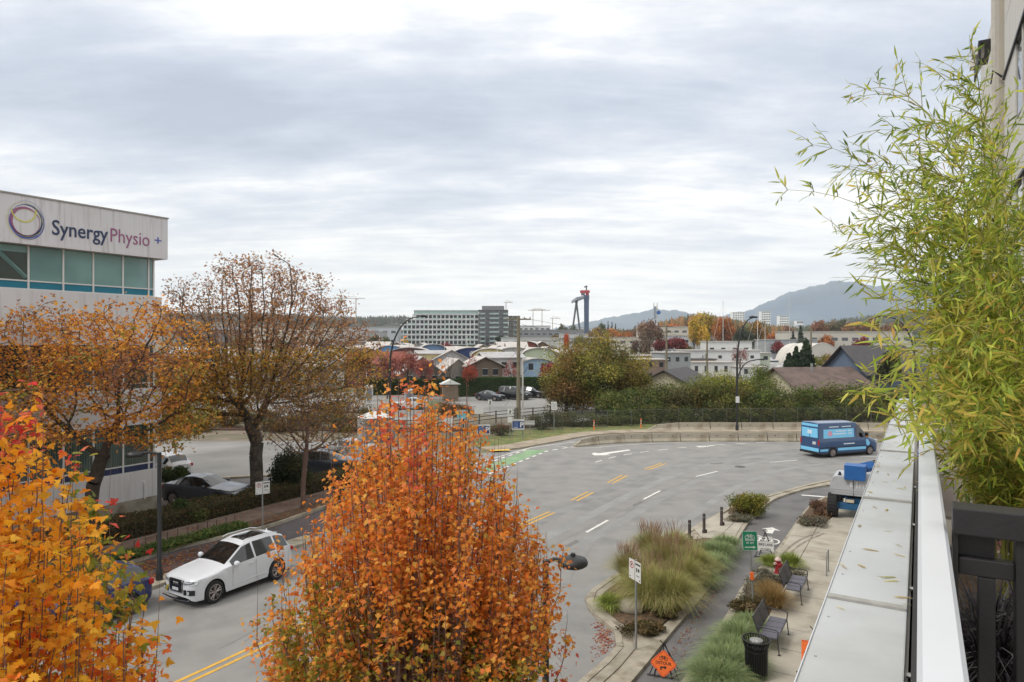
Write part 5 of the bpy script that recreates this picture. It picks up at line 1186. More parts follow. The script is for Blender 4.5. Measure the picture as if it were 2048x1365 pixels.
# folding A-frame sign stands
def stand_sign(name, label, loc, ang, w, h, m, kind, zc):
    t = thing(name, label, 'sign', loc, ang)       # local -y faces the viewer
    st = darkmetal; tiltM = Matrix.Translation((0, -.02, zc)) @ Matrix.Rotation(math.radians(90 - 12), 4, 'X')
    M4 = tiltM
    if kind == 'diamond':
        s_ = w / math.sqrt(2) * 1.0; rr = .06; pts = [(0, -s_), (s_, 0), (0, s_), (-s_, 0)]; q = []
        for k in range(4):
            a, p, b = Vector(pts[k - 1]), Vector(pts[k]), Vector(pts[(k + 1) % 4]); q += [tuple(p + (a - p).normalized() * rr), tuple(p + ((a - p).normalized() + (b - p).normalized()) * rr * .35), tuple(p + (b - p).normalized() * rr)]
        plate(t, 'sign_plate', 0, 0, M4, m, poly=q, z=0); 
        for k in range(4):
            a, b = Vector(pts[k]) * .9, Vector(pts[(k + 1) % 4]) * .9; mb = MB(); nn = Vector((-(b - a).y, (b - a).x)).normalized() * .006
            mb.ext([tuple(a * .97 + b * .03 + nn), tuple(a * .97 + b * .03 - nn), tuple(b * .97 + a * .03 - nn), tuple(b * .97 + a * .03 + nn)][::-1], lambda u, v, z_: tuple(M4 @ Vector((u, v, z_))), .0062, .008); mb.build('border_line', signred, t)
        signbike(t, M4, 0, s_ * .42, s_ * .36, .007, signblk, .045); stext(t, 'DETOUR', s_ * .28, M4, 0, -.02, .007, signblk, .002, width=s_ * 1.15)
        plate(t, 'arrow', 0, 0, M4, signblk, d=.002, z=.007, poly=[(x * s_, y * s_ - s_ * .3) for x, y in ((-.22, -.16), (-.12, -.16), (-.12, .0), (.08, .0), (.08, -.09), (.26, .05), (.08, .19), (.08, .1), (-.22, .1))])
    else:
        plate(t, 'sign_plate', w, h, M4, m, z=0)
        plate(t, 'border', w - .03, .006, M4, signblk if kind == 'white' else signred, d=.002, z=.007, y=h / 2 - .02); plate(t, 'border', w - .03, .006, M4, signblk if kind == 'white' else signred, d=.002, z=.007, y=-h / 2 + .02)
        if kind == 'white': stext(t, 'BIKE LANE', h * .34, M4, 0, .03, .007, signblk, .003, width=w * .86); stext(t, 'CLOSED', h * .34, M4, 0, -.17, .007, signblk, .003, width=w * .62)
        else: stext(t, 'DETOUR', h * .24, M4, 0, -.10, .007, signblk, .003, width=w * .8)
    zt_ = zc + max(h, w * 1.2) * .5 + .18; wd = max(w, .6) * .62
    MB().tube([(0, .16, zt_), (-wd, .03, .02)], .014, 5).build('leg', st, t); MB().tube([(0, .16, zt_), (wd, .03, .02)], .014, 5).build('leg', st, t)
    MB().tube([(0, .06, zt_), (-wd * .3, .55, .02)], .012, 5).build('rear_leg', st, t); MB().tube([(0, .06, zt_), (wd * .8, .6, .02)], .012, 5).build('rear_leg', st, t)
    MB().tube([(-wd * 1.15, .0, .03), (wd * 1.08, .0, .03)], .018, 5).build('foot_bar', st, t); MB().tube([(-.09, .02, zt_ + .1), (0, .06, zt_ - .02), (.08, .02, zt_ + .09)], .014, 5).build('clip', st, t)
    for s_ in (1, -1): MB().tube([(s_ * wd * .5, -.07, zc - .14), (s_ * wd * .62, -.10, zc - .34)], .02, 5).build('bracket', st, t)
stand_sign('detour_sign', 'orange diamond detour sign with bicycle symbol on a folding stand in the bike path', (*G(1327, 1356, .02), .02), math.radians(-20), .50, .50, signor, 'diamond', .38)
stand_sign('detour_sign', 'orange square detour sign partly hidden by the parapet edge on the pavement', (*G(1628, 1352, .14), .14), math.radians(-24), .60, .52, signor, 'square', .62)
stand_sign('bike_lane_sign', 'white bike lane closed sign on a folding stand behind the green route sign', (*G(1531, 1116, .02), .02), math.radians(-16), .62, .42, signw, 'white', .46)
# bollards
for (px, py), lb in (((1408, 1066), 'dark brown bollard in the middle of the concrete gap, just right of the tall grass'), ((1443, 1051), 'dark brown bollard nearest the round green shrub'), ((1379, 1080), 'dark bollard half hidden behind the tall grass')):
    b = thing('bollard', lb, 'bollard', (*G(px, py, .155), .155), .4, 'dark bollards on the island')
    MB().lathe([(.085, 0), (.085, .10), (.068, .12), (.068, .84), (.06, .86), (.001, .865)], seg=14).build('post', mat('brown_bollard', (62, 52, 48), rough=.6, var=.1), b, smooth=40)
    MB().lathe([(.0695, .70), (.0715, .705), (.0715, .725), (.0695, .73)], seg=14).build('band', galv, b); MB().box(.06, -.04, 0, .14, .04, .14).build('lock_bracket', mat('brown_bollard', (62, 52, 48)), b)
# benches (local x along the street, -y is the pavement side... backrest on +y)
def bench(n_, t_, label):
    b = thing('park_bench', label, 'bench', (*nt(n_, t_), .135), RA, 'metal benches facing the building'); st = mat('bench_metal', (58, 56, 60), rough=.45, var=.1, scale=5, spec=.5); mesh = mat('bench_seat_mesh', (92, 90, 100), rough=.55, var=.2, scale=60)
    L_ = .78
    for k in range(4): MB().box(-L_ + .02 + k * .39, -.24, .435, -L_ + .37 + k * .39, .22, .450).build('seat_panel', mesh, b, bevel=.003)
    MB().box(-L_, -.26, .41, L_, -.235, .44).build('seat_edge', st, b)
    for k in range(2):
        m_ = MB(); x0, x1 = -L_ + .02 + k * .78, -L_ + .74 + k * .78; m_.quad((x0, .25, .50), (x1, .25, .50), (x1, .40, .92), (x0, .40, .92)); m_.quad((x1, .265, .495), (x0, .265, .495), (x0, .415, .915), (x1, .415, .915)); m_.build('back_panel', st, b)
    MB().tube([(-L_, .24, .46), (-L_, .41, .93), (L_, .41, .93), (L_, .24, .46)], .016, 6).build('back_frame', st, b)
    for s_ in (-1, 1):
        MB().tube([(s_ * L_, -.30, 0), (s_ * L_, -.25, .42), (s_ * L_, -.27, .64), (s_ * L_, -.22, .67), (s_ * L_, .33, .69)], .016, 6).build('arm_rest', st, b)
        MB().tube([(s_ * L_, .32, 0), (s_ * L_, .22, .42)], .016, 6).build('rear_leg', st, b); MB().tube([(s_ * L_, -.25, .43), (s_ * L_, .23, .43)], .016, 6).build('side_rail', st, b)
        MB().box(s_ * L_ - .04, -.34, 0, s_ * L_ + .04, -.26, .012).build('foot', st, b)
    return b
bench(-3.62, 24.9, 'dark metal bench farther up the pavement beside the tan grass and fire hydrant')
bench(-3.62, 20.7, 'dark metal bench nearer us, just behind the black litter bin')
# litter bin
lbn = thing('litter_bin', 'black slatted round litter bin at the bottom of the picture beside the nearer bench', 'bin', (*nt(-3.62, 18.35), .135)); bk_ = mat('black_bin_paint', (28, 28, 29), rough=.4, var=.1, scale=6, spec=.5)
for k in range(30):
    q = 2 * math.pi * k / 30; c, s_ = math.cos(q), math.sin(q)
    MB().tube([(.26 * c, .26 * s_, .05), (.27 * c, .27 * s_, .75), (.34 * c, .34 * s_, .97)], .016, 4).build('slat', bk_, lbn)
for z, r in ((.06, .262), (.70, .268)): MB().lathe([(r, 0), (r + .022, 0), (r + .022, .03), (r, .03)], (0, 0, z), 28).build('hoop', bk_, lbn)
MB().tube([(.34 * math.cos(a), .34 * math.sin(a), .98) for a in np.linspace(0, 2 * math.pi, 29)], .016, 6, cap=False).build('rim', bk_, lbn)
MB().lathe([(.22, .05), (.235, .80), (.20, .80), (.19, .1), (.001, .1)], seg=24).build('liner', blk, lbn, smooth=40)
MB().lathe([(.001, .0), (.17, .0), (.165, .03), (.10, .055), (.001, .065)], (0, 0, .93), 24).build('lid', mat('lid_grey', (128, 128, 126), rough=.5, c2=(180, 178, 172), c2f=.6, scale=30), lbn, smooth=40)
for a in (0, 2.1, 4.2): MB().tube([(.16 * math.cos(a), .16 * math.sin(a), .94), (.24 * math.cos(a), .24 * math.sin(a), .82)], .012, 4).build('lid_arm', bk_, lbn)
# hydrant
hy = thing('fire_hydrant', 'red fire hydrant with pale cap among the grey plants', 'fire hydrant', (*G(1556, 1146, .13), .13), .3); hr = mat('hydrant_red', (150, 36, 44), rough=.5, var=.12, scale=9); hw = mat('hydrant_cream', (206, 180, 170), rough=.5, var=.1)
MB().lathe([(.15, 0), (.15, .04), (.11, .05), (.10, .42), (.12, .44), (.12, .48)], seg=16).build('barrel', hr, hy, smooth=40); MB().lathe([(.125, .48), (.12, .50), (.09, .55), (.04, .58), (.03, .61), (.001, .61)], seg=16).build('cap', hw, hy, smooth=40)
MB().lathe([(.001, -.17), (.05, -.17), (.05, .17), (.001, .17)], (0, 0, .36), 10, 'x').build('hose_outlet', hw, hy); MB().lathe([(.001, -.18), (.07, -.18), (.07, 0), (.001, 0)], (0, 0, .32), 10, 'y').build('pumper_outlet', hr, hy)
# bike rack hoop
rk = thing('bike_rack', 'slim steel bike hoop beyond the far bench', 'bike rack', (*nt(-2.95, 27.6), .135), RA)
MB().tube([(0, 0, 0), (0, 0, .70), (.05, 0, .80), (.14, 0, .84), (.45, 0, .84), (.54, 0, .80), (.58, 0, .70), (.58, 0, 0)], .022, 8).build('hoop', galv, rk, smooth=60)
for x in (0, .58): MB().box(x - .05, -.05, 0, x + .05, .05, .01).build('base_plate', galv, rk)
# boulder
bo = MB(); bo.lathe([(.30, 0), (.36, .12), (.34, .28), (.22, .40), (.05, .45), (.001, .45)], seg=14); 
bo.v = [(x * (1.1 + .12 * math.sin(5 * y)), y * (1 + .15 * math.sin(4 * x)), z * (1 + .1 * math.sin(6 * x))) for x, y, z in bo.v]
o = bo.build('boulder', mat('boulder_stone', (146, 138, 124), rough=.9, var=.15, scale=5, bump=.5, bscale=14), None, smooth=80); o.location = (*G(1262, 1222, .15), .12); o.scale = (1.15, 1.1, 1.0); props(o, 'rounded pale boulder in front of the tall ornamental grass', 'boulder')
# ---------------------------------------------------------------- concrete barriers
bm_ = mat('barrier_concrete', (156, 148, 132), rough=.9, var=.10, scale=1.3, bump=.2, bscale=14, c2=(138, 128, 110), c2f=.62, detail=8)
def barrier(a, b, label, slope=False, first=None):
    a, b = Vector(a), Vector(b); L_ = (b - a).length - .07; ang = math.atan2((b - a).y, (b - a).x)
    t = thing('concrete_barrier', label, 'barrier', (*a, .01), ang)
    pr = [(-.28, 0), (-.28, .10), (-.14, .30), (-.09, .76), (.09, .76), (.14, .30), (.28, .10), (.28, 0)]
    mb = MB(); n_ = 8; z2 = .35 if slope == 'start' else 1
    mb.v = [(0.01, y, z * (.22 if slope == 'start' and z > .2 else 1)) for y, z in pr] + ([(.9, y, z * (.75 if z > .2 else 1)) for y, z in pr] if slope else []) + [(L_, y, z) for y, z in pr]
    m_ = len(mb.v) // 8
    for r in range(m_ - 1):
        for k in range(8): a0 = r * 8 + k; b0 = r * 8 + (k + 1) % 8; mb.f.append((a0, b0, b0 + 8, a0 + 8))
    mb.f.append(tuple(range(7, -1, -1))); mb.f.append(tuple(range((m_ - 1) * 8, m_ * 8))); mb.build('body', bm_, t)
    for f in (.27, .73): MB().lathe([(.001, -.012), (.045, -.012), (.045, .004), (.001, .004)], (L_ * f, -.125, .52), 10, 'y').build('lifting_hole', mat('hole_dark', (40, 36, 32)), t)
    return t
fb = resample([G(1148, 894), G(1190, 889.5), G(1250, 885.5), G(1330, 883.5), G(1450, 883), G(1600, 883.2), G(1770, 884)], 2.55)
ords = ['first', 'second', 'third', 'fourth', 'fifth', 'sixth', 'seventh', 'eighth', 'ninth', 'tenth', 'eleventh', 'twelfth', 'thirteenth', 'fourteenth']
for k in range(min(len(fb) - 1, 12)):
    barrier(fb[k], fb[k + 1], f'{ords[k]} concrete barrier from the left in the front row along the road' if k else 'sloping end barrier, leftmost of the front row along the road', 'start' if k == 0 else False)['group'] = 'front row of concrete barriers'
bb = resample([G(1296, 861.5), G(1345, 861), G(1450, 861), G(1640, 861), G(1800, 862)], 3.0)
for k in range(min(len(bb) - 1, 10)):
    barrier(bb[k], bb[k + 1], f'{ords[k]} concrete barrier from the left in the back row before the hedge' if k else 'sloping end barrier, leftmost of the back row before the hedge', 'start' if k == 0 else False)['group'] = 'back row of concrete barriers'
# small white reflectors / litter on the barriers left out of the count: one goes on the front row
for (px, py), lb in (((1188, 862), 'striped orange delineator post left of the hedge'), ((1282, 858), 'orange and white delineator stick at the start of the back barriers')):
    d_ = thing('delineator_post', lb, 'post', (*G(px, py), .1)); MB().lathe([(.08, 0), (.05, .1), (.045, .95), (.001, .96)], seg=10).build('post', signor, d_, smooth=40)
    MB().lathe([(.047, .62), (.051, .62), (.051, .74), (.047, .74)], seg=10).build('white_band', signw, d_); MB().lathe([(.047, .40), (.051, .40), (.051, .5), (.047, .5)], seg=10).build('white_band', signw, d_)
# ---------------------------------------------------------------- chain-link fence along the far pavement with signs on it
fl = [(-10.5, 53.2)] + [(p[0], p[1]) for p in (G(900, 893), G(962, 882), G(1022, 876), G(1080, 868), G(1107, 865), G(1168, 860), G(1262, 857), G(1290, 855.5))] + [(30, 71), (45, 71)]
cf = thing('chain_link_fence', 'grey chain link fence running along the far pavement before the bushes', 'fence', (0, 0, .08)); fpts = resample(fl, 2.6)
fgal = mat('fence_wire', (92, 92, 86), rough=.7)
mb = MB(); Hf = 1.75
for a, b in zip(fpts[:-1], fpts[1:]):
    MB().tube([(*a, 0), (*a, Hf + .08)], .028, 6).build('post', fgal, cf)
    MB().tube([(*a, Hf), (*b, Hf)], .018, 5).build('top_rail', fgal, cf)
    n_ = 13
    A_, B_ = Vector(a), Vector(b); tn = (B_ - A_).normalized()
    for k in range(-n_, n_):
        for sgn in (1, -1):
            u0, u1 = (k / n_, (k + n_ * .66) / n_) if sgn > 0 else ((k + n_ * .66) / n_, k / n_)
            lo, hi = 0.0, 1.0
            ua, ub = u0, u1
            if max(ua, ub) <= 0 or min(ua, ub) >= 1: continue
            def at(s_): u = ua + (ub - ua) * s_; p = A_ + (B_ - A_) * u; return (p.x, p.y, Hf * s_)
            s0, s1 = 0, 1
            if ua != ub:
                for lim, in ((0,), (1,)):
                    s_ = (lim - ua) / (ub - ua)
                    if 0 < s_ < 1:
                        if (ua < lim) == (lim == 0): s0 = max(s0, s_) if (ua < 0 if lim == 0 else ua > 1) else s0
                        if lim == 0 and ua < 0: s0 = s_
                        if lim == 0 and ub < 0: s1 = s_
                        if lim == 1 and ua > 1: s0 = s_
                        if lim == 1 and ub > 1: s1 = s_
            if s1 > s0: mb.tube([at(s0), at(s1)], .0045, 3, cap=False)
o = mb.build('chain_link_mesh', fgal, cf); o['kind'] = 'stuff'
def panel_sign(name, label, px, py, w, h, z, ang, fn=None, col=None, posts=1, ph=None):
    x, y = G(px, py); t = thing(name, label, 'sign', (x, y, 0)); a = math.radians(ang)
    M4 = fm(0, 0, z, a); pts_ = [0] if posts == 1 else [-w / 2 + .1, w / 2 - .1]
    for q in pts_: p = M4 @ Vector((q, 0, 0)); MB().tube([(p.x, p.y, 0), (p.x, p.y, ph or z + h / 2)], .035, 6).build('post', galv, t)
    plate(t, 'sign_plate', w, h, M4, col or signw, z=.04)
    if fn: fn(t, M4)
    return t
def parkface(t, M4):
    plate(t, 'blue_face', 1.0, .66, M4, signblue, d=.003, z=.0465, y=-.03); stext(t, 'P', .62, M4, .32, -.24, .05, signw, .02)
    for k in range(5): plate(t, 'small_print', .42, .035, M4, mat('pale_blue_ink', (120, 140, 180)), d=.002, z=.0495, x=-.2, y=.18 - k * .085)
    plate(t, 'small_print', .40, .05, M4, signw, d=.002, z=.0495, x=-.2, y=-.28); plate(t, 'small_print', .5, .03, M4, mat('grey_ink', (120, 120, 124)), d=.002, z=.0465, y=.35)
panel_sign('car_park_sign', 'blue car park sign with a white P, left one nearer the orange maple', 967, 888.5, 1.12, .84, 1.25, -85, parkface, posts=2)
panel_sign('car_park_sign', 'blue car park sign with a white P beside the wooden utility pole', 1036, 879.5, 1.12, .92, 1.35, -88, parkface, posts=2)
def lines(t, M4):
    for k in range(3): plate(t, 'small_print', .7, .06, M4, mat('grey_ink', (120, 120, 124)), d=.002, z=.0465, y=.14 - k * .14)
panel_sign('notice_board', 'small white notice on the fence right of the blue parking sign', 1060, 873, .82, .42, 1.25, -90, lines)
def ped(t, M4):
    mb = MB(); fn = lambda u, v, q: tuple(M4 @ Vector((u, v, q)))
    for p in ([(-.03, .20), (.03, .20), (.03, .26), (-.03, .26)], [(-.05, 0), (.05, 0), (.05, .18), (-.05, .18)], [(.0, 0), (.05, 0), (.14, -.24), (.08, -.24)], [(-.05, 0), (0, 0), (-.08, -.24), (-.14, -.24)], [(.05, .16), (.14, .04), (.11, .02), (.03, .12)]): mb.ext(p, fn, .0465, .049)
    mb.build('walking_figure', signblk, t)
panel_sign('pedestrian_sign', 'white pedestrian crossing sign on a thin pole by the black rail fence', 980, 862, .42, .60, 2.75, -90, ped)
tt = panel_sign('pedestrian_sign', 'white pedestrian crossing sign above a second plate just left of the blue sign', 1020, 880, .42, .64, 2.45, -90, ped); plate(tt, 'lower_plate', .42, .50, fm(0, 0, 1.80, -math.pi / 2), signw, z=.04)
panel_sign('notice_sign', 'white lettered notice on a post at the left end of the bushy fence', 1108, 868, .52, .78, 2.65, -90, lambda t, M4: [plate(t, 'small_print', .36, .04, M4, mat('grey_ink', (120, 120, 124)), d=.002, z=.0465, y=.26 - k * .12) for k in range(5)])
panel_sign('notice_sign', 'small white sign with dark symbol by the grey shed at the fence', 731, 892, .5, .9, 2.2, -86, lambda t, M4: stext(t, 'P', .42, M4, 0, .02, .047, signblk, .01))
panel_sign('banner', 'white banner tied to the black rail fence', 896, 880, 1.0, 1.3, 1.5, -90); panel_sign('banner', 'turquoise banner tied to the black rail fence', 925, 862, 1.05, .9, 1.6, -86, col=mat('turquoise_print', (92, 176, 196), rough=.6, c2=(150, 200, 206), c2f=.55, scale=3))
panel_sign('banner', 'small white board on the rail fence left of the pedestrian sign', 958, 858, .9, .62, 1.8, -90)
panel_sign('banner', 'blue banner low on the fence beside the left street lamp', 770, 897, .9, .5, .85, -88, col=signblue)
# black rail fence along the railway path
rf = thing('rail_fence', 'long dark pipe rail fence behind the parking signs', 'fence', (0, 0, 0)); ra_ = resample([(-24, 66), G(860, 868), G(980, 848), G(1100, 836), (15, 79)], 2.6)
for a, b in zip(ra_[:-1], ra_[1:]):
    MB().box(a[0] - .06, a[1] - .06, 0, a[0] + .06, a[1] + .06, 1.35).build('post', darkmetal, rf)
    for z in (.55, .9, 1.25): MB().tube([(*a, z), (*b, z)], .04, 5).build('rail', mat('brown_rail', (66, 56, 50), rough=.7), rf)
# grey tarpaulin shed, portable toilets
sh = thing('tarpaulin_shed', 'grey tarpaulin covered shed with a pale top beside the left street lamp', 'shed', (*G(752, 890), 0), math.radians(30)); tarp = mat('grey_tarpaulin', (150, 146, 142), rough=.8, var=.2, scale=1.6, c2=(116, 112, 108), c2f=.52)
mb = MB(); mb.prism([(-1.3, -1), (1.3, -1), (1.3, 1), (-1.3, 1)], 0, 2.35); mb.build('cover', tarp, sh)
mb = MB(); mb.v = [(-1.34, -1.04, 2.352), (1.34, -1.04, 2.352), (1.34, 1.04, 2.352), (-1.34, 1.04, 2.352), (-.4, 0, 2.85), (.4, 0, 2.85)]; mb.f = [(0, 1, 5, 4), (1, 2, 5), (2, 3, 4, 5), (3, 0, 4), (0, 3, 2, 1)]; mb.build('roof', mat('shed_top_white', (200, 198, 194), rough=.7), sh)
for k in range(4): MB().box(-1.1 + k * .6, -1.02, .1, -1.06 + k * .6, -1.001, 2.3).build('fold', mat('tarp_fold', (128, 124, 120), rough=.8), sh)
def toilet(px, Y, lb, col):
    t = thing('portable_toilet', lb, 'toilet', (*XY(px, Y), 0), .3); MB().box(-.55, -.55, 0, .55, .55, 2.1).build('cabin', mat('cabin_' + col[0], col[1], rough=.6, var=.08), t, bevel=.03); MB().lathe([(.7, 0), (.55, .22), (.001, .3)], (0, 0, 2.1), 4).build('roof', signw, t); MB().box(-.35, -.56, .1, .35, -.551, 1.9).build('door', mat('cabin_door', (120, 126, 134), rough=.6), t)
toilet(818, 92, 'white roofed portable toilet in the rear lot behind the orange maple tip', ('grey', (150, 154, 158)))
toilet(738, 100, 'pale portable cabin at the far left of the rear lot', ('white', (190, 190, 188)))
# ---------------------------------------------------------------- utility poles and wires
wood = mat('pole_wood', (120, 112, 94), rough=.9, var=.2, scale=2, bump=.3)
def upole(px, Y, toprow, label, arms=1, r=.17, transf=False):
    x, _ = XY(px, Y); h = H - (toprow - 682.5) * Y / F; t = thing('utility_pole', label, 'utility pole', (x, Y, 0))
    MB().tube([(0, 0, 0), (0, 0, h)], [r * 1.15, r * .8], 10).build('pole', wood, t, smooth=60)
    for k in range(arms):
        z = h - .35 - k * 1.1; MB().box(-1.25, -.07, z - .07, 1.25, .07, z + .07).build('cross_arm', wood, t)
        for xx in (-1.15, -.6, .6, 1.15): MB().lathe([(.03, 0), (.06, .05), (.05, .14), (.02, .2)], (xx, 0, z + .07), 6).build('insulator', galv, t)
    if transf: MB().lathe([(.001, 0), (.24, 0), (.24, .8), (.001, .85)], (-.42, 0, h - 3.0), 12).build('transformer', mat('transformer_grey', (170, 170, 166), rough=.6), t, smooth=40)
    return t
up = upole(1037, 68, 632, 'big weathered wooden utility pole with crossarm beside the blue car park sign', 1, .21)
MB().tube([(.42, -.1, 0), (.42, -.1, 6.0), (.36, -.05, 7.0)], .09, 8).build('conduit', mat('pale_conduit', (180, 178, 170), rough=.6), up)
MB().tube([(-.8, 0, 5.6), (-.3, -.1, 5.2), (.4, -.1, 5.4), (.9, 0, 6.2)], .03, 5).build('cable_loop', darkmetal, up); MB().tube([(-.6, 0, 8.0), (0, -.2, 7.2), (.8, 0, 8.4)], .025, 5).build('cable_loop', darkmetal, up); MB().box(-.36, -.3, 1.1, -.16, -.1, 2.2).build('meter_box', mat('meter_grey', (110, 108, 100), rough=.7), up)
upole(1333, 130, 650, 'distant wooden utility pole with crossarm above the green bin roof', 2, .2)
upole(1414, 118, 682, 'wooden utility pole with grey transformer before the white houseboats', 0, .18, True)
upole(1622, 150, 657, 'wooden utility pole standing before the white dome shed', 0, .2)
upole(1688, 140, 688, 'slim wooden utility pole right of the dome shed by the blue house', 0, .18)
wr_ = thing('overhead_wires', 'overhead wires sagging between the wooden utility poles', 'wires', (0, 0, 0))
def wire(a, b, sag=.8):
    a, b = Vector(a), Vector(b); pts = [a.lerp(b, k / 10) - Vector((0, 0, sag * 4 * (k / 10) * (1 - k / 10))) for k in range(11)]; MB().tube(pts, .018, 3, cap=False).build('wire', darkmetal, wr_)
pa = lambda px, Y, row: WP(px, Y and row, Y)
for dz in (0, 14): wire(WP(1045, 636 + dz, 68), WP(1345, 655 + dz, 130), 1.0); wire(WP(1345, 655 + dz, 130), WP(1622, 660 + dz, 150), 1.2)
wire(WP(1414, 700, 118), WP(1333, 672, 130), .6); wire(WP(1414, 700, 118), WP(1622, 670, 150), .8); wire(WP(1038, 700, 68), WP(940, 757, 100), .8); wire(WP(1038, 770, 68), WP(1010, 812, 66), .1)
wire(WP(1038, 745, 68), WP(860, 800, 75), .8); wire(WP(1333, 725, 130), WP(1380, 748, 100), .3)
# ---------------------------------------------------------------- planting by the bike path
tall = [((1290, 1200), 'tall', 1.0, 'tall feathery ornamental grass with reddish plumes at the road side of the island'), ((1330, 1150), 'red', 1.0, 'ornamental grass clump with purplish plumes behind the first clump'), ((1258, 1165), 'red', .85, 'leftmost reddish plumed grass clump on the island'),
        ((1345, 1215), 'tall', 1.0, 'big arching green grass clump nearest the bike path edge'), ((1300, 1215), 'tall', .95, 'arching olive grass clump behind the boulder'), ((1385, 1150), 'tall', .95, 'arching green grass clump in the middle of the island'), ((1350, 1110), 'tall', .9, 'upright olive grass clump farthest back on the island'), ((1300, 1120), 'red', .95, 'plumed grass clump at the back left of the island'), ((1365, 1175), 'tall', .9, 'leaning green grass clump between the tallest clumps')]
for (px, py), k, s_, lb in tall: tuft('ornamental_grass', lb, (*G(px, py, .15), .15), k, s_ * .96, group='ornamental grasses on the island')
low = [((1425, 1130), 'low blue green fescue mound right of the tall grasses'), ((1440, 1108), 'low fescue mound beside the concrete gap'), ((1405, 1165), 'low fescue mound drooping to the bike path kerb'), ((1452, 1094), 'low fescue mound nearest the green route sign'), ((1412, 1108), 'low fescue mound against the bollard slab')]
for (px, py), lb in low: tuft('fescue_grass', lb, (*G(px, py, .15), .15), 'fescue', 1.15, group='low grass mounds on the island')
tuft('ornamental_grass', 'short bright green grass at the kerb left of the boulder', (*G(1222, 1216, .15), .15), 'green', .9)
pb_ = [((1425, 1360), 'fescue', 1.2, 'green fescue mound at the bottom edge left of the litter bin'), ((1448, 1335), 'fescue', 1.25, 'green fescue mound second from the bottom beside the bike path'), ((1462, 1308), 'fescue', 1.2, 'green fescue mound left of the litter bin rim'), ((1478, 1282), 'fescue', 1.25, 'green fescue mound behind the nearer bench back'), ((1478, 1330), 'fescue', 1.2, 'green fescue mound hugging the litter bin'), ((1500, 1262), 'fescue', 1.1, 'green fescue mound by the bench, farthest up that row'), ((1455, 1362), 'fescue', 1.1, 'green fescue mound in the bottom corner under the litter bin'), ((1548, 1215), 'tan', 1.0, 'tan dry grass clump between the two benches'), ((1535, 1198), 'tan', .8, 'smaller tan dry grass clump behind the first'), ((1580, 1135), 'green', .95, 'yellow green grass clump right of the fire hydrant'), ((1540, 1130), 'green', .8, 'yellow green grass tuft left of the fire hydrant')]
for (px, py), k, s_, lb in pb_: tuft('grass_clump', lb, (*G(px, py, .13), .13), k, s_)
grey = [(118, 116, 98), (134, 132, 116), (100, 96, 76), (112, 104, 88)]; 
for (px, py), r, lb in (((1520, 1180), (.65, .65, .5), 'grey lavender shrub left of the green sign post'), ((1580, 1165), (.7, .5, .5), 'grey lavender shrub behind the far bench'), ((1500, 1205), (.6, .55, .45), 'grey twiggy shrub below the green sign post'), ((1530, 1160), (.5, .5, .5), 'silvery shrub in front of the fire hydrant')):
    bush('lavender_shrub', (*G(px, py, .13), .13), r, grey, lb, 1500, .055)
for (px, py), r, lb in (((1488, 1225), (.6, .5, .45), 'brown withered groundcover plant beside the bike path'), ((1275, 1262), (.8, .6, .25), 'dry brown groundcover at the tip of the island'), ((1305, 1262), (.5, .5, .28), 'dry olive groundcover right of the parking sign post'), ((1338, 1215 + 20), (.5, .35, .25), 'dry groundcover along the island kerb below the big grass')):
    bush('groundcover_shrub', (*G(px, py, .15), .15), r, [(104, 88, 58), (92, 84, 52), (120, 104, 72), (80, 70, 44)], lb, 1300, .06)
bush('round_shrub', (*G(1497, 1027, .15), .15), (1.15, 1.0, 1.25), [(112, 122, 46), (134, 140, 58), (92, 104, 42), (140, 128, 60)], 'rounded yellow green shrub at the narrow end of the island', 5200, .075, lobes=26)
bush('lavender_shrub', (*G(1477, 1042, .15), .15), (.9, .55, .42), grey, 'grey low shrub at the foot of the rounded yellow green shrub', 1700, .06)
bush('lavender_shrub', (*G(1625, 1052, .13), .13), (.85, .7, .5), grey, 'grey low shrub beside the boom lift tyre', 1900, .06)
bush('heather_shrub', (*G(1640, 1030, .13), .13), (.8, .8, .8), [(128, 96, 78), (112, 88, 66), (140, 112, 92)], 'reddish brown shrub behind the boom lift tyre', 2200, .06)
# ---------------------------------------------------------------- fallen leaves
def litter(name, label, poly_px, n_, z, cols, sz=.07, world=None):
    P = world if world is not None else [G(*p) for p in poly_px]
    w_ = rng.dirichlet(np.ones(len(P)) * .6, n_); pos = w_ @ np.array(P); pos = np.c_[pos, np.full(n_, z) + .012 * rng.random(n_)]
    o = leafmesh(name, leafm, STAR, pos, rotmats(n_, np.array([[0, 0, 4.0]]), .5), sz * (.6 + .7 * rng.random(n_)), pal(n_, cols, None, .2), None); return props(o, label, 'leaves')
lcols = [(150, 98, 62), (176, 120, 70), (122, 84, 62), (196, 142, 76), (160, 76, 56)]
litter('fallen_leaves', 'brown fallen leaves strewn over the far-left bike lane', None, 1500, .02, lcols, .11, [nt(-26.5, 8), nt(-26.5, 22), nt(-24, 22), nt(-24, 8), nt(-26.4, 14), nt(-26.4, 16)])
litter('fallen_leaves', 'fallen leaves heaped on the kerb and verge by the left footpath', None, 900, .125, lcols, .10, [nt(-26.6, 8), nt(-27.6, 32), nt(-26.7, 32), nt(-27.7, 10)])
litter('fallen_leaves', 'orange leaves piled around the left pedestrian lamp post', None, 500, .14, lcols, .11, [nt(-23.7, 10), nt(-24.7, 16), nt(-24.0, 17), nt(-24.3, 12)])
litter('fallen_leaves', 'leaves scattered over the footpath beside the clipped hedge', None, 500, .11, lcols, .09, [nt(-28, 10), nt(-29.6, 10), nt(-28, 34), nt(-29.6, 34)])
litter('fallen_leaves', 'dry leaves scattered over the gravel lot around the dark parked car', None, 900, .02, lcols, .10, [nt(-32.2, 16), nt(-32.2, 30), (-34, 36), (-24, 46)])
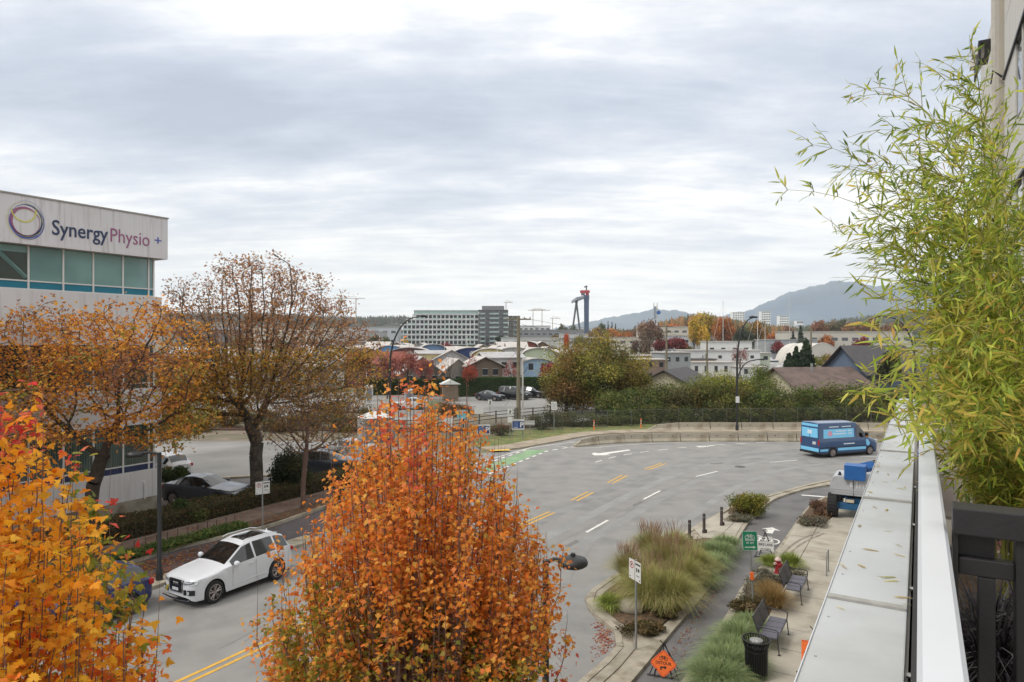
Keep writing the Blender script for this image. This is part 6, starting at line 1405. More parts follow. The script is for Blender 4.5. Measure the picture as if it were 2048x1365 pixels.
litter('fallen_leaves', 'scattered pale leaves on the bike path around the orange detour sign', [(1300, 1365), (1480, 1120), (1360, 1365), (1440, 1150), (1345, 1300)], 230, .032, [(190, 160, 120), (160, 110, 80), (206, 180, 140), (150, 70, 60)], .06)
litter('fallen_leaves', 'leaves gathered in the gutter left of the island kerb', [(1185, 1230), (1215, 1250), (1242, 1285), (1195, 1280), (1170, 1340), (1230, 1300)], 260, .014, [(176, 90, 70), (190, 130, 90), (206, 170, 130), (160, 60, 56)], .07)
# ================================================================ near street trees
def dome_r(z, R, zc, hz): return R * np.sqrt(np.clip(1 - ((z - zc) / hz) ** 2, 0, 1))
def upright_maple(name, label, loc, R, zc, top, zlow, n_stem, n_leaf, lsz, colfn, tpl, shoots=.7, trunk_r=.09, split=1.8, hole=None, rstem=.0055):
    t = thing(name, label, 'tree', loc)
    stems = []; hz = top - zc
    # tips over the dome, sunflower pattern
    for k in range(n_stem):
        f = (k + .5) / n_stem; r = R * math.sqrt(f) * (1.0); q = k * 2.39996 + random.uniform(-.2, .2)
        r *= random.uniform(.86, 1.04) * (1 + .07 * math.sin(3 * q + loc[0]) + .05 * math.sin(5 * q)); q_ = min(r / R, .999) ** 2; zt = zc + hz * (.88 * (1 - q_ ** .9) + .12 * math.sqrt(1 - q_)) * random.uniform(.86, 1.07)
        if r > R * .86: zt = random.uniform(zlow + .9, zc + hz * .45)
        stems.append((r * math.cos(q), r * math.sin(q), zt))
    A = []; B = []; ra = []; rb = []; lp = []; out = []; shootA = []; shootB = []
    for (x, y, z) in stems:
        r = math.hypot(x, y); z0 = split + random.uniform(0, max(.1, (z - split) * .35)) * (1 - .5 * r / R)
        p0 = np.array([0, 0, z0]); p1 = np.array([x * .55, y * .55, z0 + (z - z0) * .28]); p2 = np.array([x * .95, y * .95, z0 + (z - z0) * .55]); p3 = np.array([x, y, z])
        us = np.linspace(0, 1, 13); pts = [(1 - u) ** 3 * p0 + 3 * u * (1 - u) ** 2 * p1 + 3 * u * u * (1 - u) * p2 + u ** 3 * p3 for u in us]
        pts = np.array(pts) + rng.normal(size=(13, 3)) * .02 * us[:, None]
        rr = rstem + (.022 - rstem * .5) * (1 - us) ** 1.6 * (trunk_r / .09)
        A.append(pts[:-1]); B.append(pts[1:]); ra.append(rr[:-1]); rb.append(rr[1:])
        m_ = max(3, int(n_leaf / n_stem)); u = .22 + .80 * rng.random(m_) ** .8
        ii = np.clip(u * 12, 0, 11.999); k0 = ii.astype(int); fr = (ii - k0)[:, None]
        c = pts[k0] * (1 - fr) + pts[np.minimum(k0 + 1, 12)] * fr
        q = rng.random(m_) * 6.28; el = rng.random(m_) * 1.2 - .25; dd = np.c_[np.cos(q) * np.cos(el), np.sin(q) * np.cos(el), np.sin(el)]
        ln = (.05 + .32 * rng.random(m_)) * (R / 2.2) * (1 - .45 * u)
        e = c + dd * ln[:, None]; lp.append(e); od = dd.copy(); out.append(od)
        s_ = rng.random(m_) < .22
        A.append(c[s_]); B.append(e[s_]); ra.append(np.full(s_.sum(), rstem * .5)); rb.append(np.full(s_.sum(), rstem * .25))
        if random.random() < .62:
            L = random.uniform(.25, 1.0) * shoots; tp = p3 + np.array([random.gauss(0, .03), random.gauss(0, .03), 1]) * L; sm = (p3 + tp) / 2 + rng.normal(size=3) * .012
            A.append(np.array([pts[-1], sm])); B.append(np.array([sm, tp])); ra.append(np.array([rstem * .8, rstem * .5])); rb.append(np.array([rstem * .5, rstem * .25]))
            if random.random() < .5:
                m2 = random.randint(2, 9); lp.append(tp - np.array([0, 0, 1]) * rng.random((m2, 1)) * L * .8 + rng.normal(size=(m2, 3)) * .05); out.append(rng.normal(size=(m2, 3)))
    V, Fo = segtubes(np.concatenate(A), np.concatenate(B), np.concatenate(ra), np.concatenate(rb), 4)
    mesh_np('branches', V, Fo, twigm, t, smooth=True)
    MB().tube([(0, 0, 0), (.01, .01, split * .5), (0, 0, split), (0, 0, split + (top - split) * .4)], [trunk_r * 1.25, trunk_r, trunk_r * .85, trunk_r * .35], 10).build('trunk', barkm, t, smooth=60)
    lp = np.concatenate(lp); out = np.concatenate(out); keep = lp[:, 2] > zlow
    if hole is not None:
        for hc, hr, pr in hole:
            inside = (((lp - np.array(hc)) / np.array(hr)) ** 2).sum(1) < 1; keep &= ~(inside & (rng.random(len(lp)) < pr))
    lp, out = lp[keep], out[keep]; n = len(lp)
    tow = np.array([-loc[0], -loc[1], H]) - np.array([0, 0, zc]); tow = tow / np.linalg.norm(tow)
    nr = out * .5 + np.array([0, 0, .8]); R_ = rotmats(n, nr * .9, .75, down=1.2)
    cols = colfn(lp, n, R, zc, hz)
    part_leaves(t, tpl, leafm, lp, R_, lsz * (.65 + .6 * rng.random(n)), cols)
    return t
def smooth_noise(P, s, seed=0):
    r = np.random.default_rng(seed); v = np.zeros(len(P))
    for k in range(5):
        d = r.normal(size=3) * s; v += np.sin(P @ d + r.random() * 6.28)
    return v / 5
def col_mid(P, n, R, zc, hz):
    c = pal(n, [(234, 150, 60), (240, 170, 76), (226, 134, 54), (234, 144, 80), (206, 120, 56), (226, 176, 84)], [4, 4, 3, 3, 2, 3], .14)
    nz = smooth_noise(P, 1.3, 3); g = (nz + (5.6 - P[:, 2]) * .08 > .34) & (rng.random(n) < .75)
    c[g] = pal(g.sum(), [(156, 144, 52), (178, 152, 60), (124, 126, 50)], None, .15)
    red = (smooth_noise(P, 1.1, 8) + P[:, 0] * .16 + (P[:, 2] - 6) * .06 > .58) & (rng.random(n) < .5)
    c[red] = pal(red.sum(), [(224, 112, 84), (228, 126, 94), (200, 90, 70)], None, .14); return c
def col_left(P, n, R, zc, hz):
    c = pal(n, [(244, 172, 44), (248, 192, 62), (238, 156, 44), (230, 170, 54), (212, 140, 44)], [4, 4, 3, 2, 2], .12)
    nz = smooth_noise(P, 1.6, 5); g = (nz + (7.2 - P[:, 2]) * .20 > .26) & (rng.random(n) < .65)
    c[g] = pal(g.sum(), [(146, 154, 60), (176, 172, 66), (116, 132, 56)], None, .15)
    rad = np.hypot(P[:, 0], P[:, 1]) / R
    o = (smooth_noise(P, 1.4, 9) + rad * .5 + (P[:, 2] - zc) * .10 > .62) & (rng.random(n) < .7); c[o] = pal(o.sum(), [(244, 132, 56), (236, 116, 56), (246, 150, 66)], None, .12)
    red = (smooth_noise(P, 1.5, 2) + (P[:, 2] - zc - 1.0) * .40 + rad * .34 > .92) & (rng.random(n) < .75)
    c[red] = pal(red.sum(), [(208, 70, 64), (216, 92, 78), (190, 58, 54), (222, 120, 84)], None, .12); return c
upright_maple('maple_tree', 'dense upright orange maple in the centre foreground with bare shoots above its crown', (-1.33, 10.0, 0), 2.36, 3.5, 8.05, 1.6, 270, 60000, .072, col_mid, MAPLE, shoots=1.0,
              hole=[((-.1, -1.5, 4.3), (.42, 1.3, .75), .93), ((.55, -1.4, 4.9), (.3, 1.1, .5), .8), ((-.5, -1.5, 5.2), (.25, 1.0, .4), .7)])
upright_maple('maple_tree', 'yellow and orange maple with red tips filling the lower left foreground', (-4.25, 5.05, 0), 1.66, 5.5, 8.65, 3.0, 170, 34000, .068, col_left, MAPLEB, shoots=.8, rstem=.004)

# ---------------------------------------------------------------- the two large maples across the street, grown as branching skeletons
def big_maple(name, label, loc, blobs, n_attr, trunk, fork, leaf_n, lsz, colfn, di=2.2, dk=.35, step=.28, up=.12, rtip=.009, rmax=.26, leaf_r=.30, bias=None, m=barkm):
    t = thing(name, label, 'tree', loc)
    wt = np.array([b[6] for b in blobs], float); wt /= wt.sum()
    pts = np.concatenate([ell(int(n_attr * w_), b[:3], b[3:6], .45)[0] for b, w_ in zip(blobs, wt)])
    P, par = grow(trunk, pts, di, dk, step, up)
    o, r, ch = skeleton_mesh('branches', P, par, m, t, rtip, rmax)
    tips = np.where((r < rtip * 2.6) & (P[:, 2] > fork))[0]
    den_ = np.ones(len(tips)) if bias is None else bias(P[tips]); den_ = np.clip(den_, 0, None); den_ /= den_.sum()
    k = rng.choice(tips, size=leaf_n, p=den_); pos = P[k] + rng.normal(size=(leaf_n, 3)) * leaf_r * np.array([1, 1, .6])
    cols = colfn(pos, leaf_n); R_ = rotmats(leaf_n, np.array([[0, 0, .9]]), .8, down=.6)
    leafmesh('foliage', leafm, STAR, pos, R_, lsz * (.6 + .6 * rng.random(leaf_n)), cols, t)
    return t
def colA(P, n):
    c = pal(n, [(222, 158, 64), (206, 140, 58), (184, 120, 62), (234, 172, 70), (160, 108, 76)], [4, 3, 3, 2, 2], .16)
    b = (smooth_noise(P, .7, 4) + (P[:, 2] - 8) * .12 > .30) & (rng.random(n) < .7); c[b] = pal(b.sum(), [(164, 116, 90), (142, 100, 82), (184, 132, 88)], None, .14)
    g = (smooth_noise(P, .8, 6) - (P[:, 2] - 6) * .10 > .25) & (rng.random(n) < .65); c[g] = pal(g.sum(), [(158, 150, 76), (176, 158, 76), (136, 130, 70)], None, .14); return c
def colB(P, n):
    c = pal(n, [(180, 134, 92), (158, 114, 84), (142, 104, 80), (192, 144, 86)], [3, 3, 3, 2], .15)
    lo = (P[:, 2] < 8.5 + .5 * smooth_noise(P, .8, 1)) & (rng.random(n) < .85); c[lo] = pal(lo.sum(), [(216, 166, 70), (186, 158, 70), (154, 142, 68), (224, 156, 68), (160, 126, 68)], [3, 3, 3, 2, 3], .16); return c
ax, ay = -17.2, 27.7
big_maple('maple_tree', 'spreading brown and orange maple with dark forked limbs before the white clinic building', (ax, ay, 0),
          [(-1.2, 0, 8.0, 3.6, 3.0, 2.6, 3), (2.2, -.5, 8.2, 3.0, 3.0, 2.6, 3), (-3.4, -.8, 6.6, 2.6, 2.6, 2.0, 2), (3.0, -.2, 5.6, 2.2, 2.4, 1.5, 1.4), (-.5, -2, 6.0, 2.8, 2.0, 1.6, 1.2)],
          1500, [(0, 0, 0), (.05, 0, .7), (0, .05, 1.4), (.1, 0, 2.1), (.15, .05, 2.8)], 3.0, 16000, .16, colA, di=2.0, dk=.42, step=.30, up=.10, rtip=.012, rmax=.26, leaf_r=.24, m=bark_dark)
bx_, by_ = -14.3, 38.2
big_maple('maple_tree', 'tall broad maple with thin rusty top and golden lower boughs', (bx_, by_, 0),
          [(0, 0, 9.4, 5.6, 4.4, 4.3, 4), (-2.6, -.6, 6.4, 4.0, 3.4, 2.2, 3.2), (3.8, 0, 7.6, 3.6, 3.2, 3.4, 2.4), (-3.6, -1.5, 5.0, 2.6, 2.4, 1.6, 1.8)],
          4200, [(0, 0, 0), (.02, 0, .8), (0, .03, 1.6), (-.03, 0, 2.4), (.05, 0, 3.1)], 3.2, 40000, .15, colB, di=2.4, dk=.36, step=.34, up=.30, rtip=.013, rmax=.36, leaf_r=.26,
          bias=lambda P: np.where(P[:, 2] < 8.2, 2.0, .95) * np.where((P[:, 0] > 2.5) & (P[:, 2] < 8), .45, 1))
big_maple('bare_tree', 'nearly bare twiggy street tree between the large maple and the orange maple', (-10.9, 35.6, 0),
          [(.3, 0, 5.6, 3.2, 2.8, 2.6, 3), (1.6, 0, 4.2, 2.6, 2.2, 1.6, 1), (-.8, 0, 4.8, 2.2, 2.2, 2.0, 1)],
          1900, [(0, 0, 0), (.02, 0, .5), (0, .02, 1.0), (.02, 0, 1.5)], 2.0, 3800, .13, lambda P, n: pal(n, [(150, 118, 70), (126, 100, 70), (168, 122, 64), (110, 100, 62)], None, .15), di=1.6, dk=.22, step=.2, up=.06, rtip=.008, rmax=.13, leaf_r=.2, m=twigm)

# ---------------------------------------------------------------- bamboo on the balcony
bam = thing('bamboo_plant', 'tall arching yellow green bamboo leaning over the white balcony rail', 'bamboo', (2.35, 3.7, 7.35))
culm_m = mat('bamboo_culm', (138, 134, 62), rough=.5, var=.15, scale=12, spec=.4)
A = []; B = []; ra = []; rb = []; lp = []; lr = []; ls = []; lc_ = []
TIPS = [(1940, 105, 3.5), (1890, 160, 3.7), (1702, 190, 3.9), (1625, 290, 3.5), (1575, 380, 3.3), (1720, 330, 3.9), (1760, 260, 3.6), (1830, 250, 4.0), (1850, 330, 3.3), (1960, 240, 3.2), (2010, 330, 3.1),
        (1800, 400, 3.3), (1690, 470, 3.8), (1760, 540, 3.3), (1740, 440, 3.9), (1800, 380, 3.0), (1900, 400, 2.9), (2040, 420, 3.4), (1770, 600, 3.1), (1790, 690, 2.9), (2060, 560, 3.6), (1860, 520, 2.6), (1780, 560, 2.7),
        (1950, 560, 2.7), (1770, 790, 2.35), (1800, 840, 2.15), (2000, 700, 2.9), (1840, 700, 2.3), (1900, 650, 2.4), (1790, 700, 3.0), (1830, 600, 3.4), (1930, 480, 3.6), (1880, 280, 3.9), (2030, 480, 4.2), (1985, 620, 3.9),
        (1760, 520, 3.6), (1740, 480, 3.3), (1800, 480, 3.8), (1860, 440, 3.4), (1940, 780, 2.7), (1700, 330, 3.4), (1780, 330, 3.3), (1990, 400, 2.9), (1765, 630, 2.5), (1790, 840, 2.3), (1850, 860, 2.2), (1760, 750, 2.6), (1900, 830, 2.4), (1820, 800, 2.6), (1870, 780, 2.9), (1940, 860, 2.8), (1780, 760, 2.9), (1930, 810, 3.2), (1930, 800, 3.4), (1900, 740, 3.1), (1860, 900, 3.0), (1930, 930, 3.1), (1940, 900, 3.3), (1900, 880, 3.4), (1925, 960, 3.4), (1920, 800, 3.6)]
o0 = np.array(bam.location)
for (tx, ty, tY) in TIPS:
    tip = np.array([(tx - 1024) * tY / F, tY, H - (ty - 682.5) * tY / F]) - o0
    bb_ = nt(random.uniform(.24, .68), random.uniform(3.75, 4.95)); b0 = np.array([bb_[0], bb_[1], DECK + .2]) - o0; hgt = tip[2] - b0[2]
    hg_ = max(hgt, .75 if ty > 850 else 1.25); c1 = b0 + np.array([0, 0, hg_ * .62]); c2 = np.array([b0[0] + (tip[0] - b0[0]) * .35, b0[1] + (tip[1] - b0[1]) * .35, b0[2] + hg_ * 1.02])
    us = np.linspace(0, 1, 19)[:, None]; pts = (1 - us) ** 3 * b0 + 3 * us * (1 - us) ** 2 * c1 + 3 * us ** 2 * (1 - us) * c2 + us ** 3 * tip
    rr = .0085 * (1 - us[:, 0] * .88) * random.uniform(.6, 1.1)
    A.append(pts[:-1]); B.append(pts[1:]); ra.append(rr[:-1]); rb.append(rr[1:])
    for k in range(4, 19):
        for s_ in range(3 if k < 15 else 2):
            u0 = pts[k] ; t_ = pts[min(k + 1, 18)] - pts[k - 1]; t_ /= np.linalg.norm(t_)
            d = rng.normal(size=3); d -= d @ t_ * t_; d /= np.linalg.norm(d); d = d * .8 + t_ * .8 + np.array([0, 0, .1]); d /= np.linalg.norm(d)
            L = random.uniform(.09, .30) * (1 if k < 15 else .6); m1 = u0 + d * L * .55; e = u0 + d * L + np.array([0, 0, -.10 * L])
            A.append(np.array([u0, m1])); B.append(np.array([m1, e])); ra.append(np.array([.0022, .0016])); rb.append(np.array([.0016, .0007]))
            nl = random.randint(9, 15) if k < 15 else random.randint(4, 6)
            for j in range(nl):
                f = (j + 1) / nl; p = (u0 * (1 - f) + m1 * f) if f < .5 else (m1 * (1 - f) + e * f); p = u0 + (e - u0) * f
                ld = d * .9 + rng.normal(size=3) * .55 + np.array([0, 0, -.25]); ld /= np.linalg.norm(ld)
                zz_ = rng.normal(size=3) * .8 + np.array([0, -.4, .8]); zz_ -= zz_ @ ld * ld; zz_ /= np.linalg.norm(zz_); yy = np.cross(zz_, ld)
                lp.append(p); lr.append(np.stack([ld, yy, zz_], axis=1)); ls.append(random.uniform(.038, .082))
lp = np.array(lp); lr = np.array(lr); ls = np.array(ls); nb = len(lp)
cols = pal(nb, [(166, 180, 68), (194, 198, 80), (138, 158, 58), (210, 206, 98), (112, 134, 54)], [4, 3, 3, 2, 3], .13)
yel = rng.random(nb) < np.where(lp[:, 2] + o0[2] < 9.0, .30, .07); cols[yel] = pal(yel.sum(), [(206, 186, 92), (188, 176, 74), (214, 170, 84)], [4, 4, 1], .1)
V, Fo = segtubes(np.concatenate(A), np.concatenate(B), np.concatenate(ra), np.concatenate(rb), 4)
mesh_np('culms', V, Fo, culm_m, bam, smooth=True)
part_leaves(bam, BAMB, mat('bamboo_leaf', (140, 150, 60), rough=.5, var=.08, scale=20, attr=True, trans=.5, spec=.35), lp, lr, ls, cols)
# ================================================================ bushes and trees behind the barriers
bcols = [(84, 98, 50), (104, 114, 58), (70, 84, 46), (114, 112, 66), (98, 92, 60)]
def bramble(px, Y, w, h, cols, label, n=7000, leaf=.20, dep=3.2, lobes=44):
    return bush('bramble_bush', (*XY(px, Y), 0), (w, dep, h), cols, label, n, leaf, lobes=lobes)
bramble(1345, 76.5, 5.2, 5.2, bcols, 'dark green bramble mass left of the tall black street lamp', 9000)
bramble(1248, 76, 4.0, 4.0, bcols, 'lower bramble thicket below the big olive tree', 7000)
bramble(1440, 76, 4.6, 5.6, [(84, 92, 44), (104, 108, 54), (70, 78, 42), (112, 98, 56)], 'bramble mass right behind the tall black street lamp', 9000)
bramble(1535, 76, 4.8, 5.0, bcols, 'brownish bramble mass in front of the brown roofed house', 9000)
bramble(1640, 76, 5.2, 4.6, bcols, 'bramble mass behind the blue van', 9000)
bramble(1745, 77, 5.2, 4.4, bcols, 'bramble mass between the van and the bamboo', 8000)
bramble(1850, 78, 5.0, 4.4, bcols, 'bramble mass hidden behind the bamboo', 4000)
for k, px in enumerate((395, 455, 510, 560, 610, 655, 700, 745)):
    bush('railway_shrub', (*XY(px, 66 + 4 * (k % 3)), 0), (2.6, 1.3, 2.0 + .7 * (k % 2)), ([(104, 96, 56), (124, 108, 62), (86, 84, 50)], [(128, 100, 68), (108, 90, 58), (96, 98, 58)])[k % 2], f'olive brown shrub beside the railway fence beyond the side street, {ords[k]} from the left', 2200, .15, lobes=20)
for k, px in enumerate((1250, 1305, 1365, 1430, 1500, 1570, 1640, 1710, 1775)):
    bush('bramble_bush', (*XY(px, 73.2 if px > 1330 else 72.2), 0), (2.5, 1.0, 2.5 + .5 * (k % 2)), bcols, f'low bramble spilling against the chain link fence, {ords[k]} from the left', 2600, .17, lobes=26)
bush('yellow_shrub', (*XY(1440, 83), 0), (4.6, 3, 5.8), [(170, 164, 50), (148, 150, 52), (120, 124, 50), (186, 170, 66)], 'bright yellow green shrub beside the grey gabled house', 8000, .17, lobes=34)
bush('yellow_shrub', (*XY(1520, 84), 0), (3.2, 2.6, 6.0), [(112, 122, 50), (132, 136, 56), (92, 104, 48)], 'mid green shrub right of the tall street lamp', 6000, .17, lobes=26)
bush('roadside_weeds', (*XY(1150, 69.5), .1), (3.6, 1.2, 1.9), [(96, 98, 58), (112, 104, 66), (78, 84, 50)], 'scrubby weeds growing through the fence left of the delineator', 4500, .11, lobes=30)
bush('roadside_weeds', (*XY(1085, 67.0), .1), (2.4, 1.0, 1.9), [(88, 86, 56), (104, 98, 66), (74, 78, 50)], 'scrubby weeds at the fence beside the wooden utility pole', 3000, .11, lobes=24)
bush('roadside_weeds', (*XY(1000, 62.8), .1), (1.6, .8, 1.3), [(96, 88, 60), (120, 82, 60), (84, 84, 52)], 'reddish weeds between the two blue parking signs', 2200, .10, lobes=18)
bush('roadside_weeds', (*XY(905, 80), 0), (3.4, 1.6, 1.8), [(92, 88, 48), (112, 96, 58), (120, 78, 50)], 'brown hedge shrubs behind the banners', 3800, .13, lobes=26)
bush('roadside_weeds', (*XY(1230, 70.3), .1), (3.0, .9, 1.3), [(84, 88, 48), (98, 104, 54), (70, 76, 44)], 'low weeds along the fence near the back barrier end', 3000, .11, lobes=26)
# big olive tree
def leafy_tree(name, label, px, Y, top, wd, cols, n, leaf, blobs=40, trunk=.28, w=None, zmin=.02, lob=.30):
    h = H - (top - 682.5) * Y / F; t = thing(name, label, 'tree', (*XY(px, Y), 0), 0)
    pos, q, lob_ = lobed_cloud(blobs, n, (0, 0, h * .46), (wd / 2, wd / 2 * .8, h * .54), lob, low=True); keep = pos[:, 2] > h * zmin; pos, q, lob_ = pos[keep], q[keep], lob_[keep]; m_ = len(pos)
    cl = np.clip(pal(blobs, cols, w, .14)[lob_] * (1 + .20 * rng.normal(size=(m_, 1))), .004, 1)
    leafmesh('crown', leafm_far, T_kite(.40), pos, rotmats(m_, q * .9 + np.array([0, 0, .5]), .8), leaf * (.6 + .7 * rng.random(m_)), cl, t)
    MB().tube([(0, 0, 0), (.1, 0, h * .25), (0, .1, h * .5)], [trunk, trunk * .8, trunk * .4], 8).build('trunk', bark_dark, t)
    k = 60; e = pos[rng.integers(0, m_, k)]; s_ = np.c_[np.zeros(k), np.zeros(k), h * (.15 + .3 * rng.random(k))]; mid = s_ * .5 + e * .5 + np.array([0, 0, .3]); V, Fo = segtubes(np.r_[s_, mid], np.r_[mid, e], np.r_[np.full(k, .09), np.full(k, .05)], np.r_[np.full(k, .05), np.full(k, .01)], 4); mesh_np('limbs', V, Fo, bark_dark, t)
    return t
ol = [(122, 122, 58), (142, 138, 66), (104, 108, 52), (156, 144, 70), (128, 108, 60)]
leafy_tree('olive_tree', 'broad olive green tree right of the parking lot entrance', 1195, 84, 655, 15.5, ol, 34000, .21, 80, lob=.28)
leafy_tree('olive_tree', 'lower olive green tree on the left flank of the broad olive tree', 1132, 82, 722, 7.5, [(104, 98, 50), (122, 108, 60), (92, 84, 48), (132, 96, 60)], 9000, .19, 40)
leafy_tree('olive_tree', 'yellowish olive tree on the right flank of the broad olive tree', 1262, 83, 700, 7.5, [(134, 124, 52), (152, 138, 56), (112, 108, 50)], 9000, .19, 40)
# tall clipped hedge by the parking lot
hg = thing('tall_clipped_hedge', 'tall clipped dark green hedge behind the three black parked cars', 'hedge', (*XY(1030, 109), 0), math.radians(4))
hn = 26000; hp = np.c_[rng.random(hn) * 17 - 9, -.8 + .25 * rng.random(hn), rng.random(hn) * 2.9]; tp = rng.random(hn) < .35; hp[tp, 1] = rng.random(tp.sum()) * 1.6 - .8; hp[tp, 2] = 2.85 + .12 * rng.random(tp.sum())
leafmesh('foliage', leafm_far, KITE, hp, rotmats(hn, np.array([[0, -1, .6]]), .7), .12 + .06 * rng.random(hn), np.clip(pal(hn, [(52, 76, 36), (66, 92, 42), (44, 64, 34)], None, .18), .004, 1), hg)
MB().box(-9, -.75, 0, 8, .8, 2.8).build('light_block_core', mat('hedge_inside', (40, 48, 28), rough=.95), hg)  # dark solid core added so that light doesn't pass through the leaf shell
for px, w_, lb in ((905, 5.0, 'clipped hedge block left of the white peaked kiosk'), (835, 6.5, 'clipped hedge block behind the portable toilet'), (770, 4.0, 'clipped hedge block behind the left street lamp')):
    h2 = dup(hg, (*XY(px, 112), 0), math.radians(-3), lb); h2.scale = (w_ / 17 * 1.6, 1, .85)
kio = thing('kiosk', 'small shelter with a white peaked roof before the clipped hedge', 'shelter', (*XY(900, 100), 0), .2)
mb = MB(); mb.v = [(-1.5, -1.2, 2.5), (1.5, -1.2, 2.5), (1.5, 1.2, 2.5), (-1.5, 1.2, 2.5), (0, -1.2, 3.2), (0, 1.2, 3.2)]; mb.f = [(0, 4, 5, 3), (1, 2, 5, 4), (0, 1, 4), (2, 3, 5), (0, 3, 2, 1)]; mb.build('roof', signw, kio)
MB().box(-1.1, -.9, 0, 1.1, .9, 2.49).build('wall', mat('kiosk_wall', (120, 104, 88), rough=.8), kio)
# ---------------------------------------------------------------- houses
shg = mat('roof_shingle_brown', (102, 86, 80), rough=.9, var=.14, scale=1.2, bump=.4, bscale=12, c2=(88, 74, 70), c2f=.54); shd = mat('roof_shingle_dark', (74, 72, 74), rough=.9, var=.12, scale=1.2, bump=.4, bscale=12); shs = mat('roof_pale', (184, 178, 172), rough=.6, var=.08, scale=.4)
winm = glassmat('window_glass', (56, 62, 68)); trimw = mat('trim_white', (200, 200, 196), rough=.6)
def gable_house(name, label, loc, rz, w, d, hw, hr, wallm, roofm, over=.5, wins=(), cat='house', siding=True, chim=None, group=None):
    """ridge along local x; w = length along x, d = depth; eaves hw, ridge hr"""
    t = thing(name, label, cat, loc, rz, group); x, y = w / 2, d / 2
    mb = MB(); mb.box(-x, -y, 0, x, y, hw)
    mb.poly([(-x, -y, hw), (-x, 0, hr - .1), (-x, y, hw)][::-1]); mb.poly([(x, -y, hw), (x, 0, hr - .1), (x, y, hw)]); mb.build('wall', wallm, t)
    sl = (hr - hw) / y; r = MB(); xo = x + over; yo = y + over; ze = hw - sl * over
    r.v = [(-xo, -yo, ze), (xo, -yo, ze), (xo, 0, hr), (-xo, 0, hr), (-xo, yo, ze), (xo, yo, ze)]; r.v += [(a, b, c + .14) for a, b, c in r.v]
    r.f = [(6, 7, 8, 9), (9, 8, 11, 10), (0, 3, 2, 1), (3, 4, 5, 2), (0, 1, 7, 6), (5, 4, 10, 11), (1, 2, 8, 7), (2, 5, 11, 8), (3, 0, 6, 9), (4, 3, 9, 10)]; r.build('roof', roofm, t)
    if siding:
        for k in range(int(hr / .35)):
            z = .3 + k * .35; yy = y if z < hw else y * (hr - z) / (hr - hw) - .06
            if yy > .15:
                for s_ in (-1, 1): MB().box(s_ * x - .012 if s_ < 0 else x, -yy, z, s_ * x if s_ < 0 else x + .012, yy, z + .02).build('siding_line', wallm, t)
    for (face, u, z, ww, hh) in wins:
        fx = {'f': (u - ww / 2, -y - .02, u + ww / 2, -y + .02), 'b': (u - ww / 2, y - .02, u + ww / 2, y + .02), 'l': (-x - .02, u - ww / 2, -x + .02, u + ww / 2), 'r': (x - .02, u - ww / 2, x + .02, u + ww / 2)}[face]
        g = MB().box(fx[0], fx[1], z, fx[2], fx[3], z + hh).build('window', winm, t); e = .06
        a = (fx[0] - e, fx[1] - e * .2, fx[2] + e, fx[3] + e * .2) if face in 'fb' else (fx[0] - e * .2, fx[1] - e, fx[2] + e * .2, fx[3] + e)
        MB().box(a[0], a[1], z - e, a[2], a[3], z - .002).build('frame', trimw, g); MB().box(a[0], a[1], z + hh + .002, a[2], a[3], z + hh + e).build('frame', trimw, g)
    if chim: MB().box(chim[0] - .12, chim[1] - .12, hw, chim[0] + .12, chim[1] + .12, chim[2]).build('flue', galv, t)
    return t
cream = mat('cream_siding', (176, 168, 146), rough=.8, var=.06, scale=.8); bluew = mat('blue_grey_siding', (92, 106, 126), rough=.8, var=.06, scale=.8)
gable_house('house', 'cream sided house with dark shingle gable roof behind the bramble', (*XY(1352, 96), 0), math.radians(-18), 12, 8.5, 2.6, 4.85, cream, shd, wins=(('l', 0, 1.2, 1.2, 1.0),)).rotation_euler = (0, 0, math.radians(62))
gable_house('house', 'cream house under a broad brown shingle roof with a thin flue', (*XY(1625, 99), 0), math.radians(12), 11.5, 9.6, 2.45, 4.9, cream, shg, .7, wins=(('f', -2.5, 1.0, .7, 1.1), ('f', 1.0, 1.0, .7, 1.1), ('f', 3.6, .9, .9, 1.2), ('f', 4.9, .9, .9, 1.2), ('l', 0, 1.0, 1.2, 1.0)), chim=(-1.0, -1.2, 5.6))
hb = gable_house('house', 'blue grey house with a steep dark curved roof left of the bamboo', (*XY(1745, 104), 0), math.radians(14), 10, 9, 4.4, 8.0, bluew, shd, .8, wins=(('f', -3.2, 2.2, .5, 1.8), ('f', 2.0, 2.2, 1.2, 1.2)))
gb_ = thing('garden_shed', 'small green roofed shed peeking out beside the gabled house', 'shed', (*XY(1312, 108), 0), .2); MB().lathe([(1.9, 0), (1.9, 2.3)], seg=12).build('wall', mat('shed_green_wall', (60, 110, 84), rough=.7), gb_); MB().lathe([(2.1, 2.31), (1.3, 3.0), (.001, 3.3)], seg=12).build('roof', mat('shed_green_roof', (38, 128, 84), rough=.6), gb_, smooth=60)
for k, (px, Y, top, w_, lb) in enumerate(((1592, 122, 692, 30, 'dark green spruce behind the brown roofed house'), (1612, 118, 678, 42, 'taller dark spruce right beside the first behind the brown roof'), (1578, 126, 706, 34, 'shorter dark conifer left of the two spruces'))):
    bgtree(px, Y, top, w_ * 1.6, 'cone', [(52, 66, 48), (64, 78, 56), (44, 56, 42)], lb, n=4200, leaf=.075, seed=k)
